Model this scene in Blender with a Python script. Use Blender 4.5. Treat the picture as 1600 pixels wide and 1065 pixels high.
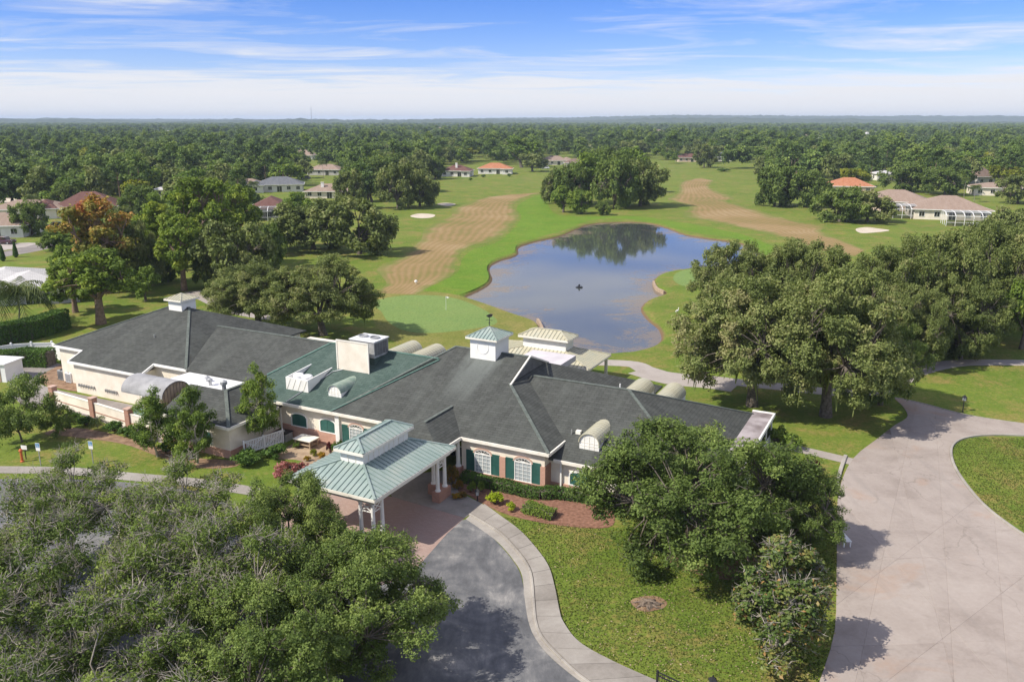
import bpy, bmesh, math, random
import numpy as np
from mathutils import Vector, Matrix

for o in list(bpy.data.objects): bpy.data.objects.remove(o)
SC = bpy.context.scene
COL = SC.collection
R = math.radians

# ------------------------------------------------------------------ camera
CAM_H = 27.6; FOC = 1300.0; HOR = 188.0          # metres, pixels of a 1600 px wide frame
PITCH = math.atan((532.5 - HOR) / FOC)
cd = bpy.data.cameras.new('camera'); cam = bpy.data.objects.new('camera', cd); COL.objects.link(cam)
cam.location = (0, 0, CAM_H); cam.rotation_euler = (R(90) - PITCH, 0, 0)
cd.sensor_width = 36; cd.lens = FOC / 1600 * 36; cd.clip_start = 0.5; cd.clip_end = 30000
SC.camera = cam
# ------------------------------------------------------------------ light
SUN_AZ = R(22)        # direction the light travels in plan: mostly +X, a little +Y
SUN_EL = R(46)
w = bpy.data.worlds.new('World'); SC.world = w; w.use_nodes = True
nt = w.node_tree; nt.nodes.clear()
def N(t, ty, **kw):
    n = t.nodes.new(ty)
    for k, v in kw.items():
        if k.startswith('i_'):
            k = k[2:]
            n.inputs[int(k) if k.isdigit() else k.replace('_', ' ')].default_value = v
        else: setattr(n, k, v)
    return n
def ramp(t, stops, interp='LINEAR'):
    n = t.nodes.new('ShaderNodeValToRGB'); n.color_ramp.interpolation = interp
    el = n.color_ramp.elements
    while len(el) > 1: el.remove(el[-1])
    for i, (p, c) in enumerate(stops):
        e = el[0] if i == 0 else el.new(p)
        e.position = p
        if not hasattr(c, '__len__'): c = (c, c, c)
        e.color = tuple(c) + (1,) if len(c) == 3 else c
    return n
def mth(t, op, a, b=None, c=None, clamp=False):
    n = t.nodes.new('ShaderNodeMath'); n.operation = op; n.use_clamp = clamp
    for i, v in enumerate((a, b, c)):
        if v is None: continue
        if isinstance(v, (int, float)): n.inputs[i].default_value = v
        else: t.links.new(v, n.inputs[i])
    return n.outputs[0]
def mixc(t, fac, a, b, blend='MIX'):
    n = t.nodes.new('ShaderNodeMix'); n.data_type = 'RGBA'; n.blend_type = blend
    for s, v in ((n.inputs[0], fac), (n.inputs[6], a), (n.inputs[7], b)):
        if isinstance(v, (int, float)): s.default_value = v
        elif isinstance(v, (tuple, list)): s.default_value = tuple(v)[:3] + (1,)
        else: t.links.new(v, s)
    return n.outputs[2]
sky = N(nt, 'ShaderNodeTexSky', sky_type='NISHITA')
sky.sun_disc = False; sky.sun_elevation = SUN_EL
sky.sun_rotation = math.atan2(-math.cos(SUN_AZ), -math.sin(SUN_AZ))
sky.altitude = 1200; sky.air_density = 1.0; sky.dust_density = 0.15; sky.ozone_density = 5.0
hs = N(nt, 'ShaderNodeHueSaturation', i_Hue=0.514, i_Saturation=1.34, i_Value=0.96)
nt.links.new(sky.outputs[0], hs.inputs['Color'])
tc = N(nt, 'ShaderNodeTexCoord'); sx = N(nt, 'ShaderNodeSeparateXYZ'); nt.links.new(tc.outputs['Generated'], sx.inputs[0])
zc = mth(nt, 'MAXIMUM', sx.outputs[2], 0.0)
den = mth(nt, 'ADD', zc, 0.035)
cx = mth(nt, 'DIVIDE', sx.outputs[0], den); cy = mth(nt, 'DIVIDE', sx.outputs[1], den)
cv = N(nt, 'ShaderNodeCombineXYZ'); nt.links.new(cx, cv.inputs[0]); nt.links.new(cy, cv.inputs[1])
mp = N(nt, 'ShaderNodeMapping'); mp.inputs['Scale'].default_value = (0.50, 0.85, 1); mp.inputs['Location'].default_value = (3.1, 1.7, 0); mp.inputs['Rotation'].default_value = (0, 0, R(12))
nt.links.new(cv.outputs[0], mp.inputs[0])
n1 = N(nt, 'ShaderNodeTexNoise', i_Scale=0.9, i_Detail=9.0, i_Roughness=0.62, i_Distortion=0.7); nt.links.new(mp.outputs[0], n1.inputs['Vector'])
n2 = N(nt, 'ShaderNodeTexNoise', i_Scale=0.28, i_Detail=4.0, i_Roughness=0.5); nt.links.new(mp.outputs[0], n2.inputs['Vector'])
lowb = N(nt, 'ShaderNodeMapRange', i_1=0.020, i_2=0.062, i_3=0.30, i_4=0.0); nt.links.new(zc, lowb.inputs[0])
cl = mth(nt, 'ADD', mth(nt, 'MULTIPLY', n1.outputs[0], 0.74), mth(nt, 'MULTIPLY', n2.outputs[0], 0.30))
higb = N(nt, 'ShaderNodeMapRange', i_1=0.115, i_2=0.20, i_3=0.0, i_4=0.13); nt.links.new(zc, higb.inputs[0])
cl = mth(nt, 'ADD', mth(nt, 'ADD', cl, lowb.outputs[0]), higb.outputs[0])
cr = ramp(nt, [(0.50, 0.0), (0.58, 0.30), (0.68, 0.85), (0.80, 1.0)]); nt.links.new(cl, cr.inputs[0])
skyt = mixc(nt, 1.0, hs.outputs[0], (0.95, 0.84, 1.0), 'MULTIPLY')
skyc = mixc(nt, cr.outputs[0], skyt, (5.6, 5.6, 5.8))
bg = N(nt, 'ShaderNodeBackground', i_Strength=0.125); nt.links.new(skyc, bg.inputs[0])
wo = N(nt, 'ShaderNodeOutputWorld'); nt.links.new(bg.outputs[0], wo.inputs[0])
ld = bpy.data.lights.new('sun', 'SUN'); ld.energy = 4.6; ld.angle = R(0.55); ld.color = (1, 0.93, 0.80)
sun = bpy.data.objects.new('sun', ld); COL.objects.link(sun)
ldir = Vector((math.cos(SUN_AZ) * math.cos(SUN_EL), math.sin(SUN_AZ) * math.cos(SUN_EL), -math.sin(SUN_EL)))
sun.rotation_euler = ldir.to_track_quat('-Z', 'Y').to_euler(); sun.location = (-60, -20, 90)
vs = SC.view_settings; vs.view_transform = 'Standard'; vs.look = 'None'; vs.exposure = 0.36; vs.gamma = 1.0
try: vs.use_curve_mapping = False
except Exception: pass

# ------------------------------------------------------------------ geometry of the site
def G(px, py, z=0.0):
    """ground point (height z) that was surveyed at photo pixel (px, py)"""
    u = (px - 800) / FOC; v = (532.5 - py) / FOC
    d = (u, math.cos(PITCH) + v * math.sin(PITCH), -math.sin(PITCH) + v * math.cos(PITCH))
    t = (z - CAM_H) / d[2]
    return Vector((t * d[0], t * d[1], z))
def Gl(pts, z=0.0): return [G(x, y, z) for x, y in pts]
def depth(p): return p[1] * math.cos(PITCH) - (p[2] - CAM_H) * math.sin(PITCH)
def pix(p):
    X, Y, Z = p[0], p[1], p[2] - CAM_H
    c = Y * math.cos(PITCH) - Z * math.sin(PITCH); u = Y * math.sin(PITCH) + Z * math.cos(PITCH)
    return 800 + FOC * X / c, 532.5 - FOC * u / c
def height_at(base, py):
    v = (532.5 - py) / FOC
    dy = math.cos(PITCH) + v * math.sin(PITCH); dz = -math.sin(PITCH) + v * math.cos(PITCH)
    return CAM_H + base[1] / dy * dz
def smooth(pts, closed=True, n=6):
    P = [Vector(p) for p in pts]; out = []; m = len(P)
    rng = range(m) if closed else range(m - 1)
    for i in rng:
        if closed: a, b, c, d = P[i - 1], P[i], P[(i + 1) % m], P[(i + 2) % m]
        else: a, b, c, d = P[max(i - 1, 0)], P[i], P[i + 1], P[min(i + 2, m - 1)]
        for k in range(n):
            t = k / n
            out.append(0.5 * ((2 * b) + (c - a) * t + (2 * a - 5 * b + 4 * c - d) * t * t + (3 * b - a - 3 * c + d) * t ** 3))
    if not closed: out.append(P[-1].copy())
    return out
def resample(pts, n):
    P = np.array([tuple(p) for p in pts]); s = np.r_[0, np.cumsum(np.linalg.norm(np.diff(P, axis=0), axis=1))]
    t = np.linspace(0, s[-1], n)
    return [Vector((np.interp(x, s, P[:, 0]), np.interp(x, s, P[:, 1]), np.interp(x, s, P[:, 2]))) for x in t]
def in_poly(x, y, poly):
    c = False; j = len(poly) - 1
    for i in range(len(poly)):
        xi, yi = poly[i][0], poly[i][1]; xj, yj = poly[j][0], poly[j][1]
        if (yi > y) != (yj > y) and x < (xj - xi) * (y - yi) / (yj - yi) + xi: c = not c
        j = i
    return c

# ------------------------------------------------------------------ object helpers
def link(name, data, parent=None, loc=None, kind=None):
    o = bpy.data.objects.new(name, data); COL.objects.link(o)
    if parent: o.parent = parent
    if loc is not None: o.location = loc
    if kind: o['kind'] = kind
    return o
def tag(o, label, cat=None, group=None):
    o['label'] = label
    if cat: o['category'] = cat
    if group: o['group'] = group
    return o
def thing(name, label, cat, loc=(0, 0, 0), rz=0.0, group=None):
    o = link(name, None, loc=loc); o.rotation_euler = (0, 0, rz); o.empty_display_size = 0.5
    return tag(o, label, cat, group)
def dup(root, loc, rz=0.0, scale=None, label=None, group=None, cat=None):
    r = root.copy(); COL.objects.link(r); r.location = loc; r.rotation_euler = (0, 0, rz)
    if scale is not None: r.scale = scale
    if label: r['label'] = label
    if cat: r['category'] = cat
    if group: r['group'] = group
    for ch in root.children:
        c = ch.copy(); COL.objects.link(c); c.parent = r
        for g in ch.children:
            d = g.copy(); COL.objects.link(d); d.parent = c
    return r
class MB:
    def __init__(s): s.v = []; s.f = []
    def add(s, vs, fs):
        o = len(s.v); s.v += [tuple(v) for v in vs]; s.f += [tuple(i + o for i in f) for f in fs]; return s
    def poly(s, pts): return s.add(pts, [tuple(range(len(pts)))])
    def box(s, x0, x1, y0, y1, z0, z1):
        return s.add([(x0, y0, z0), (x1, y0, z0), (x1, y1, z0), (x0, y1, z0), (x0, y0, z1), (x1, y0, z1), (x1, y1, z1), (x0, y1, z1)],
                     [(0, 3, 2, 1), (4, 5, 6, 7), (0, 1, 5, 4), (1, 2, 6, 5), (2, 3, 7, 6), (3, 0, 4, 7)])
    def prism(s, pts, dz):
        """polygon pts (3d) extruded down by dz"""
        n = len(pts); d = Vector((0, 0, -dz)) if not isinstance(dz, Vector) else dz
        p = [Vector(q) for q in pts]
        return s.add(p + [q + d for q in p], [tuple(range(n)), tuple(range(2 * n - 1, n - 1, -1))] + [(i, i + n, (i + 1) % n + n, (i + 1) % n) for i in range(n)])
    def bar(s, p, q, w, h, up=(0, 0, 1)):
        p = Vector(p); q = Vector(q); d = (q - p).normalized(); u = Vector(up)
        if abs(d.dot(u)) > 0.98: u = Vector((1, 0, 0))
        sd = d.cross(u).normalized(); u = sd.cross(d)
        c = []
        for b in (p, q):
            for i, j in ((-1, -1), (1, -1), (1, 1), (-1, 1)): c.append(b + sd * (i * w / 2) + u * (j * h / 2))
        return s.add(c, [(0, 3, 2, 1), (4, 5, 6, 7), (0, 1, 5, 4), (1, 2, 6, 5), (2, 3, 7, 6), (3, 0, 4, 7)])
    def tube(s, path, rad, n=6, cap=True):
        P = [Vector(p) for p in path]; m = len(P)
        if not hasattr(rad, '__len__'): rad = [rad] * m
        vs = []; ref = None
        for i in range(m):
            d = (P[min(i + 1, m - 1)] - P[max(i - 1, 0)]).normalized()
            if ref is None: ref = Vector((1, 0, 0)) if abs(d.x) < 0.9 else Vector((0, 1, 0))
            a = d.cross(ref).normalized(); b = d.cross(a); ref = -d.cross(a) if False else ref
            for k in range(n):
                t = 2 * math.pi * k / n; vs.append(P[i] + (a * math.cos(t) + b * math.sin(t)) * rad[i])
        fs = [(i * n + k, i * n + (k + 1) % n, (i + 1) * n + (k + 1) % n, (i + 1) * n + k) for i in range(m - 1) for k in range(n)]
        if cap: fs += [tuple(range(n - 1, -1, -1)), tuple(range((m - 1) * n, m * n))]
        return s.add(vs, fs)
    def lathe(s, prof, c=(0, 0, 0), n=12):
        vs = [(c[0] + r * math.cos(2 * math.pi * k / n), c[1] + r * math.sin(2 * math.pi * k / n), c[2] + z) for r, z in prof for k in range(n)]
        m = len(prof)
        fs = [(i * n + k, i * n + (k + 1) % n, (i + 1) * n + (k + 1) % n, (i + 1) * n + k) for i in range(m - 1) for k in range(n)]
        fs += [tuple(range(n - 1, -1, -1)), tuple(range((m - 1) * n, m * n))]
        return s.add(vs, fs)
    def mesh(s, name, mat, smooth=False, uv=False):
        me = bpy.data.meshes.new(name); me.from_pydata(s.v, [], s.f)
        if mat: me.materials.append(mat)
        if smooth: me.polygons.foreach_set('use_smooth', [True] * len(me.polygons))
        if uv:
            lay = me.uv_layers.new(name='UVMap')
            for p in me.polygons:
                n = p.normal; u = Vector((0, 0, 1)).cross(n)
                u = u.normalized() if u.length > 1e-3 else Vector((1, 0, 0)); v = n.cross(u)
                for li in p.loop_indices:
                    co = me.vertices[me.loops[li].vertex_index].co; lay.data[li].uv = (co.dot(u), co.dot(v))
        me.update(); return me
    def build(s, name, mat, parent=None, smooth=False, uv=False, kind=None, loc=None):
        return link(name, s.mesh(name, mat, smooth, uv), parent, loc, kind)
def np_mesh(name, verts, faces, mat, attr=None, smooth=False):
    """faces: (n,k) int array"""
    me = bpy.data.meshes.new(name); nf, k = faces.shape
    me.vertices.add(len(verts)); me.vertices.foreach_set('co', np.ascontiguousarray(verts, dtype=np.float32).ravel())
    me.loops.add(nf * k); me.loops.foreach_set('vertex_index', np.ascontiguousarray(faces, dtype=np.int32).ravel())
    me.polygons.add(nf); me.polygons.foreach_set('loop_start', np.arange(0, nf * k, k, dtype=np.int32))
    if smooth: me.polygons.foreach_set('use_smooth', np.ones(nf, dtype=bool))
    me.materials.append(mat)
    if attr is not None:
        at = me.attributes.new('tint', 'FLOAT', 'FACE'); at.data.foreach_set('value', np.ascontiguousarray(attr, dtype=np.float32))
    me.update(calc_edges=True); me.validate(); return me

# ------------------------------------------------------------------ materials
def newmat(name):
    m = bpy.data.materials.new(name); m.use_nodes = True; t = m.node_tree; t.nodes.clear()
    out = N(t, 'ShaderNodeOutputMaterial'); b = N(t, 'ShaderNodeBsdfPrincipled'); t.links.new(b.outputs[0], out.inputs[0])
    return m, t, b, out
def pos(t): return N(t, 'ShaderNodeNewGeometry').outputs['Position']
def noise(t, scale, detail=4, rough=0.55, vec=None, dist=0.0, sc=None):
    n = N(t, 'ShaderNodeTexNoise', i_Scale=scale, i_Detail=float(detail), i_Roughness=rough, i_Distortion=dist)
    v = vec if vec is not None else pos(t)
    if sc:
        mpn = N(t, 'ShaderNodeMapping'); mpn.inputs['Scale'].default_value = sc; t.links.new(v, mpn.inputs[0]); v = mpn.outputs[0]
    t.links.new(v, n.inputs['Vector']); return n.outputs[0]
def bump(t, b, h, strength=0.3, dist=0.02):
    n = N(t, 'ShaderNodeBump', i_Strength=strength, i_Distance=dist); t.links.new(h, n.inputs['Height']); t.links.new(n.outputs[0], b.inputs['Normal'])
def plain(name, c1, c2=None, scale=1.5, rough=0.7, bstr=0.0, bscale=30, metal=0.0, spec=0.4, detail=5, lo=0.35, hi=0.65):
    m, t, b, _ = newmat(name)
    b.inputs['Roughness'].default_value = rough; b.inputs['Metallic'].default_value = metal; b.inputs['Specular IOR Level'].default_value = spec
    if c2 is None: b.inputs['Base Color'].default_value = tuple(c1) + (1,)
    else:
        r = ramp(t, [(lo, c1), (hi, c2)]); t.links.new(noise(t, scale, detail), r.inputs[0]); t.links.new(r.outputs[0], b.inputs['Base Color'])
    if bstr: bump(t, b, noise(t, bscale, 3), bstr)
    return m
M = {}
M['cream'] = plain('cream_stucco', (0.70, 0.63, 0.53), (0.80, 0.735, 0.64), 0.9, 0.85, 0.15, 25)
M['white'] = plain('white_paint', (0.76, 0.755, 0.73), (0.84, 0.835, 0.82), 1.2, 0.55)
M['trim'] = plain('cream_trim', (0.74, 0.70, 0.62), (0.82, 0.79, 0.72), 1.2, 0.55)
M['flatwhite'] = plain('white_membrane', (0.70, 0.71, 0.73), (0.86, 0.86, 0.87), 0.5, 0.6)
M['greyroof'] = plain('grey_membrane', (0.17, 0.14, 0.14), (0.40, 0.36, 0.37), 0.55, 0.85, detail=7)
M['lav'] = plain('pale_membrane', (0.50, 0.47, 0.50), (0.60, 0.57, 0.60), 0.5, 0.7)
M['shutter'] = plain('green_shutter', (0.026, 0.092, 0.078), (0.036, 0.122, 0.104), 1.0, 0.5)
M['dark'] = plain('dark_metal', (0.02, 0.02, 0.022), None, rough=0.45)
M['hvac'] = plain('hvac_grey', (0.30, 0.31, 0.32), (0.48, 0.49, 0.50), 1.5, 0.5, metal=0.3)
M['galv'] = plain('galvanised', (0.38, 0.39, 0.40), (0.52, 0.53, 0.54), 2, 0.4, metal=0.6)
M['gate'] = plain('white_vinyl', (0.76, 0.76, 0.77), (0.83, 0.83, 0.84), 1, 0.45)
M['tanwood'] = plain('tan_board', (0.30, 0.22, 0.15), (0.42, 0.32, 0.23), 1.4, 0.85)
M['orange'] = plain('orange_post', (0.55, 0.13, 0.04), None, rough=0.6)
M['bluesign'] = plain('blue_sign', (0.05, 0.22, 0.42), None, rough=0.5)
M['tealbox'] = plain('green_box', (0.20, 0.30, 0.25), (0.26, 0.37, 0.31), 1, 0.6)
M['terra'] = plain('terracotta', (0.40, 0.15, 0.10), (0.48, 0.22, 0.15), 3, 0.8)
def glassmat(name, c, rough=0.06):
    m, t, b, _ = newmat(name); b.inputs['Base Color'].default_value = c + (1,); b.inputs['Roughness'].default_value = rough; b.inputs['Specular IOR Level'].default_value = 0.8
    return m
M['glass'] = glassmat('window_glass', (0.36, 0.40, 0.42)); M['glassdark'] = glassmat('dark_glass', (0.015, 0.018, 0.02))
def brickmat(name, c1, c2, mortar, sx_=1.0, uvn=True):
    m, t, b, _ = newmat(name)
    tcn = N(t, 'ShaderNodeTexCoord'); br = N(t, 'ShaderNodeTexBrick', i_Scale=1.0)
    br.inputs['Brick Width'].default_value = 0.24 * sx_; br.inputs['Row Height'].default_value = 0.085 * sx_; br.inputs['Mortar Size'].default_value = 0.010 * sx_
    br.inputs['Color1'].default_value = c1 + (1,); br.inputs['Color2'].default_value = c2 + (1,); br.inputs['Mortar'].default_value = mortar + (1,)
    t.links.new(tcn.outputs['UV'], br.inputs['Vector'])
    n = noise(t, 2.2, 4); c = mixc(t, 0.55, br.outputs[0], mixc(t, n, c1, c2)); t.links.new(c, b.inputs['Base Color'])
    b.inputs['Roughness'].default_value = 0.85; bump(t, b, br.outputs[1], -0.4, 0.01); return m
M['brick'] = brickmat('red_brick', (0.30, 0.13, 0.09), (0.44, 0.23, 0.16), (0.50, 0.42, 0.36))
M['brick2'] = brickmat('pink_brick', (0.40, 0.20, 0.145), (0.52, 0.30, 0.22), (0.55, 0.46, 0.40))
def shingle(name, ca, cb, cstain, stain=0.35, wash=False):
    m, t, b, _ = newmat(name)
    tcn = N(t, 'ShaderNodeTexCoord'); uv = tcn.outputs['UV']
    br = N(t, 'ShaderNodeTexBrick', i_Scale=1.0); br.inputs['Brick Width'].default_value = 0.62; br.inputs['Row Height'].default_value = 0.27; br.inputs['Mortar Size'].default_value = 0.016
    br.inputs['Color1'].default_value = ca + (1,); br.inputs['Color2'].default_value = cb + (1,); br.inputs['Mortar'].default_value = tuple(x * 0.5 for x in ca) + (1,)
    br.inputs['Bias'].default_value = 0.0
    t.links.new(uv, br.inputs['Vector'])
    n = mth(t, 'ADD', mth(t, 'MULTIPLY', noise(t, 0.5, 6, 0.6, uv, sc=(1.0, 0.5, 1)), 0.5), mth(t, 'MULTIPLY', noise(t, 1.3, 5, 0.6, uv, sc=(1.0, 0.10, 1)), 0.5)); n2 = noise(t, 5.0, 3, 0.7, uv)
    rs = ramp(t, [(0.45, 0.0), (0.72, 1.0)]); t.links.new(n, rs.inputs[0])
    c = mixc(t, mth(t, 'MULTIPLY', rs.outputs[0], stain), br.outputs[0], cstain)
    if wash:
        su = N(t, 'ShaderNodeSeparateXYZ'); t.links.new(uv, su.inputs[0]); wu = mth(t, 'ABSOLUTE', mth(t, 'ADD', su.outputs[0], 10.7)); wu = mth(t, 'ADD', wu, mth(t, 'MULTIPLY', mth(t, 'SUBTRACT', noise(t, 1.2, 4, 0.6, uv, sc=(1, 0.2, 1)), 0.5), 3.0))
        a_ = N(t, 'ShaderNodeMapRange', i_1=2.0, i_2=0.8, i_3=0.0, i_4=1.0); t.links.new(wu, a_.inputs[0]); b2_ = N(t, 'ShaderNodeMapRange', i_1=4.5, i_2=10.5, i_3=0.0, i_4=0.8); t.links.new(su.outputs[1], b2_.inputs[0])
        c = mixc(t, mth(t, 'MULTIPLY', a_.outputs[0], b2_.outputs[0]), c, (0.19, 0.21, 0.20))
    c = mixc(t, mth(t, 'MULTIPLY', n2, 0.5), c, tuple(x * 0.55 for x in ca))
    t.links.new(c, b.inputs['Base Color']); b.inputs['Roughness'].default_value = 0.95; b.inputs['Specular IOR Level'].default_value = 0.2
    bump(t, b, br.outputs[1], -0.35, 0.015); return m
M['shingle'] = shingle('charcoal_shingle', (0.064, 0.068, 0.064), (0.092, 0.097, 0.092), (0.145, 0.158, 0.145), 0.6)
M['wshingle'] = shingle('charcoal_shingle_washed', (0.064, 0.068, 0.064), (0.092, 0.097, 0.092), (0.145, 0.158, 0.145), 0.6, True)
M['gshingle'] = shingle('green_shingle', (0.062, 0.098, 0.085), (0.090, 0.134, 0.118), (0.130, 0.172, 0.155), 0.55)
M['cap'] = plain('ridge_cap', (0.085, 0.10, 0.09), (0.14, 0.16, 0.145), 3, 0.9)
M['gcap'] = plain('ridge_cap_green', (0.07, 0.15, 0.125), (0.12, 0.20, 0.17), 3, 0.9)
def metalroof(name, c1, c2, c3):
    m, t, b, _ = newmat(name)
    n = noise(t, 0.55, 6, 0.6); r = ramp(t, [(0.33, c1), (0.5, c2), (0.68, c3)]); t.links.new(n, r.inputs[0])
    t.links.new(r.outputs[0], b.inputs['Base Color']); b.inputs['Roughness'].default_value = 0.42; b.inputs['Specular IOR Level'].default_value = 0.45
    b.inputs['Metallic'].default_value = 0.15; return m
M['pcroof'] = metalroof('pale_green_metal', (0.25, 0.33, 0.305), (0.31, 0.385, 0.36), (0.38, 0.425, 0.385))
M['tanroof'] = metalroof('tan_green_metal', (0.46, 0.43, 0.31), (0.52, 0.49, 0.37), (0.42, 0.43, 0.35))
M['seam'] = plain('roof_seam', (0.15, 0.21, 0.20), (0.22, 0.28, 0.27), 1, 0.45)
M['tanseam'] = plain('roof_seam_tan', (0.30, 0.31, 0.24), (0.36, 0.35, 0.27), 1, 0.5)
M['gdormer'] = plain('dormer_green', (0.16, 0.24, 0.20), (0.30, 0.36, 0.30), 1.4, 0.5)
M['bark'] = plain('bark', (0.075, 0.060, 0.048), (0.18, 0.155, 0.13), 3.5, 0.95, 0.4, 20)
M['greybark'] = plain('grey_bark', (0.24, 0.21, 0.18), (0.42, 0.385, 0.34), 2.5, 0.95)
M['pinebark'] = plain('pine_bark', (0.14, 0.095, 0.065), (0.25, 0.18, 0.13), 3, 0.95)
def leafmat(name, stops, trans=0.33, rough=0.65, spread=0.22):
    m, t, b, out = newmat(name)
    at = N(t, 'ShaderNodeAttribute', attribute_name='tint'); oi = N(t, 'ShaderNodeObjectInfo')
    f = mth(t, 'ADD', at.outputs['Fac'], mth(t, 'MULTIPLY', mth(t, 'SUBTRACT', oi.outputs['Random'], 0.5), spread))
    r = ramp(t, stops); t.links.new(f, r.inputs[0]); t.links.new(r.outputs[0], b.inputs['Base Color'])
    b.inputs['Roughness'].default_value = rough; b.inputs['Specular IOR Level'].default_value = 0.25
    tr = N(t, 'ShaderNodeBsdfTranslucent'); t.links.new(mixc(t, 1.0, r.outputs[0], (1.0, 1.05, 0.55), 'MULTIPLY'), tr.inputs[0])
    ms = N(t, 'ShaderNodeMixShader', i_0=trans); t.links.new(b.outputs[0], ms.inputs[1]); t.links.new(tr.outputs[0], ms.inputs[2]); t.links.new(ms.outputs[0], out.inputs[0])
    return m
M['oakleaf'] = leafmat('oak_leaf', [(0.0, (0.071, 0.108, 0.025)), (0.5, (0.151, 0.218, 0.052)), (0.9, (0.275, 0.346, 0.093))])
M['mossleaf'] = leafmat('moss_oak_leaf', [(0.0, (0.080, 0.111, 0.030)), (0.5, (0.183, 0.227, 0.066)), (0.85, (0.292, 0.318, 0.118)), (1.0, (0.337, 0.318, 0.149))], 0.28)
M['sparseleaf'] = leafmat('sparse_oak_leaf', [(0.0, (0.077, 0.121, 0.023)), (0.5, (0.163, 0.233, 0.049)), (0.9, (0.284, 0.348, 0.084))])
M['pineleaf'] = leafmat('pine_needles', [(0.0, (0.096, 0.151, 0.025)), (0.5, (0.208, 0.293, 0.042)), (1.0, (0.382, 0.428, 0.056))], 0.3)
M['redpine'] = leafmat('turning_needles', [(0.0, (0.13, 0.17, 0.035)), (0.35, (0.30, 0.27, 0.055)), (0.65, (0.46, 0.26, 0.07)), (1.0, (0.36, 0.10, 0.05))], 0.3)
M['magleaf'] = leafmat('magnolia_leaf', [(0.0, (0.043, 0.083, 0.020)), (0.45, (0.106, 0.158, 0.037)), (0.75, (0.213, 0.232, 0.064)), (1.0, (0.340, 0.198, 0.078))], 0.2, 0.45)
M['brightleaf'] = leafmat('bright_leaf', [(0.0, (0.080, 0.132, 0.028)), (0.5, (0.168, 0.255, 0.043)), (1.0, (0.302, 0.370, 0.063))])
M['yellowleaf'] = leafmat('yellow_leaf', [(0.0, (0.10, 0.14, 0.02)), (0.5, (0.21, 0.24, 0.025)), (1.0, (0.36, 0.36, 0.03))])
M['farleaf'] = leafmat('far_leaf', [(0.0, (0.054, 0.091, 0.024)), (0.35, (0.103, 0.166, 0.040)), (0.65, (0.168, 0.248, 0.059)), (1.0, (0.259, 0.333, 0.079))], 0.22, spread=0.55)
M['hedge'] = leafmat('hedge_leaf', [(0.0, (0.042, 0.084, 0.018)), (0.5, (0.092, 0.176, 0.033)), (1.0, (0.168, 0.269, 0.053))])
M['palmleaf'] = leafmat('palm_frond', [(0.0, (0.046, 0.078, 0.018)), (0.5, (0.094, 0.135, 0.031)), (1.0, (0.177, 0.198, 0.052))])
M['pinkleaf'] = leafmat('pink_blossom', [(0.0, (0.10, 0.10, 0.05)), (0.4, (0.38, 0.12, 0.13)), (1.0, (0.55, 0.27, 0.25))])
M['goldleaf'] = leafmat('gold_leaf', [(0.0, (0.14, 0.13, 0.02)), (0.5, (0.42, 0.30, 0.03)), (1.0, (0.55, 0.24, 0.03))])
M['crotonleaf'] = leafmat('croton_leaf', [(0.0, (0.06, 0.05, 0.015)), (0.5, (0.20, 0.16, 0.03)), (1.0, (0.36, 0.17, 0.03))])
M['darkredleaf'] = leafmat('dark_red_leaf', [(0.0, (0.05, 0.012, 0.014)), (0.6, (0.11, 0.02, 0.025)), (1.0, (0.18, 0.04, 0.04))])
M['lime'] = leafmat('lime_leaf', [(0.0, (0.16, 0.22, 0.015)), (0.5, (0.33, 0.42, 0.02)), (1.0, (0.52, 0.55, 0.04))], 0.3)
M['barrel'] = plain('barrel_membrane', (0.24, 0.24, 0.25), (0.37, 0.37, 0.385), 0.8, 0.7)
M['grille'] = plain('grille_grey', (0.10, 0.10, 0.105), (0.16, 0.16, 0.165), 2, 0.6)
M['stump'] = plain('stump_wood', (0.10, 0.075, 0.055), (0.24, 0.19, 0.15), 6, 0.95)
# ------------------------------------------------------------------ the ground
def lawn(name, ca, cb, dry, dryamt=0.5, fine=9.0, stripes=0.0):
    m, t, b, _ = newmat(name)
    p = pos(t)
    n1 = noise(t, 0.075, 5, 0.6, p); n2 = noise(t, 0.55, 6, 0.65, p); n3 = noise(t, fine, 4, 0.75, p); n4 = noise(t, 0.22, 6, 0.7, p, 0.6)
    n5 = noise(t, 2.6, 5, 0.7, p)
    r = ramp(t, [(0.36, ca), (0.64, cb)]); t.links.new(mth(t, 'ADD', mth(t, 'MULTIPLY', n1, 0.5), mth(t, 'MULTIPLY', n2, 0.5)), r.inputs[0])
    dr = ramp(t, [(0.49, 0.0), (0.68, 1.0)]); t.links.new(mth(t, 'ADD', mth(t, 'MULTIPLY', n4, 0.62), mth(t, 'MULTIPLY', n5, 0.38)), dr.inputs[0])
    c = mixc(t, mth(t, 'MULTIPLY', dr.outputs[0], dryamt), r.outputs[0], dry)
    sp = ramp(t, [(0.30, 0.50), (0.50, 0.93), (0.70, 1.25)]); t.links.new(mth(t, 'ADD', mth(t, 'MULTIPLY', n3, 0.6), mth(t, 'MULTIPLY', n5, 0.4)), sp.inputs[0])
    c = mixc(t, 1.0, c, sp.outputs[0], 'MULTIPLY')
    sz_ = N(t, 'ShaderNodeSeparateXYZ'); t.links.new(p, sz_.inputs[0]); mud = N(t, 'ShaderNodeMapRange', i_1=-0.10, i_2=-0.30, i_3=0.0, i_4=1.0); t.links.new(sz_.outputs[2], mud.inputs[0])
    c = mixc(t, mud.outputs[0], c, (0.16, 0.105, 0.06))
    t.links.new(c, b.inputs['Base Color']); b.inputs['Roughness'].default_value = 0.95; b.inputs['Specular IOR Level'].default_value = 0.15
    bump(t, b, mth(t, 'ADD', n3, mth(t, 'MULTIPLY', n5, 1.5)), 0.6, 0.06); return m
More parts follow.
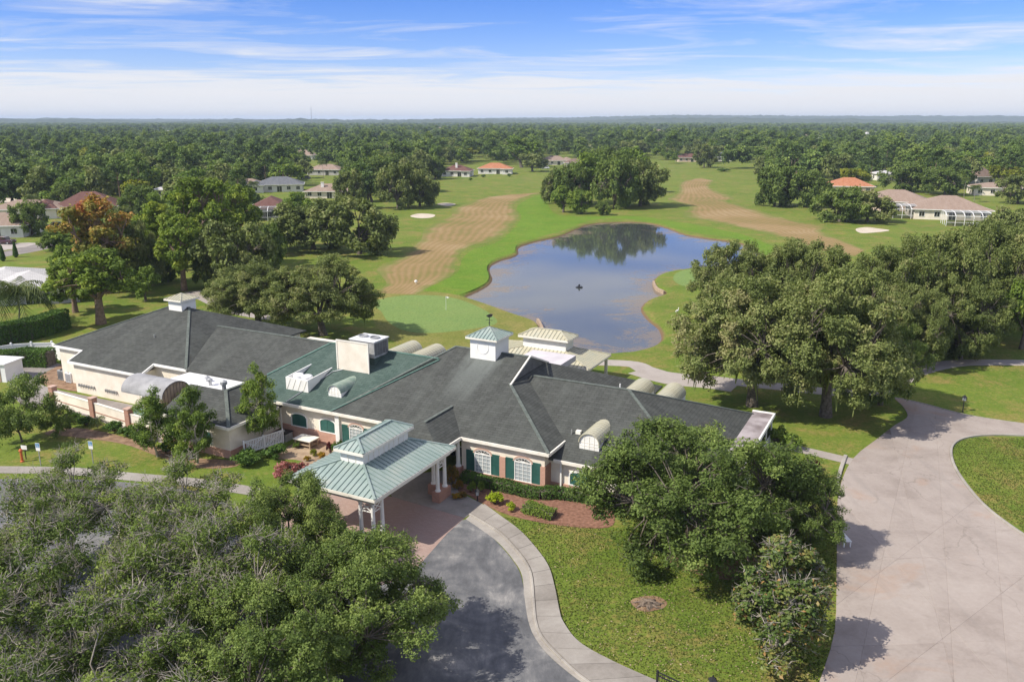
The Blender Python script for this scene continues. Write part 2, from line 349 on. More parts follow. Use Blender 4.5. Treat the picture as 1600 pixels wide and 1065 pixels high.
M['lawn'] = lawn('lawn_grass', (0.098, 0.164, 0.020), (0.176, 0.222, 0.037), (0.31, 0.205, 0.085), 0.95)
M['green'] = lawn('putting_grass', (0.155, 0.240, 0.070), (0.185, 0.27, 0.08), (0.24, 0.26, 0.09), 0.35, 3.0)
M['rough'] = lawn('pond_bank_grass', (0.095, 0.190, 0.015), (0.150, 0.245, 0.026), (0.24, 0.21, 0.05), 0.5, 3.0)
M['sand'] = plain('bunker_sand', (0.48, 0.41, 0.33), (0.58, 0.51, 0.42), 0.5, 0.95)
M['mulch'] = plain('pine_bark_mulch', (0.13, 0.060, 0.038), (0.30, 0.16, 0.11), 4.0, 0.95, 0.6, 14, detail=8, lo=0.3, hi=0.7)
M['leaflitter'] = plain('leaf_litter', (0.15, 0.085, 0.052), (0.33, 0.22, 0.14), 1.6, 0.95, 0.5, 12, detail=8, lo=0.3, hi=0.7)
M['soil'] = plain('bare_soil', (0.26, 0.18, 0.12), (0.42, 0.32, 0.22), 0.9, 0.95, 0.4, 9, detail=8)
def asphaltmat():
    m, t, b, _ = newmat('worn_asphalt'); p = pos(t)
    n1 = noise(t, 0.35, 7, 0.65, p, 0.8); n2 = noise(t, 14, 3, 0.7, p); n3 = noise(t, 1.7, 6, 0.7, p, sc=(1, 0.35, 1))
    r = ramp(t, [(0.32, (0.060, 0.062, 0.070)), (0.46, (0.115, 0.118, 0.128)), (0.55, (0.18, 0.18, 0.185)), (0.66, (0.36, 0.345, 0.33))])
    t.links.new(mth(t, 'ADD', mth(t, 'MULTIPLY', n1, 0.62), mth(t, 'MULTIPLY', n3, 0.38)), r.inputs[0])
    c = mixc(t, mth(t, 'MULTIPLY', n2, 0.35), r.outputs[0], (0.06, 0.06, 0.065)); t.links.new(c, b.inputs['Base Color'])
    b.inputs['Roughness'].default_value = 0.85; bump(t, b, n2, 0.3, 0.01); return m
M['asphalt'] = asphaltmat()
def concretemat(name, c1, c2, c3, stain=(0.30, 0.19, 0.12), samt=0.0):
    m, t, b, _ = newmat(name); p = pos(t); oi = N(t, 'ShaderNodeObjectInfo')
    n1 = noise(t, 0.28, 7, 0.65, p, 0.4); n2 = noise(t, 3.5, 6, 0.75, p); n4 = noise(t, 22, 2, 0.6, p)
    f = mth(t, 'ADD', mth(t, 'MULTIPLY', n1, 0.7), mth(t, 'ADD', mth(t, 'MULTIPLY', n2, 0.3), mth(t, 'MULTIPLY', mth(t, 'SUBTRACT', oi.outputs['Random'], 0.5), 0.10)))
    r = ramp(t, [(0.36, c1), (0.50, c2), (0.64, c3)]); t.links.new(f, r.inputs[0]); c = r.outputs[0]
    if samt:
        n3 = noise(t, 0.16, 5, 0.6, p, 0.5); rr = ramp(t, [(0.56, 0.0), (0.72, 1.0)]); t.links.new(n3, rr.inputs[0]); c = mixc(t, mth(t, 'MULTIPLY', rr.outputs[0], samt), c, stain)
    if samt:
        vo = N(t, 'ShaderNodeTexVoronoi', feature='DISTANCE_TO_EDGE'); vo.inputs['Scale'].default_value = 0.11; wp = N(t, 'ShaderNodeMix'); wp.data_type = 'VECTOR'; wp.inputs[0].default_value = 0.10
        nn = N(t, 'ShaderNodeTexNoise', i_Scale=0.7, i_Detail=5.0); t.links.new(p, nn.inputs['Vector']); sc_n = N(t, 'ShaderNodeVectorMath', operation='SCALE'); sc_n.inputs[3].default_value = 1.6; t.links.new(nn.outputs['Color'], sc_n.inputs[0]); ad = N(t, 'ShaderNodeVectorMath', operation='ADD'); t.links.new(p, ad.inputs[0]); t.links.new(sc_n.outputs[0], ad.inputs[1]); t.links.new(ad.outputs[0], vo.inputs['Vector'])
        ck_ = N(t, 'ShaderNodeMapRange', i_1=0.0, i_2=0.005, i_3=0.4, i_4=0.0); t.links.new(vo.outputs['Distance'], ck_.inputs[0]); c = mixc(t, ck_.outputs[0], c, (0.13, 0.105, 0.09))
        ns = noise(t, 0.42, 6, 0.7, p, 1.0); rs_ = ramp(t, [(0.58, 0.0), (0.75, 0.55)]); t.links.new(ns, rs_.inputs[0]); c = mixc(t, rs_.outputs[0], c, (0.20, 0.165, 0.145))
        tm = noise(t, 0.5, 4, 0.6, p, 0.2, (2.2, 0.12, 1)); rt = ramp(t, [(0.56, 0.0), (0.70, 0.35)]); t.links.new(tm, rt.inputs[0]); c = mixc(t, rt.outputs[0], c, (0.24, 0.215, 0.20))
    c = mixc(t, mth(t, 'MULTIPLY', n4, 0.18), c, (0.2, 0.18, 0.17))
    t.links.new(c, b.inputs['Base Color']); b.inputs['Roughness'].default_value = 0.9; bump(t, b, n4, 0.2, 0.008); return m
M['conc'] = concretemat('lot_concrete', (0.265, 0.222, 0.198), (0.332, 0.284, 0.256), (0.380, 0.330, 0.300), (0.35, 0.215, 0.14), 0.7)
M['walk'] = concretemat('walk_concrete', (0.21, 0.19, 0.168), (0.285, 0.26, 0.235), (0.355, 0.33, 0.30))
M['kerb'] = concretemat('kerb_concrete', (0.24, 0.215, 0.19), (0.34, 0.315, 0.285), (0.43, 0.40, 0.36))
M['path'] = concretemat('cart_path', (0.30, 0.265, 0.24), (0.365, 0.325, 0.30), (0.41, 0.37, 0.345))
M['svc'] = concretemat('service_paving', (0.15, 0.135, 0.13), (0.23, 0.205, 0.195), (0.30, 0.275, 0.26))
M['joint'] = plain('joint_dirt', (0.16, 0.125, 0.10), (0.24, 0.20, 0.17), 2, 0.95)
def pavermat():
    m, t, b, _ = newmat('brick_pavers'); p = pos(t)
    mpn = N(t, 'ShaderNodeMapping'); mpn.inputs['Rotation'].default_value = (0, 0, R(27)); t.links.new(p, mpn.inputs[0])
    br = N(t, 'ShaderNodeTexBrick', i_Scale=1.0); br.inputs['Brick Width'].default_value = 0.22; br.inputs['Row Height'].default_value = 0.11; br.inputs['Mortar Size'].default_value = 0.006
    br.inputs['Color1'].default_value = (0.33, 0.20, 0.165, 1); br.inputs['Color2'].default_value = (0.41, 0.275, 0.23, 1); br.inputs['Mortar'].default_value = (0.20, 0.15, 0.13, 1)
    t.links.new(mpn.outputs[0], br.inputs['Vector']); c = mixc(t, noise(t, 0.7, 6, 0.65, p), br.outputs[0], (0.30, 0.235, 0.21)); t.links.new(c, b.inputs['Base Color'])
    b.inputs['Roughness'].default_value = 0.9; bump(t, b, br.outputs[1], -0.3, 0.008); return m
M['paver'] = pavermat()
def watermat():
    m, t, b, out = newmat('pond_water'); p = pos(t)
    b.inputs['Base Color'].default_value = (0.062, 0.072, 0.070, 1); b.inputs['Roughness'].default_value = 0.045; b.inputs['IOR'].default_value = 1.62; b.inputs['Specular IOR Level'].default_value = 0.95
    h = noise(t, 0.8, 3, 0.6, p); bump(t, b, h, 0.05, 0.05)
    d = N(t, 'ShaderNodeBsdfDiffuse'); d.inputs[0].default_value = (0.24, 0.19, 0.145, 1)
    at = N(t, 'ShaderNodeAttribute', attribute_name='shore')
    n1 = noise(t, 0.11, 5, 0.65, p, 0.8); n2 = noise(t, 1.6, 6, 0.8, p)
    f = mth(t, 'ADD', mth(t, 'MULTIPLY', n1, 0.65), mth(t, 'MULTIPLY', n2, 0.35)); f = mth(t, 'ADD', f, mth(t, 'MULTIPLY', at.outputs['Fac'], 0.16))
    r = ramp(t, [(0.60, 0.0), (0.68, 0.55)]); t.links.new(f, r.inputs[0])
    ms = N(t, 'ShaderNodeMixShader'); t.links.new(r.outputs[0], ms.inputs[0]); t.links.new(b.outputs[0], ms.inputs[1]); t.links.new(d.outputs[0], ms.inputs[2]); t.links.new(ms.outputs[0], out.inputs[0])
    return m
M['water'] = watermat()

POND = [(729, 462), (762, 445), (771, 433), (767, 416), (783, 405), (810, 396), (813, 384), (840, 375), (877, 367), (904, 356), (924, 349), (965, 346), (1009, 347), (1039, 354), (1066, 364), (1100, 370), (1130, 374), (1165, 381), (1185, 392), (1165, 405), (1130, 412),
        (1090, 416), (1039, 423), (1019, 435), (1021, 447), (1037, 456), (1012, 465), (999, 479), (1009, 496), (1027, 511), (1029, 529), (999, 543), (948, 548), (897, 545), (866, 532), (848, 517), (840, 501), (816, 492), (779, 479), (749, 469)]
pond = smooth(Gl(POND), True, 5)
pp = np.array([(p.x, p.y) for p in pond])
def sdist(X, Y):
    """signed distance to the pond outline, negative inside"""
    a = pp; b = np.roll(pp, -1, 0); best = np.full(X.shape, 1e9); ins = np.zeros(X.shape, bool)
    for (ax, ay), (bx, by) in zip(a, b):
        dx, dy = bx - ax, by - ay; L2 = dx * dx + dy * dy + 1e-9
        tt = np.clip(((X - ax) * dx + (Y - ay) * dy) / L2, 0, 1)
        best = np.minimum(best, np.hypot(X - ax - tt * dx, Y - ay - tt * dy))
        cond = (ay > Y) != (by > Y)
        ins ^= cond & (X < (bx - ax) * (Y - ay) / ((by - ay) if by != ay else 1e-9) + ax)
    return np.where(ins, -best, best)
px0, px1 = pp[:, 0].min() - 3, pp[:, 0].max() + 3; py0, py1 = pp[:, 1].min() - 3, pp[:, 1].max() + 3
def graded(lo, a, b, hi, fine, coarse):
    left = []; x = a; st = coarse
    while x > lo: x -= st; st *= 1.22; left.append(x)
    right = []; x = b; st = coarse
    while x < hi: x += st; st *= 1.22; right.append(x)
    return np.array(left[::-1] + list(np.arange(a, b, fine)) + [b] + right)
gx = graded(-9000, px0, px1, 9000, 0.85, 3.0); gy = graded(-400, py0, py1, 9000, 0.85, 3.0)
XX, YY = np.meshgrid(gx, gy); ZZ = np.zeros(XX.shape)
sub = (XX > px0 - 1) & (XX < px1 + 1) & (YY > py0 - 1) & (YY < py1 + 1)
SD = np.full(XX.shape, 99.0); SD[sub] = sdist(XX[sub], YY[sub])
tt = np.clip((1.1 - SD) / 2.6, 0, 1); ZZ -= 1.5 * tt * tt * (3 - 2 * tt)
nx, ny = len(gx), len(gy)
idx = np.arange(nx * ny).reshape(ny, nx)
fc = np.stack([idx[:-1, :-1].ravel(), idx[:-1, 1:].ravel(), idx[1:, 1:].ravel(), idx[1:, :-1].ravel()], 1)
g = link('ground', np_mesh('ground', np.stack([XX.ravel(), YY.ravel(), ZZ.ravel()], 1), fc, M['lawn'], smooth=True), kind='structure')
# pond water sheet, with a 'shore' attribute for the floating scum near the banks
WZ = -0.42
wm = np.stack([XX[sub], YY[sub]], 1); keep = (SD[fc.reshape(-1)].reshape(-1, 4) if False else SD.ravel()[fc]).min(1) < 1.2
wf = fc[keep]; uniq, inv = np.unique(wf, return_inverse=True)
wv_ = np.stack([XX.ravel()[uniq], YY.ravel()[uniq], np.full(len(uniq), WZ)], 1)
me = np_mesh('pond_water', wv_, inv.reshape(-1, 4), M['water'])
at = me.attributes.new('shore', 'FLOAT', 'POINT'); at.data.foreach_set('value', np.clip(1 + SD.ravel()[uniq] / 9.0, -0.6, 1).astype(np.float32))
link('pond_water', me, kind='structure')

def sheet(name, pts, z, mat, n=5, closed_smooth=True, th=0.0, kind='structure'):
    P = smooth(pts, True, n) if closed_smooth else [Vector(p) for p in pts]
    P = [Vector((p.x, p.y, z)) for p in P]
    ar = sum(P[i].x * P[(i + 1) % len(P)].y - P[(i + 1) % len(P)].x * P[i].y for i in range(len(P)))
    if ar < 0: P.reverse()
    mb = MB()
    if th: mb.prism(P, th)
    else: mb.poly(P)
    return mb.build(name, mat, kind=kind)
def ribbon(name, left, right, z, mat, kind='structure', th=0.0):
    mb = MB(); n = min(len(left), len(right))
    vs = [Vector((p.x, p.y, z)) for p in left[:n]] + [Vector((p.x, p.y, z)) for p in right[:n]]
    mb.add(vs, [(i, i + n, i + n + 1, i + 1) for i in range(n - 1)])
    return mb.build(name, mat, kind=kind)
def offset(line, d):
    out = []
    for i, p in enumerate(line):
        t = (line[min(i + 1, len(line) - 1)] - line[max(i - 1, 0)]); t.z = 0; t.normalize()
        out.append(Vector((p.x - t.y * d, p.y + t.x * d, p.z)))
    return out
def kerb(name, line, w=0.16, h=0.13, mat=None, side=1):
    """kerb of rounded section swept along a ground line, in lengths of about 3 m"""
    L = sum((line[i + 1] - line[i]).length for i in range(len(line) - 1)); n = max(2, int(L / 0.75)); P = resample(line, n + 1); Q = offset(P, w * side)
    prof = [(0, 0), (0.04, h * 0.8), (0.18, h), (0.85, h), (1.0, h * 0.9), (1.0, 0)]
    root = link(name, None, kind='structure')
    for s in range(0, n, 4):
        e = min(s + 4, n); mb = MB(); k = len(prof); vs = []
        for i in range(s, e + 1):
            a, b = P[i], Q[i]
            if i == e and e < n: a = P[i].lerp(P[i - 1], 0.02); b = Q[i].lerp(Q[i - 1], 0.02)
            for f, z in prof: q = a.lerp(b, f); vs.append((q.x, q.y, z))
        m_ = e - s + 1
        fs = [(i * k + j, i * k + j + 1, (i + 1) * k + j + 1, (i + 1) * k + j) for i in range(m_ - 1) for j in range(k - 1)]
        mb.add(vs, fs + [tuple(range(k)), tuple(range((m_ - 1) * k, m_ * k))[::-1]]); mb.build('kerb_stone', mat or M['kerb'], root)
    return root
# golf course
M['fringe'] = lawn('dry_fringe_grass', (0.150, 0.175, 0.035), (0.215, 0.215, 0.055), (0.33, 0.25, 0.10), 0.8, 4.0)
sheet('green_fringe', Gl([(575, 466), (640, 455), (700, 458), (745, 470), (790, 486), (826, 498), (838, 506), (840, 520), (815, 535), (760, 545), (690, 548), (620, 535), (590, 512), (580, 490)]), 0.008, M['fringe'])
def fairway(left, right, mat, n=90, m=26):
    A_ = resample(smooth(Gl(left), False, 6), n); B_ = resample(smooth(Gl(right), False, 6), n); V = []; UV = []
    for i in range(n):
        for j in range(m + 1): q = A_[i].lerp(B_[i], j / m); V.append((q.x, q.y, 0.012)); UV.append((j / m, i / n))
    ii = np.arange(n * (m + 1)).reshape(n, m + 1); F = np.stack([ii[:-1, :-1].ravel(), ii[:-1, 1:].ravel(), ii[1:, 1:].ravel(), ii[1:, :-1].ravel()], 1)
    me = np_mesh('fairway', np.array(V), F, mat); UV = np.array(UV); lay = me.uv_layers.new(name='UVMap'); li = np.zeros(len(me.loops), dtype=np.int32); me.loops.foreach_get('vertex_index', li); lay.data.foreach_set('uv', UV[li].astype(np.float32).ravel())
    link('fairway', me, kind='structure')
def fairmat2(name, bands, dry, g1=(0.150, 0.170, 0.042)):
    m, t, b, _ = newmat(name); p = pos(t); uv = N(t, 'ShaderNodeTexCoord').outputs['UV']; sx_ = N(t, 'ShaderNodeSeparateXYZ'); t.links.new(uv, sx_.inputs[0])
    n1 = noise(t, 0.03, 4, 0.6, p); n2 = noise(t, 0.9, 5, 0.7, p); n3 = noise(t, 0.12, 5, 0.65, p, 0.5); n4 = noise(t, 0.05, 3, 0.5, p)
    ph = mth(t, 'ADD', mth(t, 'MULTIPLY', sx_.outputs[0], bands), mth(t, 'ADD', mth(t, 'MULTIPLY', n1, 12.0), mth(t, 'MULTIPLY', n3, 2.5)))
    wv = mth(t, 'MULTIPLY_ADD', mth(t, 'SINE', ph), 0.5, 0.5)
    f = mth(t, 'ADD', mth(t, 'MULTIPLY', wv, 0.105), mth(t, 'ADD', mth(t, 'MULTIPLY', n4, 0.62), mth(t, 'ADD', mth(t, 'MULTIPLY', n2, 0.22), mth(t, 'MULTIPLY', n3, 0.22))))
    r = ramp(t, [(0.42, g1), (0.54, (0.205, 0.165, 0.062)), (0.66, (0.270, 0.188, 0.090)), (0.82, (0.32, 0.240, 0.132))]); t.links.new(mth(t, 'ADD', f, dry), r.inputs[0])
    ed = mth(t, 'MINIMUM', sx_.outputs[0], mth(t, 'SUBTRACT', 1.0, sx_.outputs[0])); ed = mth(t, 'ADD', mth(t, 'MULTIPLY', ed, 6.0), mth(t, 'MULTIPLY', mth(t, 'SUBTRACT', n3, 0.5), 3.6)); ed = mth(t, 'SUBTRACT', 1.0, ed, clamp=True)
    c = mixc(t, mth(t, 'MULTIPLY', ed, 0.85), r.outputs[0], (0.13, 0.175, 0.036)); t.links.new(c, b.inputs['Base Color']); b.inputs['Roughness'].default_value = 0.95; b.inputs['Specular IOR Level'].default_value = 0.1
    bump(t, b, n2, 0.3, 0.03); return m
M['fairL'] = fairmat2('scalped_fairway', 62.0, 0.06); M['fairR'] = fairmat2('dry_fairway', 70.0, 0.07)
fairway([(584, 458), (604, 442), (589, 420), (627, 401), (658, 374), (665, 357), (705, 337), (708, 327), (762, 308), (842, 301)], [(654, 460), (671, 448), (708, 428), (712, 408), (735, 384), (776, 374), (810, 340), (803, 320), (826, 306), (846, 301)], M['fairL'])
fairway([(1332, 402), (1272, 388), (1200, 365), (1122, 348), (1068, 337), (1077, 322), (1044, 312), (1060, 300), (1064, 285), (1088, 279)], [(1352, 390), (1284, 362), (1290, 355), (1232, 343), (1180, 327), (1134, 314), (1148, 309), (1110, 294), (1114, 282), (1094, 279)], M['fairR'])
sheet('mown_bank', Gl([(652, 458), (690, 440), (716, 425), (722, 405), (742, 388), (782, 376), (815, 340), (808, 322), (846, 304), (864, 332), (905, 338), (1000, 338), (1044, 345), (1090, 352), (1160, 366), (1220, 392), (1190, 398), (1165, 376), (1100, 366), (1060, 358), (1032, 349), (965, 341), (920, 345), (898, 353), (870, 363), (836, 372), (808, 382), (803, 395), (776, 403), (761, 416), (764, 432), (756, 444), (722, 459), (690, 462)]), 0.006, M['rough'], n=3)
sheet('putting_green', Gl([(582, 472), (612, 464), (648, 461), (702, 464), (749, 480), (777, 502), (749, 512), (678, 520), (634, 517), (607, 503), (596, 487)]), 0.016, M['green'])
sheet('putting_green', Gl([(1062, 424), (1100, 420), (1120, 430), (1105, 442), (1070, 447), (1052, 436)]), 0.016, M['green'])
sheet('sand_bunker', Gl([(641, 338), (652, 334), (668, 334), (680, 336), (674, 340), (656, 341)]), 0.02, M['sand'])
sheet('sand_bunker', Gl([(683, 319), (697, 317), (712, 319), (700, 322)]), 0.02, M['sand'])
sheet('sand_bunker', Gl([(1337, 358), (1352, 355), (1372, 357), (1390, 360), (1370, 363), (1345, 364)]), 0.02, M['sand'])
sheet('sand_bunker', Gl([(0, 312), (14, 309), (26, 312), (14, 316), (-6, 317)]), 0.02, M['sand'])
# concrete lot at the right: slabs cut from one outline
LOT = [(1262, 1120), (1280, 1065), (1304, 985), (1307, 900), (1308, 830), (1311, 765), (1333, 716), (1371, 685), (1398, 664), (1412, 656), (1418, 648), (1410, 634), (1398, 622),
       (1412, 624), (1450, 633), (1502, 647), (1560, 657), (1612, 664), (1612, 681), (1560, 679), (1515, 682), (1492, 690), (1484, 703), (1488, 726), (1507, 757), (1541, 795), (1600, 838), (1660, 872), (1750, 930), (1800, 1120)]
lot = smooth(Gl(LOT), True, 3)
sheet('lot_base', lot, 0.012, M['joint'], closed_smooth=False)
bm = bmesh.new(); bm.faces.new([bm.verts.new((p.x, p.y, 0)) for p in lot]); bmesh.ops.triangulate(bm, faces=bm.faces[:]);
bmesh.ops.join_triangles(bm, faces=bm.faces[:], angle_face_threshold=3.1, angle_shape_threshold=3.1)
def cut(p, q, lo=None):
    P, Q = G(*p), G(*q); d = (Q - P).normalized(); nrm = Vector((-d.y, d.x, 0)); geom = bm.faces[:] + bm.edges[:] + bm.verts[:]
    bmesh.ops.bisect_plane(bm, geom=geom, plane_co=P, plane_no=nrm, dist=1e-4)
lot_cuts = [((1290, 880), (1600, 862)), ((1395, 800), (1430, 640)), ((1440, 868), (1398, 700)), ((1300, 950), (1500, 800)), ((1290, 770), (1550, 790)), ((1320, 720), (1520, 728)), ((1390, 668), (1500, 688)),
            ((1385, 1065), (1600, 900)), ((1300, 1010), (1600, 1000)), ((1400, 880), (1560, 1065)), ((1540, 640), (1545, 700)), ((1460, 630), (1465, 700))]
edge_tag = bm.faces.layers.int.new('slab')
for c in lot_cuts: cut(*c)
# merge triangles that lie in the same slab (same side of every cut line)
groups = {}
lines = []
for p, q in lot_cuts:
    P, Q = G(*p), G(*q); d = (Q - P).normalized(); lines.append((P, Vector((-d.y, d.x, 0))))
for f in bm.faces:
    c = f.calc_center_median(); groups.setdefault(tuple((c - P).dot(n) > 0 for P, n in lines), []).append(f)
lotroot = link('concrete_lot', None, kind='structure')
for key, fs in groups.items():
    if sum(f.calc_area() for f in fs) < 0.01: continue
    b2 = bmesh.new(); mp_ = {}
    for f in fs:
        vv = []
        for v in f.verts:
            k = (round(v.co.x, 3), round(v.co.y, 3))
            if k not in mp_: mp_[k] = b2.verts.new((v.co.x, v.co.y, 0.028))
            vv.append(mp_[k])
        try: b2.faces.new(vv)
        except ValueError: pass
    bmesh.ops.dissolve_limit(b2, angle_limit=0.01, verts=b2.verts[:], edges=b2.edges[:])
    bmesh.ops.recalc_face_normals(b2, faces=b2.faces[:])
    for f in b2.faces:
        if f.normal.z < 0: f.normal_flip()
    bmesh.ops.inset_region(b2, faces=b2.faces[:], thickness=0.022, depth=0.0, use_boundary=True)
    rim = [f for f in b2.faces if len([e for e in f.edges if e.is_boundary]) and f.calc_area() < 0.022 * max(f.calc_perimeter(), 0.1)]
    for v in b2.verts:
        if v.is_boundary: v.co.z = 0.013
    me = bpy.data.meshes.new('slab'); b2.to_mesh(me); b2.free(); me.materials.append(M['conc']); link('slab', me, lotroot)
bm.free()
kerb('lot_kerb', smooth(Gl([(1612, 681), (1560, 679), (1515, 682), (1492, 690), (1484, 703), (1488, 726), (1507, 757), (1541, 795), (1600, 838), (1660, 872), (1750, 930)]), False, 4), side=1, w=0.2, h=0.14)
kerb('lawn_kerb', smooth(Gl([(1398, 622), (1412, 624), (1450, 633), (1502, 647), (1560, 657), (1612, 664)]), False, 4), side=1, w=0.16, h=0.08, mat=M['walk'])
kerb('lot_edging', smooth(Gl([(1318, 712), (1309, 738), (1302, 770)]), False, 4), side=1, w=0.3, h=0.16)
# asphalt drive, brick apron and curved walk
sheet('asphalt_drive', Gl([(729, 811), (760, 831), (789, 860), (812, 893), (821, 937), (826, 972), (837, 998), (860, 1026), (906, 1064), (1010, 1140), (800, 1180), (300, 1180), (-260, 1130), (-300, 800), (-200, 752), (0, 748), (180, 752), (330, 775), (450, 850), (600, 880), (690, 832)]), 0.016, M['asphalt'], n=4)
sheet('brick_apron', [G(*p) for p in [(470, 765), (503, 758), (613, 776), (726, 809), (699, 833), (640, 900), (560, 925), (440, 880), (440, 800)]], 0.022, M['paver'], closed_smooth=False)
sheet('entrance_paving', [G(*p) for p in [(613, 776), (726, 809), (757, 789), (716, 768), (712, 742), (690, 735), (640, 742), (598, 756)]], 0.034, M['walk'], closed_smooth=False, th=0.02)
outer = smooth(Gl([(757, 789), (780, 806), (811, 829), (837, 857), (857, 886), (867, 920), (874, 955), (880, 973), (903, 1003), (946, 1029), (1020, 1063), (1110, 1100)]), False, 8)
inner = smooth(Gl([(736, 803), (780, 830), (803, 852), (823, 877), (833, 900), (837, 943), (840, 972), (849, 995), (874, 1023), (917, 1062), (1000, 1112)]), False, 8)
A = resample(outer, 15 * 6 + 1); B = resample(inner, 15 * 6 + 1)
ribbon('walk_base', A, B, 0.030, M['joint'])
swalk = link('sidewalk', None, kind='structure')
for s in range(15):
    mb = MB(); i0, i1 = s * 6, s * 6 + 6; n = 7; vs = []
    for i in range(i0, i1 + 1):
        e = 0.0
        a, b_ = A[i].copy(), B[i].copy()
        if i == i0: a = A[i].lerp(A[i + 1], 0.05); b_ = B[i].lerp(B[i + 1], 0.05)
        if i == i1: a = A[i].lerp(A[i - 1], 0.05); b_ = B[i].lerp(B[i - 1], 0.05)
        vs += [(a.x, a.y, 0.13), (b_.x, b_.y, 0.13), (a.x, a.y, 0.0), (b_.x, b_.y, 0.0)]
    fs = []
    for i in range(n - 1):
        o, p = i * 4, i * 4 + 4
        fs += [(o, o + 1, p + 1, p), (o + 1, o + 3, p + 3, p + 1), (o + 2, o, p, p + 2)]
    fs += [(0, 2, 3, 1), ((n - 1) * 4, (n - 1) * 4 + 1, (n - 1) * 4 + 3, (n - 1) * 4 + 2)]
    mb.add(vs, fs); mb.build('slab', M['walk'], swalk)
gut = smooth(Gl([(728, 811), (760, 833), (780, 849), (800, 872), (815, 897), (820, 937), (826, 972), (837, 998), (860, 1026), (906, 1064), (985, 1120)]), False, 8)
C_ = resample(gut, 91)
ribbon('gutter', C_, B, 0.026, M['kerb'])
kerb('drive_kerb', [B[i].lerp(C_[i], 0.04) for i in range(91)], w=0.17, h=0.122, side=-1)
# other paving
sheet('service_drive', Gl([(15, 583), (40, 569), (75, 566), (97, 570), (80, 577), (62, 588), (60, 598), (80, 606), (122, 616), (215, 634), (262, 650), (262, 690), (230, 684), (102, 640), (60, 640), (20, 620)]), 0.014, M['svc'], n=3)
sheet('service_kerb_bed', Gl([(97, 570), (82, 577), (63, 588), (61, 597), (80, 604), (122, 612), (132, 600), (118, 580)]), 0.05, M['leaflitter'], n=3)
pl = smooth(Gl([(-40, 735), (100, 737), (200, 746), (300, 755), (400, 770)]), False, 6); ribbon('parking_walk', offset(pl, 0.9), offset(pl, -0.5), 0.028, M['walk'])
sheet('mulch_bed', Gl([(705, 772), (722, 768), (757, 788), (800, 806), (870, 820), (950, 824), (960, 800), (950, 770), (860, 775), (770, 765), (716, 752)]), 0.02, M['mulch'], n=4)
sheet('garden_soil', Gl([(445, 700), (470, 690), (500, 686), (545, 690), (560, 700), (540, 720), (515, 745), (480, 745), (470, 720), (430, 716)]), 0.02, M['soil'], n=4)
sheet('mulch_bed', Gl([(95, 668), (150, 672), (220, 690), (300, 714), (370, 720), (362, 730), (300, 730), (250, 714), (190, 693), (110, 682), (70, 678)]), 0.018, M['leaflitter'], n=4)
sheet('mulch_bed', Gl([(1040, 872), (1110, 862), (1180, 872), (1215, 886), (1190, 902), (1130, 905), (1070, 890)]), 0.018, M['leaflitter'], n=4)
sheet('stump_bed', Gl([(985, 940), (1000, 932), (1025, 931), (1042, 940), (1035, 950), (1005, 955)]), 0.018, M['leaflitter'], n=4)
cp = smooth(Gl([(935, 566), (990, 569), (1016, 581), (1060, 588), (1110, 592), (1160, 598), (1220, 604), (1300, 612), (1370, 612), (1396, 600), (1425, 583), (1480, 569), (1540, 566), (1620, 567)]), False, 6)
ribbon('cart_path', offset(cp, 1.25), offset(cp, -1.25), 0.014, M['path'])
cp2 = smooth(Gl([(1000, 578), (1050, 592), (1110, 598), (1150, 604)]), False, 6); ribbon('cart_parking', offset(cp2, 2.0), offset(cp2, -2.0), 0.010, M['path'])
cp3 = smooth(Gl([(1180, 690), (1240, 700), (1290, 711), (1335, 722)]), False, 4); ribbon('lot_walk', offset(cp3, 0.75), offset(cp3, -0.75), 0.02, M['path'])
st = smooth(Gl([(-60, 408), (0, 398), (40, 391), (80, 381), (120, 370), (180, 352)]), False, 5); ribbon('street', offset(st, 3.4), offset(st, -3.4), 0.012, M['svc'])
sheet('driveway', [G(*p) for p in [(-40, 376), (22, 380), (45, 379), (60, 380), (40, 386), (0, 392), (-60, 399)]], 0.02, M['path'], closed_smooth=False)
dp = smooth(Gl([(300, 455), (330, 470), (360, 484), (395, 492), (430, 497)]), False, 5); ribbon('cart_path', offset(dp, 1.3), offset(dp, -1.3), 0.014, M['path'])
# stone edging where the lawn meets the water
def edging(name, pts):
    P = resample(smooth(Gl(pts), False, 5), max(3, len(pts) * 4)); root = link(name, None, kind='structure'); mb = MB()
    for i in range(len(P) - 1):
        a, b_ = P[i], P[i + 1]
        mb2 = MB(); mb2.bar((a.x, a.y, -0.25), (b_.x, b_.y, -0.25), 0.35, 0.85); mb2.build('timber', M['tanwood'], root)
edging('pond_edging', [(1021, 440), (1026, 450), (1038, 456)]); edging('pond_edging', [(840, 499), (846, 510), (848, 517)])
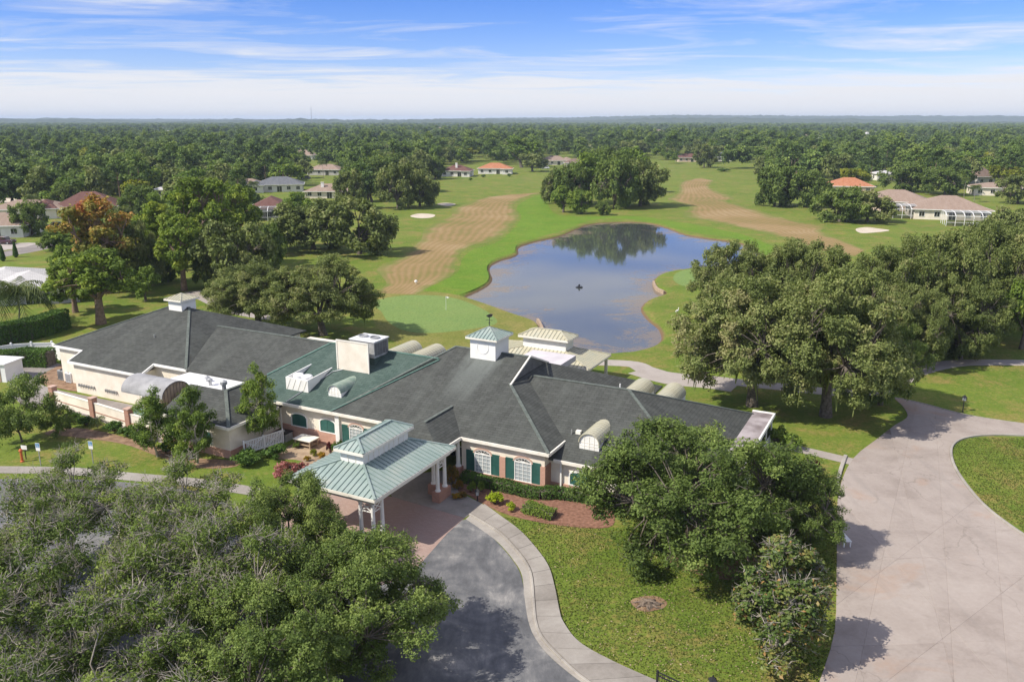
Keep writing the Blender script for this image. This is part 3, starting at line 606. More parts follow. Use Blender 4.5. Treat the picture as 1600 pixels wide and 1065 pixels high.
# far low hills on the horizon
def hills(name, y0, hgt, seed, col):
    rng = np.random.default_rng(seed); n = 900; xs = np.linspace(-y0 * 0.95, y0 * 0.95, n)
    h = np.zeros(n)
    for k in range(1, 16): h += rng.normal() / k ** 0.9 * np.sin(xs / y0 * k * 2.2 + rng.uniform(0, 6.3))
    h = (h - h.min()) / (h.max() - h.min()); h = hgt * (0.45 + 0.55 * h) + rng.uniform(0, 5.0, n) + np.maximum(0, rng.normal(size=n)) * 3.0 * (np.sin(xs / 90.0) > 0)
    rows = []
    for f, dy in ((0, -900), (0.55, -350), (1, 0), (0.5, 600), (0, 1200)): rows.append(np.stack([xs, np.full(n, y0 + dy) + rng.uniform(-60, 60, n), h * f - 3 * (f == 0) + (rng.uniform(-2, 2, n) if 0 < f < 1 else 0)], 1))
    V = np.concatenate(rows); ii = np.arange(5 * n).reshape(5, n)
    F = np.stack([ii[:-1, :-1].ravel(), ii[:-1, 1:].ravel(), ii[1:, 1:].ravel(), ii[1:, :-1].ravel()], 1)
    link(name, np_mesh(name, V, F, col), kind='structure')
M['hill'] = plain('wooded_hill', (0.022, 0.040, 0.018), (0.060, 0.085, 0.032), 0.02, 0.95, detail=8)
hills('hills', 6300, 62, 4, M['hill']); hills('hills', 4300, 36, 9, M['hill'])
# ------------------------------------------------------------------ plants
def unit(v): return v / (np.linalg.norm(v, axis=1, keepdims=True) + 1e-9)
def leaf_faces(P, Nn, S, rng, asp=0.55):
    """one four-cornered leaf spray per point"""
    n = len(P); r = rng.normal(size=(n, 3)); T = unit(np.cross(Nn, r)); B = np.cross(Nn, T)
    S = S[:, None]; bend = Nn * S * 0.25
    V = np.stack([P - T * S, P + B * S * asp + bend, P + T * S, P - B * S * asp + bend], 1).reshape(-1, 3)
    return V, np.arange(4 * n).reshape(n, 4)
def clump_points(C, rad, n, rng, flat=0.75, up=0.45, rnd=0.75, shell=2.3):
    """n leaves in each ball-shaped spray of twigs (centre C, radius rad)"""
    k = len(C); D = unit(rng.normal(size=(k * n, 3))); D[:, 2] = np.where(D[:, 2] < -0.2, D[:, 2] * 0.45, D[:, 2]); rr = rng.uniform(0, 1, k * n) ** (1 / shell)
    cid = np.repeat(np.arange(k), n); R_ = np.asarray(rad)[cid] * rr
    off = D * R_[:, None]; off[:, 2] *= flat
    Nn = unit(D * 0.8 + np.array([0, 0, up]) + rng.normal(size=(k * n, 3)) * rnd)
    return C[cid] + off, Nn, cid
def crown_centres(n, rx, rz, zc, rng, inner=0.22, low=-0.35, lobes=5, lobe_amp=0.22, mind=0.0):
    out = []; ph = rng.uniform(0, 6.28, lobes); am = rng.uniform(0.3, 1, lobes); ks = rng.integers(2, 6, lobes)
    tries = 0
    while len(out) < n and tries < n * 40:
        tries += 1
        d = rng.normal(size=3); d /= np.linalg.norm(d)
        if d[2] < low: continue
        az = math.atan2(d[1], d[0]); lob = 1 + lobe_amp * sum(a * math.sin(k * az + p + 2 * d[2]) for a, k, p in zip(am, ks, ph)) / lobes * 2
        r = (rng.uniform(0.78, 1.0) if rng.uniform() > inner else rng.uniform(0.3, 0.75)) * lob
        p = np.array([d[0] * rx * r, d[1] * rx * r, zc + d[2] * rz * r])
        if mind and any(np.linalg.norm(p - q) < mind for q in out): continue
        out.append(p)
    return np.array(out)
def limb(mb, a, b, r0, r1, rng, segs=4, wob=0.12, sag=0.0, n=5):
    a = np.array(a, float); b = np.array(b, float); L = np.linalg.norm(b - a); pts = []; 
    for i in range(segs + 1):
        t = i / segs; p = a * (1 - t) + b * t
        if 0 < i < segs: p = p + rng.normal(size=3) * wob * L * 0.35
        p[2] += math.sin(t * math.pi) * L * sag
        pts.append(p)
    mb.tube(pts, [r0 + (r1 - r0) * (i / segs) ** 0.8 for i in range(segs + 1)], n, False); return pts
def tree_mesh(kind, seed):
    """returns (trunk mesh, crown mesh, crown radius, height)"""
    rng = np.random.default_rng(seed); mb = MB(); K = dict(
        oak=dict(R=6.5, H=9.5, th=2.3, nc=290, cr=(0.55, 1.0), n=360, s=(0.06, 0.115), rz=0.50, mat='oakleaf', bark='bark', low=-0.8, twig=1),
        sparse=dict(R=6.5, H=9.0, th=2.2, nc=135, cr=(0.6, 1.15), n=270, s=(0.06, 0.115), rz=0.48, mat='sparseleaf', bark='greybark', twig=8, inner=0.4),
        moss=dict(R=8.0, H=12.0, th=2.8, nc=300, cr=(0.6, 1.1), n=330, s=(0.085, 0.155), rz=0.47, mat='mossleaf', bark='bark', moss=1, low=-0.6),
        grove=dict(R=7.5, H=11.0, th=1.6, nc=300, cr=(0.6, 1.1), n=300, s=(0.09, 0.165), rz=0.50, mat='mossleaf', bark='bark', low=-0.95),
        broadpine=dict(R=5.0, H=12.0, th=4.2, nc=150, cr=(0.55, 0.95), n=110, s=(0.15, 0.28), rz=0.40, mat='pineleaf', bark='pinebark', low=-0.75, bough=0.2, inner=0.35),
        turnpine=dict(R=5.0, H=12.0, th=4.0, nc=150, cr=(0.55, 0.95), n=100, s=(0.15, 0.28), rz=0.40, mat='redpine', bark='pinebark', low=-0.75, bough=0.2, inner=0.35),
        midoak=dict(R=8.0, H=10.0, th=2.2, nc=170, cr=(0.8, 1.4), n=75, s=(0.25, 0.45), rz=0.50, mat='oakleaf', bark='bark', low=-0.9),
        midmoss=dict(R=8.0, H=11.0, th=2.2, nc=170, cr=(0.8, 1.4), n=75, s=(0.25, 0.44), rz=0.50, mat='mossleaf', bark='bark', low=-0.88),
        midbright=dict(R=6.0, H=11.0, th=3.0, nc=75, cr=(0.9, 1.7), n=95, s=(0.26, 0.44), rz=0.47, mat='brightleaf', bark='bark', low=-0.85),
        small=dict(R=2.3, H=6.0, th=1.3, nc=95, cr=(0.34, 0.58), n=190, s=(0.05, 0.098), rz=0.44, mat='brightleaf', bark='greybark', low=-0.9),
        smalldark=dict(R=3.0, H=5.0, th=1.0, nc=70, cr=(0.45, 0.75), n=220, s=(0.06, 0.11), rz=0.45, mat='oakleaf', bark='bark', low=-0.7),
        magnolia=dict(R=2.4, H=8.5, th=0.8, nc=110, cr=(0.4, 0.75), n=150, s=(0.075, 0.14), rz=0.48, mat='magleaf', bark='greybark', low=-0.9, twig=4),
        far=dict(R=5.0, H=10.0, th=2.4, nc=34, cr=(1.1, 1.9), n=95, s=(0.32, 0.58), rz=0.42, mat='farleaf', bark='bark', low=-0.6),
        farmoss=dict(R=5.5, H=9.5, th=2.2, nc=34, cr=(1.1, 1.9), n=95, s=(0.32, 0.58), rz=0.44, mat='mossleaf', bark='bark', low=-0.6),
        farbright=dict(R=4.5, H=10.5, th=2.6, nc=30, cr=(1.0, 1.8), n=95, s=(0.3, 0.55), rz=0.42, mat='brightleaf', bark='bark', low=-0.5),
        faryellow=dict(R=4.5, H=9.5, th=2.6, nc=30, cr=(1.0, 1.8), n=95, s=(0.3, 0.55), rz=0.40, mat='yellowleaf', bark='bark', low=-0.4),
    ).get(kind)
    if kind in ('pine', 'redpine', 'farpine'):
        far = kind == 'farpine'; H = 16.0; Rr = 4.0; lean = rng.normal(size=2) * 0.5
        top = np.array([lean[0], lean[1], H * 0.93]); mid = np.array([lean[0] * 0.3, lean[1] * 0.3, H * 0.5])
        mb.tube([(0, 0, -0.1), mid, top], [0.26, 0.19, 0.06], 6, False)
        C = []; nb = 14 if far else 34
        for i in range(nb):
            t = (0.42 if not far else 0.5) + (0.56 if not far else 0.48) * (i / (nb - 1)); o = mid + (top - mid) * ((t - 0.5) / 0.45); az = i * 2.4 + rng.uniform(-0.5, 0.5)
            L = Rr * (1.02 - 0.72 * (max(t - 0.5, 0) / 0.5) ** 1.8) * rng.uniform(0.55, 1.0); e = o + np.array([math.cos(az) * L, math.sin(az) * L, L * rng.uniform(0.1, 0.75)])
            if not far: limb(mb, o, e, 0.07, 0.025, rng, 3, 0.15, n=4)
            for q in ((0.62, 1.0) if far else (0.45, 0.72, 1.0)): C.append(o + (e - o) * q + rng.normal(size=3) * 0.3)
        C = np.array(C); rad = rng.uniform(0.7, 1.2, len(C)) * (1.3 if far else 1.0); n = 70 if far else 150
        P, Nn, cid = clump_points(C, rad, n, rng, 0.8, 0.35, 0.9, 1.7); S = rng.uniform(0.28, 0.5, len(P)) if far else rng.uniform(0.18, 0.34, len(P))
        V, F = leaf_faces(P, Nn, S, rng, 0.34 if not far else 0.5); base = rng.uniform(0.15, 0.75, len(C)) + (C[:, 2] / H - 0.75) * 0.5
        if kind == 'redpine': base = np.clip((C[:, 2] / H - 0.5) * 1.5 + rng.normal(size=len(C)) * 0.2, 0, 1)
        tint = np.clip(base[cid] + rng.normal(size=len(P)) * 0.10, 0, 1)
        return mb.mesh('trunk', M['pinebark'], True), np_mesh('crown', V, F, M['redpine' if kind == 'redpine' else ('farleaf' if far else 'pineleaf')], tint), Rr + 0.6, H
    R_, H, th = K['R'], K['H'], K['th']; rz = H * K['rz']; zc = H - rz * 0.98 - K['cr'][1] * 0.35
    sm_ = kind in ('small', 'smalldark', 'magnolia'); nb_ = K['nc'] // 2 if sm_ else max(14, int(K['nc'] / (2.0 if kind.startswith('far') else 2.8 if kind in ('oak', 'moss', 'grove') else 3.6))); br_ = R_ * K.get('bough', 0.12 if sm_ else 0.17)
    BC = crown_centres(nb_, R_ - br_ * 0.6 - K['cr'][0] * 0.4, rz * 0.93, zc, rng, K.get('inner', 0.2), K.get('low', -0.35), mind=br_ * 0.42)
    bi = np.arange(K['nc']) % len(BC); dd_ = unit(rng.normal(size=(K['nc'], 3))) * (br_ * rng.uniform(0.2, 1.0, K['nc']) ** 0.5)[:, None]; dd_[:, 2] *= 0.65
    C = BC[bi] + dd_; btint = rng.normal(size=len(BC)) * 0.13
    rad = rng.uniform(*K['cr'], len(C))
    if kind == 'magnolia':
        f = np.clip((H - C[:, 2]) / H, 0.12, 1) ** 0.6; C[:, :2] *= f[:, None] * 1.25
    if kind == 'small': C[:, :2] *= (np.clip((H - C[:, 2]) / H, 0.15, 1) ** 0.55 * 1.2)[:, None]
    far = kind.startswith('far')
    r0 = 0.042 * H if kind not in ('small', 'smalldark', 'magnolia') else 0.017 * H
    lean = rng.normal(size=2) * 0.25; tt_ = np.array([lean[0], lean[1], th])
    mb.tube([(0, 0, -0.1), (lean[0] * 0.4, lean[1] * 0.4, th * 0.5), tt_], [r0 * 1.25, r0 * 0.9, r0 * 0.8], 8, False)
    nl = 3 if far else 7 if kind not in ('small', 'smalldark', 'magnolia') else 5
    heads = []
    for i in range(nl):
        az = 2 * math.pi * i / nl + rng.uniform(-0.4, 0.4); L = R_ * rng.uniform(0.42, 0.62); e = tt_ + np.array([math.cos(az) * L, math.sin(az) * L, (H - th) * rng.uniform(0.25, 0.5)])
        pts = limb(mb, tt_ + np.array([0, 0, -0.25]), e, r0 * 0.55, r0 * 0.22, rng, 4, 0.10, 0.04, 6); heads += [p for p in pts[2:]]
    heads.append(tt_ + np.array([0, 0, (H - th) * 0.45])); limb(mb, tt_, heads[-1], r0 * 0.6, r0 * 0.2, rng, 3, 0.06)
    heads = np.array(heads)
    if not far:
        for c in C:
            h = heads[np.argmin(np.linalg.norm(heads - c, axis=1) + np.abs(heads[:, 2] - c[2]) * 0.2)]
            limb(mb, h, c, r0 * 0.16, r0 * 0.05, rng, 3, 0.16, 0.03, 4)
    tw = K.get('twig', 0)
    if tw:
        for c, rr in zip(C, rad):
            for j in range(tw):
                d = rng.normal(size=3); d[2] = abs(d[2]) * 0.8; d /= np.linalg.norm(d); o_ = c + rng.normal(size=3) * 0.2
                pts = limb(mb, o_, c + d * rr * rng.uniform(0.8, 1.45), 0.030, 0.010, rng, 3, 0.16, 0, 3)
                for q in range(2):
                    d2 = d + rng.normal(size=3) * 0.6; d2 /= np.linalg.norm(d2); limb(mb, pts[1 + q], pts[1 + q] + d2 * rr * 0.6, 0.015, 0.007, rng, 1, 0, 0, 3)
    sub = rng.integers(max(3, K['n'] // 3), K['n'], len(C)) if False else None
    P, Nn, cid = clump_points(C, rad, K['n'], rng, 0.72)
    # break each spray into smaller tufts so that its outline is uneven
    nt_ = 14; tuft = unit(rng.normal(size=(len(C) * nt_, 3))) * (rng.uniform(0.55, 1.05, len(C) * nt_) * np.repeat(rad, nt_))[:, None]; tuft[:, 2] *= 0.75
    pick = cid * nt_ + rng.integers(0, nt_, len(P)); sel = rng.uniform(size=len(P)) < 0.72
    tpos = C[cid] + tuft[pick] + rng.normal(size=(len(P), 3)) * (rad[cid] * 0.17)[:, None]
    P = np.where(sel[:, None], tpos, P); Nn = np.where(sel[:, None], unit(unit(tuft[pick]) * 0.7 + np.array([0, 0, 0.7]) + rng.normal(size=(len(P), 3)) * 0.55), Nn)
    S = rng.uniform(*K['s'], len(P)); base = np.clip(rng.uniform(0.3, 0.62, len(C)) + btint[bi], 0.05, 0.95); tb = rng.normal(size=len(C) * nt_) * 0.10
    tint = np.clip(base[cid] + tb[pick] + rng.normal(size=len(P)) * 0.10, 0, 1)
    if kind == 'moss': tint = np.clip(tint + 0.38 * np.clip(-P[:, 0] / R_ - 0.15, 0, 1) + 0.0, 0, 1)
    if kind == 'turnpine': tint = np.clip((P[:, 2] / H - 0.42) * 1.15 + base[cid] - 0.5 + rng.normal(size=len(P)) * 0.12, 0, 1)
    V, F = leaf_faces(P, Nn, S, rng)
    if kind == 'magnolia': tint = np.where(rng.uniform(size=len(tint)) < 0.035, 0.95, tint)
    if K.get('moss') or kind == 'midmoss':
        low = np.where(C[:, 2] < zc - rz * 0.05)[0]; m_ = 3 if K.get('moss') else 1; ci = np.repeat(low, m_)
        Pm = C[ci] + rng.normal(size=(len(ci), 3)) * (rad[ci] * 0.45)[:, None]; Ln = rng.uniform(0.4, 1.3, len(ci)); az = rng.uniform(0, 6.28, len(ci)); wv = np.stack([np.cos(az), np.sin(az), 0 * az], 1) * rng.uniform(0.05, 0.13, len(ci))[:, None]
        dn = np.stack([rng.normal(size=len(ci)) * 0.08, rng.normal(size=len(ci)) * 0.08, -Ln], 1)
        Vm = np.stack([Pm - wv, Pm + wv, Pm + dn + wv * 0.3, Pm + dn - wv * 0.3], 1).reshape(-1, 3)
        F = np.concatenate([F, np.arange(len(Vm)).reshape(-1, 4) + len(V)]); V = np.concatenate([V, Vm]); tint = np.r_[tint, rng.uniform(0.3, 0.75, len(ci))]
    return mb.mesh('trunk', M[K['bark']], True), np_mesh('crown', V, F, M[K['mat']], tint), R_, H
TREES = {}
def get_tree(kind, var):
    k = (kind, var)
    if k not in TREES:
        tr, cr, r_, h_ = tree_mesh(kind, sum(map(ord, kind)) * 7 + var * 31); TREES[k] = (tr, cr, r_, h_)
    return TREES[k]
prng = random.Random(5)
NAMES = dict(grove='oak_tree', broadpine='pine_tree', turnpine='pine_tree', oak='oak_tree', sparse='oak_tree', moss='oak_tree', midoak='oak_tree', midmoss='oak_tree', midbright='leafy_tree', small='young_tree', smalldark='young_tree', magnolia='magnolia_tree', pine='pine_tree', redpine='pine_tree', farpine='pine_tree', far='oak_tree', farmoss='oak_tree', farbright='leafy_tree', faryellow='leafy_tree')
def put_tree(kind, loc, radius, height, label, group=None, var=None, rz=None, cat='tree'):
    var = prng.randrange(2) if var is None else var
    tr, cr, r_, h_ = get_tree(kind, var); rz = prng.uniform(0, 6.28) if rz is None else rz
    t = thing(NAMES[kind], label, cat, (loc[0], loc[1], 0), rz, group); t.scale = (radius / r_, radius / r_, height / h_)
    link('trunk', tr, t); link('crown', cr, t); return t
def px_tree(kind, px, py, wpx, top, label, group=None, var=None, cap=None, rz=None):
    """tree surveyed from the photograph: foot (px, py), crown width wpx and the row of its top"""
    b = G(px, py); s = FOC / depth(b); rr = wpx / s / 2; h = max(height_at(b, top), 2.0)
    return put_tree(kind, b, rr, h, label, group, var, rz)
def leaf_box(name, mat, x, y, z, parent=None, dens=260, s=(0.05, 0.10), seed=1, round_=0.15, loc=None):
    """clipped hedge: leaves on the skin of a rounded box"""
    rng = np.random.default_rng(seed); area = 2 * (x * z + y * z) + x * y; n = int(area * dens)
    P = rng.uniform(-1, 1, (n, 3)); f = rng.choice(5, n, p=np.array([x * z, x * z, y * z, y * z, x * y]) / area)
    P[f == 0, 1] = -1; P[f == 1, 1] = 1; P[f == 2, 0] = -1; P[f == 3, 0] = 1; P[f == 4, 2] = 1
    Nn = np.zeros((n, 3)); Nn[f == 0, 1] = -1; Nn[f == 1, 1] = 1; Nn[f == 2, 0] = -1; Nn[f == 3, 0] = 1; Nn[f == 4, 2] = 1
    wob = 0.05 * np.sin(P[:, 0] * x * 2.3 + seed) + 0.05 * np.sin(P[:, 1] * y * 2.9 + seed * 2)
    P = P * np.array([x / 2, y / 2, z / 2]) + np.array([0, 0, z / 2]); P[:, 2] += wob * (P[:, 2] / z); P += rng.normal(size=(n, 3)) * 0.05 * np.array([1, 1, 0.8])
    Nn = unit(Nn + rng.normal(size=(n, 3)) * 0.75 + np.array([0, 0, 0.3])); V, F = leaf_faces(P, Nn, rng.uniform(*s, n), rng, 0.6)
    return link(name, np_mesh(name, V, F, mat, np.clip(0.5 + rng.normal(size=n) * 0.22, 0, 1)), parent, loc)
def hedge(line, wd, ht, label, mat='hedge', seed=1, dens=240, group=None, s=(0.05, 0.10)):
    """clipped hedge along a ground line"""
    P = resample(line, max(3, int(sum((line[i + 1] - line[i]).length for i in range(len(line) - 1)) / 0.5))); rng = np.random.default_rng(seed)
    o = P[0]; t = thing('hedge', label, 'hedge', (o.x, o.y, 0), 0, group); Vs = []; Fs = []; Ts = []; c = 0; core = MB(); cv_ = []
    for i in range(len(P) - 1):
        a, b = P[i], P[i + 1]; d = b - a; L = d.length; d.normalize(); sd = Vector((-d.y, d.x, 0)); n = int(L * (2 * ht + wd) * dens)
        u = rng.uniform(0, 1, n); k = rng.uniform(0, 2 * ht + wd, n)
        lat = np.where(k < ht, -wd / 2, np.where(k < ht + wd, k - ht - wd / 2, wd / 2)); z = np.where(k < ht, k, np.where(k < ht + wd, ht, k - ht - wd))
        edge = np.abs(lat) / (wd / 2); z = z - np.where((z > ht - 0.12) & (edge > 0.7), 0.08, 0)
        X = (a.x - o.x) + d.x * L * u + sd.x * lat; Y = (a.y - o.y) + d.y * L * u + sd.y * lat
        Pn = np.stack([X, Y, z + 0.05 * np.sin(X * 2.1) + 0.04 * np.sin(Y * 3.7)], 1) + rng.normal(size=(n, 3)) * 0.045
        Nb = np.where((k < ht)[:, None], np.array([-sd.x, -sd.y, 0.2]), np.where((k < ht + wd)[:, None], np.array([0, 0, 1.0]), np.array([sd.x, sd.y, 0.2])))
        V, F = leaf_faces(Pn, unit(Nb + rng.normal(size=(n, 3)) * 0.7), rng.uniform(*s, n), rng, 0.6)
        Vs.append(V); Fs.append(F + c); c += len(V); Ts.append(np.clip(0.45 + rng.normal(size=n) * 0.2 + 0.15 * np.sin(X * 1.3), 0, 1))
    link('foliage', np_mesh('foliage', np.concatenate(Vs), np.concatenate(Fs), M[mat], np.concatenate(Ts)), t)
    mb = MB()
    for i in range(len(P) - 1):
        a, b = P[i] - o, P[i + 1] - o; mb.bar((a.x, a.y, ht * 0.42), (b.x, b.y, ht * 0.42), wd * 0.72, ht * 0.80)
    mb.build('stems', M['bark'], t); return t
SHR = {}
def shrub(loc, r_, h_, mat, label, seed=1, name='shrub', group=None, n=26, spiky=False, cat='shrub'):
    key = (mat, seed, spiky)
    if key not in SHR:
        rng = np.random.default_rng(seed * 13 + len(mat)); mb = MB(); C = crown_centres(n, 0.72, 0.42, 0.5, rng, 0.3, -0.4)
        for c in C: limb(mb, (0, 0, 0), c, 0.03, 0.01, rng, 2, 0.1, 0, 3)
        P, Nn, cid = clump_points(C, rng.uniform(0.2, 0.34, len(C)), 60, rng, 0.9, 0.5, 0.8); S = rng.uniform(0.055, 0.11, len(P)) * (1.5 if spiky else 1)
        V, F = leaf_faces(P, Nn, S, rng, 0.3 if spiky else 0.55); tn = np.clip(rng.uniform(0.25, 0.8, len(C))[cid] + rng.normal(size=len(P)) * 0.14, 0, 1)
        SHR[key] = (mb.mesh('stems', M['bark']), np_mesh('foliage', V, F, M[mat], tn))
    st_, fo = SHR[key]; t = thing(name, label, cat, (loc[0], loc[1], 0), prng.uniform(0, 6), group); t.scale = (r_, r_, h_); link('stems', st_, t); link('foliage', fo, t); return t
PALM = {}
def palm(loc, h, r_, label, seed=1, group=None):
    if seed not in PALM:
        rng = np.random.default_rng(seed); mb = MB(); mb.tube([(0, 0, 0), (0.1, 0.05, 0.5), (0.05, 0, 1.0)], [0.035, 0.028, 0.024], 8)
        fr = []
        for i in range(34):
            az = i * 2.4; el = rng.uniform(-0.25, 1.15); L = rng.uniform(0.8, 1.0); pts = []; 
            for j in range(9):
                t = j / 8; pts.append(np.array([math.cos(az) * L * t * math.cos(el * (1 - t * 0.4)), math.sin(az) * L * t * math.cos(el * (1 - t * 0.4)), L * (math.sin(el) * t - 0.62 * t * t)]))
            V = []; F = []; sd = np.array([-math.sin(az), math.cos(az), 0])
            for j in range(1, 9):
                for sgn in (-1, 1):
                    for q in (0, 0.5):
                        p = pts[j - 1] * (1 - q) + pts[j] * q; wl = 0.36 * (1 - abs(j / 8 - 0.45) * 1.2); tip = p + sd * sgn * wl + (pts[j] - pts[j - 1]) * 1.2 + np.array([0, 0, -0.16 - 0.1 * rng.uniform()]); o = len(V)
                        V += [p, p + (pts[j] - pts[j - 1]) * 0.3, tip]; F.append((o, o + 1, o + 2))
            fr.append(np_mesh('frond', np.array(V), np.array(F), M['palmleaf'], np.clip(0.5 + rng.normal(size=len(F)) * 0.15 + (el - 0.5) * 0.3, 0, 1)))
        PALM[seed] = (mb.mesh('trunk', M['greybark'], True), fr)
    tr, fr = PALM[seed]; t = thing('palm_tree', label, 'palm', (loc[0], loc[1], 0), prng.uniform(0, 6), group)
    a = link('trunk', tr, t); a.scale = (h * 0.25 + r_ * 0.4, h * 0.25 + r_ * 0.4, h)
    for f in fr: o = link('frond', f, t, (0.05 * h * 0.3, 0, h)); o.scale = (r_, r_, r_)
    return t
# ------------------------------------------------------------------ the clubhouse (local frame: a along the front, b to the back)
TH = R(-27); OX, OY = 2.739, 58.211
club = thing('clubhouse', 'long cream clubhouse with charcoal hip roofs, green shingle section and cupolas', 'building', (OX, OY, 0), TH)
def CW(a, b, z=0.0): return Vector((OX + a * math.cos(TH) - b * math.sin(TH), OY + a * math.sin(TH) + b * math.cos(TH), z))
def P3(*pts): return [Vector(p) for p in pts]
def zf(b, z0=3.4): return z0 + 0.4 * b
def slab_up(mb, pts, t=0.14):
    n = (Vector(pts[1]) - Vector(pts[0])).cross(Vector(pts[2]) - Vector(pts[0]))
    if n.z < 0: pts = list(reversed(pts))
    return mb.prism([Vector(p) for p in pts], t)
def roofpart(name, faces, mat, parent=club, t=0.14):
    mb = MB()
    for f in faces: slab_up(mb, f, t)
    return mb.build(name, mat, parent, uv=True)
def caps(roof, lines, mat, w=0.26, h=0.07):
    for p, q in lines: MB().bar(Vector(p) + Vector((0, 0, 0.02)), Vector(q) + Vector((0, 0, 0.02)), w, h).build('ridge_cap', mat, roof)
def fascia(roof, lines, mat=None, w=0.12, h=0.24):
    for p, q in lines:
        p, q = Vector(p), Vector(q); d = (q - p).normalized(); o = Vector((0, 0, -0.10))
        MB().bar(p + o, q + o, w, h).build('gutter', mat or M['trim'], roof)
# --- walls
def wall(a0, a1, b0, b1, z1, mat='cream', z0=0.0, name='wall'): return MB().box(a0, a1, b0, b1, z0, z1).build(name, M[mat], club, uv=True)
main_wall = wall(-7.75, -0.45, 0.32, 19.6, 3.38); wall(-19.9, -12.6, 0.34, 19.6, 3.38); wall(-12.6, -7.75, 3.6, 19.5, 3.36)
wing_wall = wall(-0.45, 10.9, 1.3, 17.7, 2.6)
green_wall = wall(-27.1, -19.9, 0.60, 15.9, 3.36)
wall(-36.0, -27.1, 4.0, 15.8, 4.6)
svc_wall = wall(-34.9, -26.85, -5.6, 3.9, 2.86)
wall(-38.9, -34.9, -1.2, 3.9, 3.7)
lb_wall = wall(-54.6, -44.5, 0.32, 2.1, 3.40); lb2 = wall(-59.2, -40.0, 2.1, 18.6, 4.05)
for a0, a1, b0, b1, z1, m_ in ((-7.80, -0.39, 0.24, 0.32, 0.57, 'brick2'), (-0.45, -0.36, 0.24, 1.3, 2.15, 'brick'), (-0.40, 10.96, 1.22, 1.30, 0.62, 'brick2'), (-27.08, -19.96, 0.52, 0.60, 1.18, 'brick2'), (-19.9, -12.6, 0.26, 0.34, 0.57, 'brick2'),
                               (-34.96, -26.78, -5.68, -5.60, 0.70, 'brick2'), (-26.85, -26.77, -5.60, 0.52, 0.70, 'brick'), (-4.30, -3.78, 0.22, 0.32, 2.30, 'brick2'), (-0.78, -0.36, 0.22, 0.32, 2.15, 'brick2')):
    MB().box(a0, a1, b0, b1, 0, z1).build('brick_facing', M[m_], club, uv=True)
MB().box(-7.8, -0.34, 0.17, 0.32, 0.55, 0.62).build('brick_sill', M['brick2'], club, uv=True)
# --- windows
def arch_pts(a0, a1, z0, z1, rise, b, n=10):
    c = (a0 + a1) / 2; hw = (a1 - a0) / 2; pts = [(a0, b, z0), (a1, b, z0)]
    for i in range(n + 1):
        t = math.pi * i / n; pts.append((c + hw * math.cos(t), b, z1 + rise * math.sin(t)))
    return pts
def band(mb, a0, a1, z1, rise, wdt, b0, b1, n=10):
    """arched band above an opening"""
    c = (a0 + a1) / 2; hw = (a1 - a0) / 2
    for i in range(n):
        q = []
        for t in (math.pi * i / n, math.pi * (i + 1) / n):
            q.append(((c + hw * math.cos(t), z1 + rise * math.sin(t)), (c + (hw + wdt) * math.cos(t), z1 + (rise + wdt) * math.sin(t))))
        (p0, p1), (q0, q1) = q
        mb.add([(p0[0], b0, p0[1]), (p1[0], b0, p1[1]), (q1[0], b0, q1[1]), (q0[0], b0, q0[1]), (p0[0], b1, p0[1]), (p1[0], b1, p1[1]), (q1[0], b1, q1[1]), (q0[0], b1, q0[1])],
               [(0, 1, 2, 3), (7, 6, 5, 4), (0, 4, 5, 1), (1, 5, 6, 2), (2, 6, 7, 3), (3, 7, 4, 0)])
def shutter(a0, a1, z0, z1, b, parent, slope=0.0):
    mb = MB(); mb.prism([(a0, b - 0.05, z0), (a1, b - 0.05, z0), (a1, b - 0.05, z1 + slope), (a0, b - 0.05, z1)], Vector((0, 0.05, 0)))
    w_ = 0.08
    for x0, x1 in ((a0, a0 + w_), (a1 - w_, a1)): mb.box(x0, x1, b - 0.075, b - 0.05, z0, min(z1, z1 + slope))
    for z in (z0, (z0 + z1) / 2, min(z1, z1 + slope) - w_): mb.box(a0 + w_, a1 - w_, b - 0.072, b - 0.05, z, z + w_)
    n = int((z1 - z0) / 0.09)
    for i in range(n): mb.box(a0 + w_, a1 - w_, b - 0.064, b - 0.05, z0 + 0.04 + i * 0.09, z0 + 0.085 + i * 0.09)
    mb.build('shutter', M['shutter'], parent)
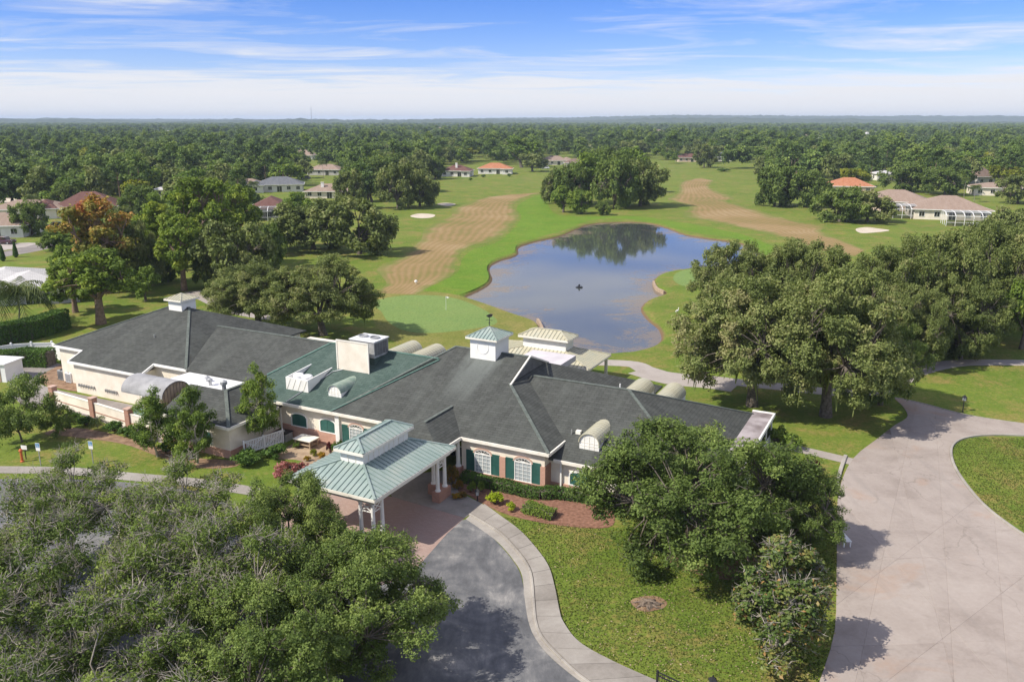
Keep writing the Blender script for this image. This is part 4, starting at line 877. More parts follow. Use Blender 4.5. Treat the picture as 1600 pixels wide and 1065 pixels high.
def tall_window(a0, a1, z0, z1, b, rise=0.36):
    fr = MB(); fr.box(a0 - 0.06, a1 + 0.06, b - 0.10, b - 0.0, z0 - 0.12, z0)
    for x in (a0, a1 - 0.07): fr.box(x, x + 0.07, b - 0.075, b, z0, z1)
    fr.box(a0, a1, b - 0.08, b, z1 - 0.05, z1 + 0.04)
    for i in range(1, 4): x = a0 + (a1 - a0) * i / 4; fr.box(x - (0.024 if i == 2 else 0.010), x + (0.024 if i == 2 else 0.010), b - 0.06, b - 0.012, z0, z1 - 0.05)
    for j in range(1, 5): z = z0 + (z1 - z0) * j / 5; fr.box(a0 + 0.07, a1 - 0.07, b - 0.055, b - 0.014, z - 0.010, z + 0.010)
    band(fr, a0 + 0.07, a1 - 0.07, z1 + 0.02, rise - 0.07, 0.07, b - 0.07, b)
    c = (a0 + a1) / 2
    for k in range(1, 5):
        t = math.pi * k / 5; fr.bar((c, b - 0.035, z1 + 0.04), (c + (a1 - a0) / 2 * 0.9 * math.cos(t), b - 0.035, z1 + rise * 0.9 * math.sin(t)), 0.03, 0.03, (0, 1, 0))
    w_ = MB(); w_.box(a0 + 0.02, a1 - 0.02, b - 0.03, b - 0.005, z0, z1); wo_ = w_.build('window', M['glass'], club)
    fr.build('frame', M['white'], wo_)
    MB().prism(arch_pts(a0 + 0.05, a1 - 0.05, z1 - 0.02, z1 + 0.02, rise - 0.05, b - 0.03)[:], Vector((0, 0.02, 0))).build('arched_pane', M['glassdark'], wo_)
    bb = MB(); band(bb, a0, a1, z1 + 0.02, rise, 0.13, b - 0.09, b); bb.build('brick_arch', M['brick2'], wo_)
    return wo_
for nm_, dx in (('W1', -6.54), ('W2', -3.00), ('W3', -18.9), ('W4', -15.4)):
    bw_ = 0.32 if dx > -12 else 0.34
    W_ = tall_window(dx, dx + 1.47, 0.63, 2.17, bw_); shutter(dx - 0.76, dx - 0.04, 0.60, 2.35, bw_, W_); shutter(dx + 1.51, dx + 2.23, 0.60, 2.35, bw_, W_)
def blind_window(a0, a1, z0, z1, b, rise=0.30):
    """arched opening closed by a pair of green shutters in a white surround"""
    fr = MB()
    for x in (a0 - 0.12, a1): fr.box(x, x + 0.12, b - 0.09, b, z0 - 0.05, z1)
    fr.box(a0 - 0.12, a1 + 0.12, b - 0.10, b, z0 - 0.13, z0 - 0.05); band(fr, a0, a1, z1, rise, 0.12, b - 0.09, b)
    fo = fr.build('window', M['white'], club); c = (a0 + a1) / 2
    for x0, x1, s_ in ((a0, c - 0.012, 0), (c + 0.012, a1, 1)):
        pts = [(x0, b - 0.05, z0 - 0.05), (x1, b - 0.05, z0 - 0.05)]; n = 6; hw = (a1 - a0) / 2
        for i in range(n + 1):
            x = x1 + (x0 - x1) * i / n; pts.append((x, b - 0.05, z1 + rise * math.sqrt(max(0, 1 - ((x - c) / hw) ** 2))))
        sh = MB(); sh.prism(pts, Vector((0, 0.045, 0)))
        for z in (z0 - 0.03, (z0 + z1) / 2, z1 - 0.04): sh.box(x0 + 0.02, x1 - 0.02, b - 0.066, b - 0.05, z, z + 0.07)
        for i in range(int((z1 - z0) / 0.09)): sh.box(x0 + 0.07, x1 - 0.07, b - 0.060, b - 0.05, z0 + i * 0.09, z0 + 0.045 + i * 0.09)
        sh.build('shutter', M['shutter'], fo)
    return fo
blind_window(-25.45, -23.8, 1.28, 2.06, 0.60); blind_window(-22.25, -20.65, 1.28, 2.06, 0.60)
for a in (1.15, 4.9, 8.3): blind_window(a + 0.12, a + 1.82, 0.78, 1.52, 1.3, 0.24)
blind_window(-30.2, -28.9, 1.05, 1.8, -5.6, 0.25)
for a in (-20.3, -12.75): MB().box(a, a + 0.42, 0.16, 0.60, 0, 3.30).build('pilaster', M['white'], club)
# entrance recess with dark glazed doors, white columns on brick piers
ent = MB(); ent.box(-12.4, -7.9, 3.50, 3.58, 0.05, 3.2); e_ = ent.build('entrance', M['glassdark'], club); fr = MB()
for i in range(7): x = -12.4 + 4.5 * i / 6; fr.box(x - 0.05, x + 0.05, 3.44, 3.50, 0.05, 3.2)
for z in (0.9, 2.2, 3.1): fr.box(-12.4, -7.9, 3.45, 3.50, z, z + 0.08)
fr.build('door_frame', M['white'], e_)
def column(mb, x, y, z0, z1, r=0.17):
    mb.lathe([(r * 1.45, 0), (r * 1.45, 0.08), (r * 1.15, 0.12), (r, 0.2), (r * 0.84, z1 - z0 - 0.2), (r * 1.1, z1 - z0 - 0.16), (r * 1.3, z1 - z0 - 0.06), (r * 1.3, z1 - z0)], (x, y, z0), 14)
for x in (-7.95, -12.35):
    MB().box(x - 0.35, x + 0.35, -0.25, 0.45, 0, 0.85).build('pedestal', M['brick'], club, uv=True); mb = MB(); column(mb, x, 0.1, 0.85, 3.2); mb.build('column', M['white'], club, smooth=False)
# --- main roof with its half-hipped gable
zr = zf(10.3)
mr = roofpart('roof', [P3((-20.6, 0, 3.4), (0, 0, 3.4), (-6.7, 6.7, 6.08), (-6.7, 10.3, zr), (-14.1, 10.3, zr)), P3((-20.6, 0, 3.4), (-14.1, 10.3, zr), (-20.6, 20.6, 3.4)),
                       P3((-20.6, 20.6, 3.4), (-14.1, 10.3, zr), (-6.7, 10.3, zr), (-6.7, 13.9, 6.08), (0, 20.6, 3.4)), P3((0, 0, 3.4), (0, 20.6, 3.4), (-6.7, 13.9, 6.08), (-6.7, 6.7, 6.08))], M['wshingle'])
caps(mr, [((0, 0, 3.4), (-6.7, 6.7, 6.08)), ((-14.1, 10.3, zr), (-6.5, 10.3, zr)), ((-20.6, 0, 3.4), (-14.1, 10.3, zr))], M['cap'])
fascia(mr, [((-20.65, -0.04, 3.4), (-12.7, -0.04, 3.4)), ((-7.7, -0.04, 3.4), (0.06, -0.04, 3.4)), ((0.04, 0.0, 3.4), (0.04, 3.3, 3.4))])
MB().prism([(-6.62, 6.9, 6.10), (-6.62, 13.7, 6.10), (-6.62, 10.3, zr - 0.06)], Vector((-0.1, 0, 0))).build('gable', M['grille'], mr)
for p, q in (((-6.50, 6.45, 6.02), (-6.50, 10.3, zr + 0.06)), ((-6.50, 10.3, zr + 0.06), (-6.50, 14.15, 6.02))): MB().bar(p, q, 0.14, 0.13).build('rake_board', M['trim'], mr)
MB().box(-19.9, -12.6, 0.0, 0.34, 3.20, 3.24).build('soffit', M['trim'], mr); MB().box(-7.75, 0.0, 0.0, 0.32, 3.20, 3.24).build('soffit', M['trim'], mr)
# --- entry roof
er = roofpart('roof', [P3((-7.62, -3.3, 3.42), (-7.62, 0.4, 3.42), (-10.2, 3.2, 4.62), (-10.2, -1.2, 4.62)), P3((-12.78, -3.3, 3.42), (-12.78, 0.4, 3.42), (-10.2, 3.2, 4.62), (-10.2, -1.2, 4.62)), P3((-7.62, -3.3, 3.42), (-12.78, -3.3, 3.42), (-10.2, -1.2, 4.62))], M['shingle'])
caps(er, [((-10.2, -1.2, 4.62), (-10.2, 3.0, 4.62))], M['cap']); fascia(er, [((-7.58, -3.3, 3.42), (-7.58, -0.15, 3.42)), ((-12.82, -3.3, 3.42), (-12.82, -0.15, 3.42))])
# --- right wing
rw = roofpart('roof', [P3((-6.2, 1, 2.6), (11.5, 1, 2.6), (2.85, 9.65, 6.06), (-6.2, 9.65, 6.06)), P3((11.5, 1, 2.6), (11.5, 18.3, 2.6), (2.85, 9.65, 6.06)), P3((-6.2, 18.3, 2.6), (11.5, 18.3, 2.6), (2.85, 9.65, 6.06), (-6.2, 9.65, 6.06))], M['shingle'])
caps(rw, [((-5.9, 9.65, 6.06), (2.85, 9.65, 6.06)), ((2.85, 9.65, 6.06), (11.5, 1, 2.6)), ((2.85, 9.65, 6.06), (11.5, 18.3, 2.6))], M['cap'])
fascia(rw, [((0.0, 0.96, 2.6), (11.5, 0.96, 2.6)), ((11.5, 18.34, 2.6), (-6, 18.34, 2.6))]); MB().box(0.1, 11.4, 1.02, 1.3, 2.40, 2.44).build('soffit', M['trim'], rw)
fr_ = MB().box(11.3, 13.15, 1.0, 18.9, 2.42, 2.62).build('flat_roof', M['greyroof'], club)
for p, q in (((13.2, 0.9, 2.58), (13.2, 19.0, 2.58)), ((11.3, 18.95, 2.58), (13.2, 18.95, 2.58)), ((11.3, 0.95, 2.58), (13.2, 0.95, 2.58))): MB().bar(p, q, 0.14, 0.30).build('fascia', M['white'], fr_)
for i in range(8): b_ = 1.2 + i * 2.5; MB().box(12.98, 13.10, b_, b_ + 0.12, 0, 2.42).build('post', M['white'], fr_)
for i in range(7): b_ = 1.32 + i * 2.5; MB().box(13.02, 13.05, b_, b_ + 2.38, 0.9, 2.42).build('screen', M['glassdark'], fr_); MB().box(13.0, 13.07, b_, b_ + 2.38, 0.0, 0.9).build('panel', M['white'], fr_)
rr_ = roofpart('roof', [P3((-7.5, 15.6, 5.5), (2, 22.4, 2.6), (2, 10, 2.6)), P3((-7.5, 15.6, 5.5), (2, 22.4, 2.6), (-10.5, 22.4, 2.6)), P3((-7.5, 15.6, 5.5), (-10.5, 22.4, 2.6), (-12, 16, 5.2))], M['shingle'])
wall(-10, 1.5, 17.8, 21.9, 2.55)
# --- green wing, grey link roof, service roof, left hall
gz = zf(8.4)
gr_ = roofpart('roof', [P3((-26.9, 0, 3.4), (-20.6, 0, 3.4), (-14.4, 8.4, gz), (-27.0, 8.4, gz), (-30.3, 2.9, zf(2.9)), (-28.8, 0.9, zf(0.9))), P3((-27, 8.4, gz), (-14.4, 8.4, gz), (-14.4, 16.8, 3.4), (-27, 16.8, 3.4))], M['gshingle'])
caps(gr_, [((-27, 8.4, gz), (-14.8, 8.4, gz)), ((-27.0, 8.4, gz), (-30.3, 2.9, zf(2.9)))], M['gcap']); caps(gr_, [((-20.6, 0.0, 3.42), (-14.6, 8.2, gz - 0.04))], M['gcap'], 0.16)
fascia(gr_, [((-26.6, -0.04, 3.4), (-20.66, -0.04, 3.4))]); MB().box(-27, -19.9, 0.0, 0.60, 3.18, 3.22).build('soffit', M['trim'], gr_)
for pts in ([(-25.6, 0.1, zf(0.1) + 0.06), (-23.9, 4.6, zf(4.6) + 0.06), (-23.1, 5.1, zf(5.1) + 0.06)],): MB().tube(pts, 0.045, 6).build('conduit', M['galv'], gr_)
d2 = roofpart('roof', [P3((-42, 8.4, gz), (-26.98, 8.4, gz), (-30.3, 2.9, zf(2.9)), (-30.4, 1.7, zf(1.7)), (-39.6, 1.7, zf(1.7))), P3((-42, 8.4, gz), (-26.98, 8.4, gz), (-26.98, 16.8, 3.4), (-42, 16.8, 3.4))], M['shingle'])
caps(d2, [((-42, 8.4, gz), (-27, 8.4, gz))], M['cap'])
sv = roofpart('roof', [P3((-26.5, -5.9, 2.9), (-26.5, 0.9, 2.9), (-29.0, 1.2, 3.93), (-30.4, 2.8, 4.5), (-30.4, -2.2, 4.5)), P3((-26.5, -5.9, 2.9), (-30.4, -2.2, 4.5), (-34.7, -2.2, 4.5), (-34.7, -5.9, 2.9)), P3((-30.4, -2.2, 4.5), (-30.4, 2.8, 4.5), (-32.0, 2.8, 3.9), (-32.0, -2.2, 3.9)), P3((-34.7, -2.2, 4.5), (-30.4, -2.2, 4.5), (-30.8, -1.2, 3.9), (-34.7, -1.2, 3.9))], M['shingle'])
caps(sv, [((-26.5, -5.9, 2.9), (-30.4, -2.2, 4.5)), ((-30.4, -2.2, 4.5), (-30.4, 2.6, 4.5))], M['cap'], 0.3)
fascia(sv, [((-26.46, -5.94, 2.9), (-26.46, 0.0, 2.9)), ((-26.44, -5.94, 2.9), (-34.7, -5.94, 2.9))]); MB().box(-26.85, -26.5, -5.9, 0.0, 2.70, 2.74).build('soffit', M['trim'], sv); MB().box(-34.9, -26.85, -5.9, -5.6, 2.70, 2.74).build('soffit', M['trim'], sv)
fw = MB().box(-39.2, -31.6, -1.2, 2.0, 3.7, 3.92).build('flat_roof', M['flatwhite'], club)
for a, b_, h_ in ((-34.2, -0.4, 0.5), (-35.3, 0.3, 0.35)): MB().lathe([(0.16, 0), (0.16, h_), (0.26, h_), (0.26, h_ + 0.08), (0.05, h_ + 0.22)], (a, b_, 3.92), 10).build('roof_vent', M['galv'], fw)
MB().lathe([(0.2, 0), (0.2, 0.45), (0.33, 0.5), (0.33, 0.75), (0.1, 0.9)], (-31.2, -1.6, 4.3), 12).build('roof_vent', M['hvac'], sv)
# barrel vault over the loading dock
bv = MB(); n = 14; b0, b1, z0, zt = -4.95, -1.75, 3.75, 4.95; arc = [((b0 + b1) / 2 - (b1 - b0) / 2 * math.cos(math.pi * i / n), z0 + (zt - z0) * math.sin(math.pi * i / n)) for i in range(n + 1)]
vs_ = [(a, b_, z) for a in (-40.6, -35.3) for b_, z in arc]; bv.add(vs_, [(i, i + 1, i + n + 2, i + n + 1) for i in range(n)])
vs2 = [(a, b_ * 0.985 - 0.05, z - 0.1) for a in (-40.6, -35.3) for b_, z in arc]; bv.add(vs2, [(i + n + 1, i + n + 2, i + 1, i) for i in range(n)])
vb = bv.build('barrel_roof', M['barrel'], club, smooth=True)
MB().prism([(-35.4, b_, z - 0.03) for b_, z in arc] + [(-35.4, b1, 2.0), (-35.4, b0, 2.0)], Vector((-0.15, 0, 0))).build('end_board', M['tanwood'], vb)
for i in range(1, 9): b_ = b0 + (b1 - b0) * i / 9; MB().box(-35.40, -35.375, b_ - 0.015, b_ + 0.015, 2.0, z0 + (zt - z0) * math.sqrt(max(0, 1 - ((b_ - (b0 + b1) / 2) / ((b1 - b0) / 2)) ** 2)) - 0.06).build('batten', M['tealbox'] if False else M['bark'], vb)
MB().box(-40.4, -35.55, -1.95, -1.8, 0, 3.76).build('wall', M['cream'], club); MB().box(-35.55, -35.40, b0, b1, 0.0, 2.0).build('dock_door', M['tanwood'], club)
# left hall
lz = zf(10.6)
lh = roofpart('roof', [P3((-54.9, 0, 3.4), (-44.2, 0, 3.4), (-44.2, 1.75, zf(1.75)), (-39.7, 1.75, zf(1.75)), (-48.4, 10.6, lz), (-51.0, 10.6, lz), (-59.6, 1.8, zf(1.8)), (-54.9, 1.8, zf(1.8))),
                       P3((-39.7, 1.75, zf(1.75)), (-39.7, 19.4, zf(1.75)), (-48.4, 10.6, lz)), P3((-59.6, 1.8, zf(1.8)), (-51.0, 10.6, lz), (-59.6, 19.4, zf(1.8))), P3((-59.6, 19.4, zf(1.8)), (-51.0, 10.6, lz), (-48.4, 10.6, lz), (-39.7, 19.4, zf(1.75)))], M['shingle'])
caps(lh, [((-39.7, 1.75, zf(1.75)), (-48.4, 10.6, lz)), ((-51, 10.6, lz), (-48.4, 10.6, lz)), ((-59.6, 1.8, zf(1.8)), (-51, 10.6, lz))], M['cap'])
fascia(lh, [((-54.95, -0.04, 3.4), (-44.16, -0.04, 3.4)), ((-44.14, 0, 3.4), (-44.14, 1.75, zf(1.75))), ((-44.2, 1.71, zf(1.75)), (-39.64, 1.71, zf(1.75))), ((-39.66, 1.7, zf(1.75)), (-39.66, 9, zf(1.75))), ((-54.94, 0, 3.4), (-54.94, 1.8, zf(1.8))), ((-59.6, 1.76, zf(1.8)), (-54.95, 1.76, zf(1.8)))], M['white'])
MB().box(-54.9, -44.3, 0.02, 0.32, 3.20, 3.24).build('soffit', M['trim'], lh)
for a0, a1 in ((-54.0, -51.7), (-49.9, -48.3)):
    mb = MB(); mb.box(a0, a1, 0.18, 0.24, 0.90, 0.98)
    for i in range(7): x = a0 + (a1 - a0) * i / 6; mb.box(x - 0.03, x + 0.03, 0.14, 0.32, 0.72, 1.03)
    mb.build('meter_pipes', M['galv'], club)
for x, y, z1 in ((-44.35, 0.1, 3.2), (-39.85, 1.9, 3.9), (0.55, 1.16, 2.4), (-26.6, 0.4, 2.7)): MB().box(x - 0.06, x + 0.06, y - 0.06, y + 0.05, 0, z1).build('downspout', M['white'], club)
# --- metal roof made of single panels between standing seams
def clip(poly, axis, v, keep_gt):
    out = []
    for i in range(len(poly)):
        p, q = poly[i], poly[(i + 1) % len(poly)]; dp, dq = p.dot(axis) - v, q.dot(axis) - v
        if not keep_gt: dp, dq = -dp, -dq
        if dp >= 0: out.append(p)
        if dp * dq < 0: out.append(p.lerp(q, dp / (dp - dq)))
    return out
def panel_face(face, w, root, mat, seam, th=0.05):
    f = [Vector(p) for p in face]; n = (f[1] - f[0]).cross(f[2] - f[0]).normalized()
    if n.z < 0: f.reverse(); n = -n
    u = Vector((0, 0, 1)).cross(n).normalized(); ds = [p.dot(u) for p in f]; lo, hi = min(ds), max(ds); k = max(1, round((hi - lo) / w)); st = (hi - lo) / k
    for i in range(k):
        q = clip(clip(f, u, lo + i * st + 0.004, True), u, lo + (i + 1) * st - 0.004, False)
        if len(q) < 3: continue
        a = max((q[j].cross(q[(j + 1) % len(q)]).length for j in range(len(q))), default=0)
        mb = MB(); mb.prism([p + n * 0.02 for p in q], n * -th)
        pn = mb.build('roof_panel', mat, root)
        if i:
            e = clip(clip(f, u, lo + i * st - 0.002, True), u, lo + i * st + 0.002, False)
            if len(e) >= 3:
                v = n.cross(u); e.sort(key=lambda p: p.dot(v)); MB().bar(e[0] + n * 0.035, e[-1] + n * 0.035, 0.035, 0.07, n).build('seam', seam, root)
def metal_hip(name, parent, a0, a1, b0, b1, ze, ia0, ia1, ib0, ib1, zi, mat, seam, w=0.42, ridge=True):
    """hip roof from the eave rectangle up to an inner rectangle (or ridge) at zi"""
    E = P3((a0, b0, ze), (a1, b0, ze), (a1, b1, ze), (a0, b1, ze)); I = P3((ia0, ib0, zi), (ia1, ib0, zi), (ia1, ib1, zi), (ia0, ib1, zi))
    mb = MB()
    for i in range(4):
        j = (i + 1) % 4; f = [E[i], E[j], I[j]] + ([I[i]] if (I[i] - I[j]).length > 1e-3 else []); slab_up(mb, [p + Vector((0, 0, -0.05)) for p in f], 0.05)
    root = mb.build(name, seam, parent)
    for i in range(4):
        j = (i + 1) % 4; f = [E[i], E[j], I[j]] + ([I[i]] if (I[i] - I[j]).length > 1e-3 else []); panel_face(f, w, root, mat, seam)
        MB().bar(E[i] + Vector((0, 0, 0.05)), I[i] + Vector((0, 0, 0.05)), 0.16, 0.09).build('hip_cap', mat, root)
    for i in range(4):
        j = (i + 1) % 4
        MB().bar(E[i] + Vector((0, 0, -0.10)), E[j] + Vector((0, 0, -0.10)), 0.08, 0.20).build('gutter', M['trim'], root)
    if ridge and (I[0] - I[2]).length > 0.05:
        far_ = max(((I[0], I[1]), (I[1], I[2])), key=lambda s_: (s_[0] - s_[1]).length); MB().bar(far_[0] + Vector((0, 0, 0.05)), far_[1] + Vector((0, 0, 0.05)), 0.18, 0.09).build('ridge_cap', mat, root)
    return root
# porte cochere
pc = thing('porte_cochere', 'white columned porte cochere with pale green standing seam roof and clerestory', 'canopy', (OX, OY, 0), TH)
pr = metal_hip('roof', pc, -13.8, -6.3, -13.2, -3.0, 3.9, -11.02, -9.08, -10.62, -5.18, 4.8, M['pcroof'], M['seam'], 0.43, ridge=False)
MB().box(-13.6, -6.5, -13.0, -3.2, 3.66, 3.72).build('ceiling', M['white'], pc)
for a0, a1, b0, b1 in ((-13.5, -6.6, -12.9, -12.6), (-13.5, -6.6, -3.6, -3.3), (-13.5, -13.2, -12.6, -3.6), (-6.9, -6.6, -12.6, -3.6)): MB().box(a0, a1, b0, b1, 3.36, 3.66).build('beam', M['trim'], pc)
ck = MB().box(-11.02, -9.08, -10.62, -5.18, 4.5, 5.72).build('clerestory', M['white'], pc)
for i in range(1, 9): b_ = -10.62 + 5.44 * i / 9; MB().box(-9.08, -9.05, b_ - 0.02, b_ + 0.02, 4.8, 5.7).build('batten', M['trim'], ck)
for i in range(1, 3): a_ = -11.02 + 1.94 * i / 3; MB().box(a_ - 0.02, a_ + 0.02, -10.65, -10.62, 4.8, 5.7).build('batten', M['trim'], ck)
metal_hip('clerestory_roof', pc, -11.3, -8.8, -10.95, -4.85, 5.76, -10.05, -10.05, -9.9, -5.9, 6.30, M['pcroof'], M['seam'], 0.43)
def cluster(x, y, sx_, sy_):
    mb = MB(); pts = [(x, y), (x - sx_ * 1.0, y), (x, y - sy_ * 1.0)]
    x0, x1 = min(p[0] for p in pts) - 0.33, max(p[0] for p in pts) + 0.33; y0, y1 = min(p[1] for p in pts) - 0.33, max(p[1] for p in pts) + 0.33
    MB().box(x0, x1, y - 0.33, y + 0.33, 0, 0.82).build('pedestal', M['brick'], pc, uv=True)
    ya, yb = (y0, y - 0.33) if sy_ > 0 else (y + 0.33, y1); MB().box(x - 0.33, x + 0.33, ya, yb, 0, 0.82).build('pedestal', M['brick'], pc, uv=True)
    for p in pts: m2 = MB(); column(m2, p[0], p[1], 0.82, 3.36, 0.15); m2.build('column', M['white'], pc)
    m3 = MB()
    for p in pts[1:]:
        m3.bar((x, y, 3.2), (p[0], p[1], 2.6), 0.06, 0.06); m3.bar((x, y, 2.6), (p[0], p[1], 3.2), 0.06, 0.06); m3.bar((x, y, 2.6), (p[0], p[1], 2.6), 0.06, 0.06)
    m3.build('lattice', M['white'], pc)
cluster(-6.95, -3.6, 1, 1); cluster(-13.15, -3.6, -1, 1); cluster(-6.95, -12.6, 1, -1); cluster(-13.15, -12.6, -1, -1)
# cupolas on the clubhouse
def cupola(a0, a1, b0, b1, zb, ze, za, medal=False, vane=False, ov=0.3, mat='pcroof', seam='seam'):
    bx = MB().box(a0, a1, b0, b1, zb, ze).build('cupola', M['white'], club)
    c = ((a0 + a1) / 2, (b0 + b1) / 2)
    for x0, x1, y0, y1 in ((a0 - 0.05, a1 + 0.05, b0 - 0.05, b0), (a1, a1 + 0.05, b0, b1)): MB().box(x0, x1, y0, y1, ze - 0.16, ze - 0.02).build('cornice', M['trim'], bx)
    # roof pieces go straight under the cupola part
    E = P3((a0 - ov, b0 - ov, ze), (a1 + ov, b0 - ov, ze), (a1 + ov, b1 + ov, ze), (a0 - ov, b1 + ov, ze)); ap = Vector((c[0], c[1], za))
    for i in range(4):
        j = (i + 1) % 4; panel_face([E[i], E[j], ap], 0.36, bx, M[mat], M[seam], 0.06); MB().bar(E[i] + Vector((0, 0, 0.03)), ap + Vector((0, 0, 0.03)), 0.10, 0.07).build('hip_cap', M[mat], bx)
        MB().bar(E[i] + Vector((0, 0, -0.07)), E[j] + Vector((0, 0, -0.07)), 0.07, 0.15).build('gutter', M['trim'], bx)
    if medal:
        zc_ = ze - 0.85; mb = MB(); n = 24
        ring = [(c[0] + r_ * math.cos(6.2832 * i / n), zc_ + r_ * math.sin(6.2832 * i / n)) for r_ in (0.60, 0.54) for i in range(n)]
        vs_ = [(x, b0 - y_, z) for y_ in (0.035, 0.0) for x, z in ring]
        mb.add(vs_, [(i, (i + 1) % n, n + (i + 1) % n, n + i) for i in range(n)] + [(2 * n + i, i, (i + 1) % n if True else 0, 2 * n + (i + 1) % n) for i in range(n)] + [(n + i, n + (i + 1) % n, 3 * n + (i + 1) % n, 3 * n + i) for i in range(n)]); mb.build('medallion', M['white'], bx)
        mb = MB()
        for i in range(9): z = zc_ - 0.44 + i * 0.11; hw = math.sqrt(max(0.01, 0.25 - (z - zc_) ** 2)); mb.box(c[0] - hw, c[0] + hw, b0 - 0.012, b0, z - 0.03, z + 0.03)
        mb.build('louvres', M['white'], bx)
    if vane:
        mb = MB(); mb.tube([(c[0], c[1], za), (c[0], c[1], za + 1.15)], 0.03, 6); mb.lathe([(0.02, 0), (0.09, 0.07), (0.02, 0.14)], (c[0], c[1], za + 0.3), 8)
        mb.bar((c[0] - 0.35, c[1] - 0.05, za + 0.62), (c[0] + 0.35, c[1] + 0.05, za + 0.62), 0.03, 0.03); mb.prism([(c[0] - 0.35, c[1], za + 1.0), (c[0] - 0.1, c[1], za + 0.86), (c[0] + 0.2, c[1], za + 0.92), (c[0] + 0.36, c[1], za + 1.2), (c[0] + 0.1, c[1], za + 1.2), (c[0] - 0.1, c[1], za + 1.12)], Vector((0, 0.04, 0)))
        mb.build('weather_vane', M['dark'], bx)
    return bx
cupola(-11.9, -9.35, 9.1, 11.65, 6.5, 9.0, 9.75, medal=True, vane=True)
cupola(-50.7, -48.7, 9.8, 11.8, 6.9, 8.55, 9.1, mat='tanroof', seam='tanseam')
# roof plant on the green section
sc = MB().box(-23.75, -20.2, 5.15, 5.27, 4.9, 8.25).build('plant_screen', M['cream'], club)
for x0, x1, z0_, z1_ in ((-23.75, -20.2, 8.17, 8.29), (-23.75, -20.2, 5.3, 5.42), (-23.79, -23.67, 5.3, 8.25), (-20.28, -20.16, 5.3, 8.25)): MB().box(x0, x1, 5.11, 5.15, z0_, z1_).build('trim_board', M['trim'], sc)
hv = MB().box(-23.0, -20.3, 6.2, 8.4, 6.6, 8.1).build('air_handler', M['hvac'], club)
for i in range(5): MB().box(-20.30, -20.27, 6.3 + i * 0.41, 6.64 + i * 0.41, 6.8, 7.95).build('grille', M['grille'], hv)
MB().box(-23.08, -20.22, 6.12, 8.48, 8.1, 8.18).build('lid', M['flatwhite'], hv)
for x in (-22.3, -21.0): MB().lathe([(0.48, 0), (0.48, 0.16), (0.40, 0.16), (0.40, 0.05)], (x, 7.3, 8.18), 16).build('fan_ring', M['hvac'], hv)
MB().box(-22.9, -20.4, 6.3, 8.3, 5.6, 6.6).build('curb', M['gshingle'], hv, uv=True)
# open topped vent box with two fans
vb_ = MB(); a0, a1, b0 = -26.9, -24.35, 1.65
vb_.box(a0, a1, b0, b0 + 0.12, zf(b0) - 0.15, zf(b0) + 1.15); wv_r = vb_.build('vent_box', M['white'], club)
for a in (a0, a1 - 0.10): MB().prism([(a, b0 + 0.12, zf(b0) - 0.15), (a, b0 + 0.12, zf(b0) + 1.15), (a, b0 + 3.5, zf(b0 + 3.5) + 0.03), (a, b0 + 3.5, zf(b0 + 3.5) - 0.15)], Vector((0.10, 0, 0))).build('side_panel', M['white'], wv_r)
MB().box(a0 + 0.1, a1 - 0.1, b0 + 0.12, b0 + 2.2, zf(b0) + 0.5, zf(b0) + 0.56).build('deck', M['flatwhite'], wv_r)
for i in range(4): MB().bar((a0 + 0.1 + i * 0.62, b0 - 0.015, zf(b0) + 0.05), (a0 + 0.55 + i * 0.62, b0 - 0.015, zf(b0) + 1.05), 0.05, 0.03, (0, 1, 0)).build('brace', M['trim'], wv_r)
for x in (a0 + 0.75, a0 + 1.75): MB().lathe([(0.40, 0), (0.40, 0.35), (0.50, 0.40), (0.50, 0.62), (0.40, 0.72), (0.12, 0.80)], (x, b0 + 0.9, zf(b0) + 0.56), 16).build('exhaust_fan', M['flatwhite'], wv_r)
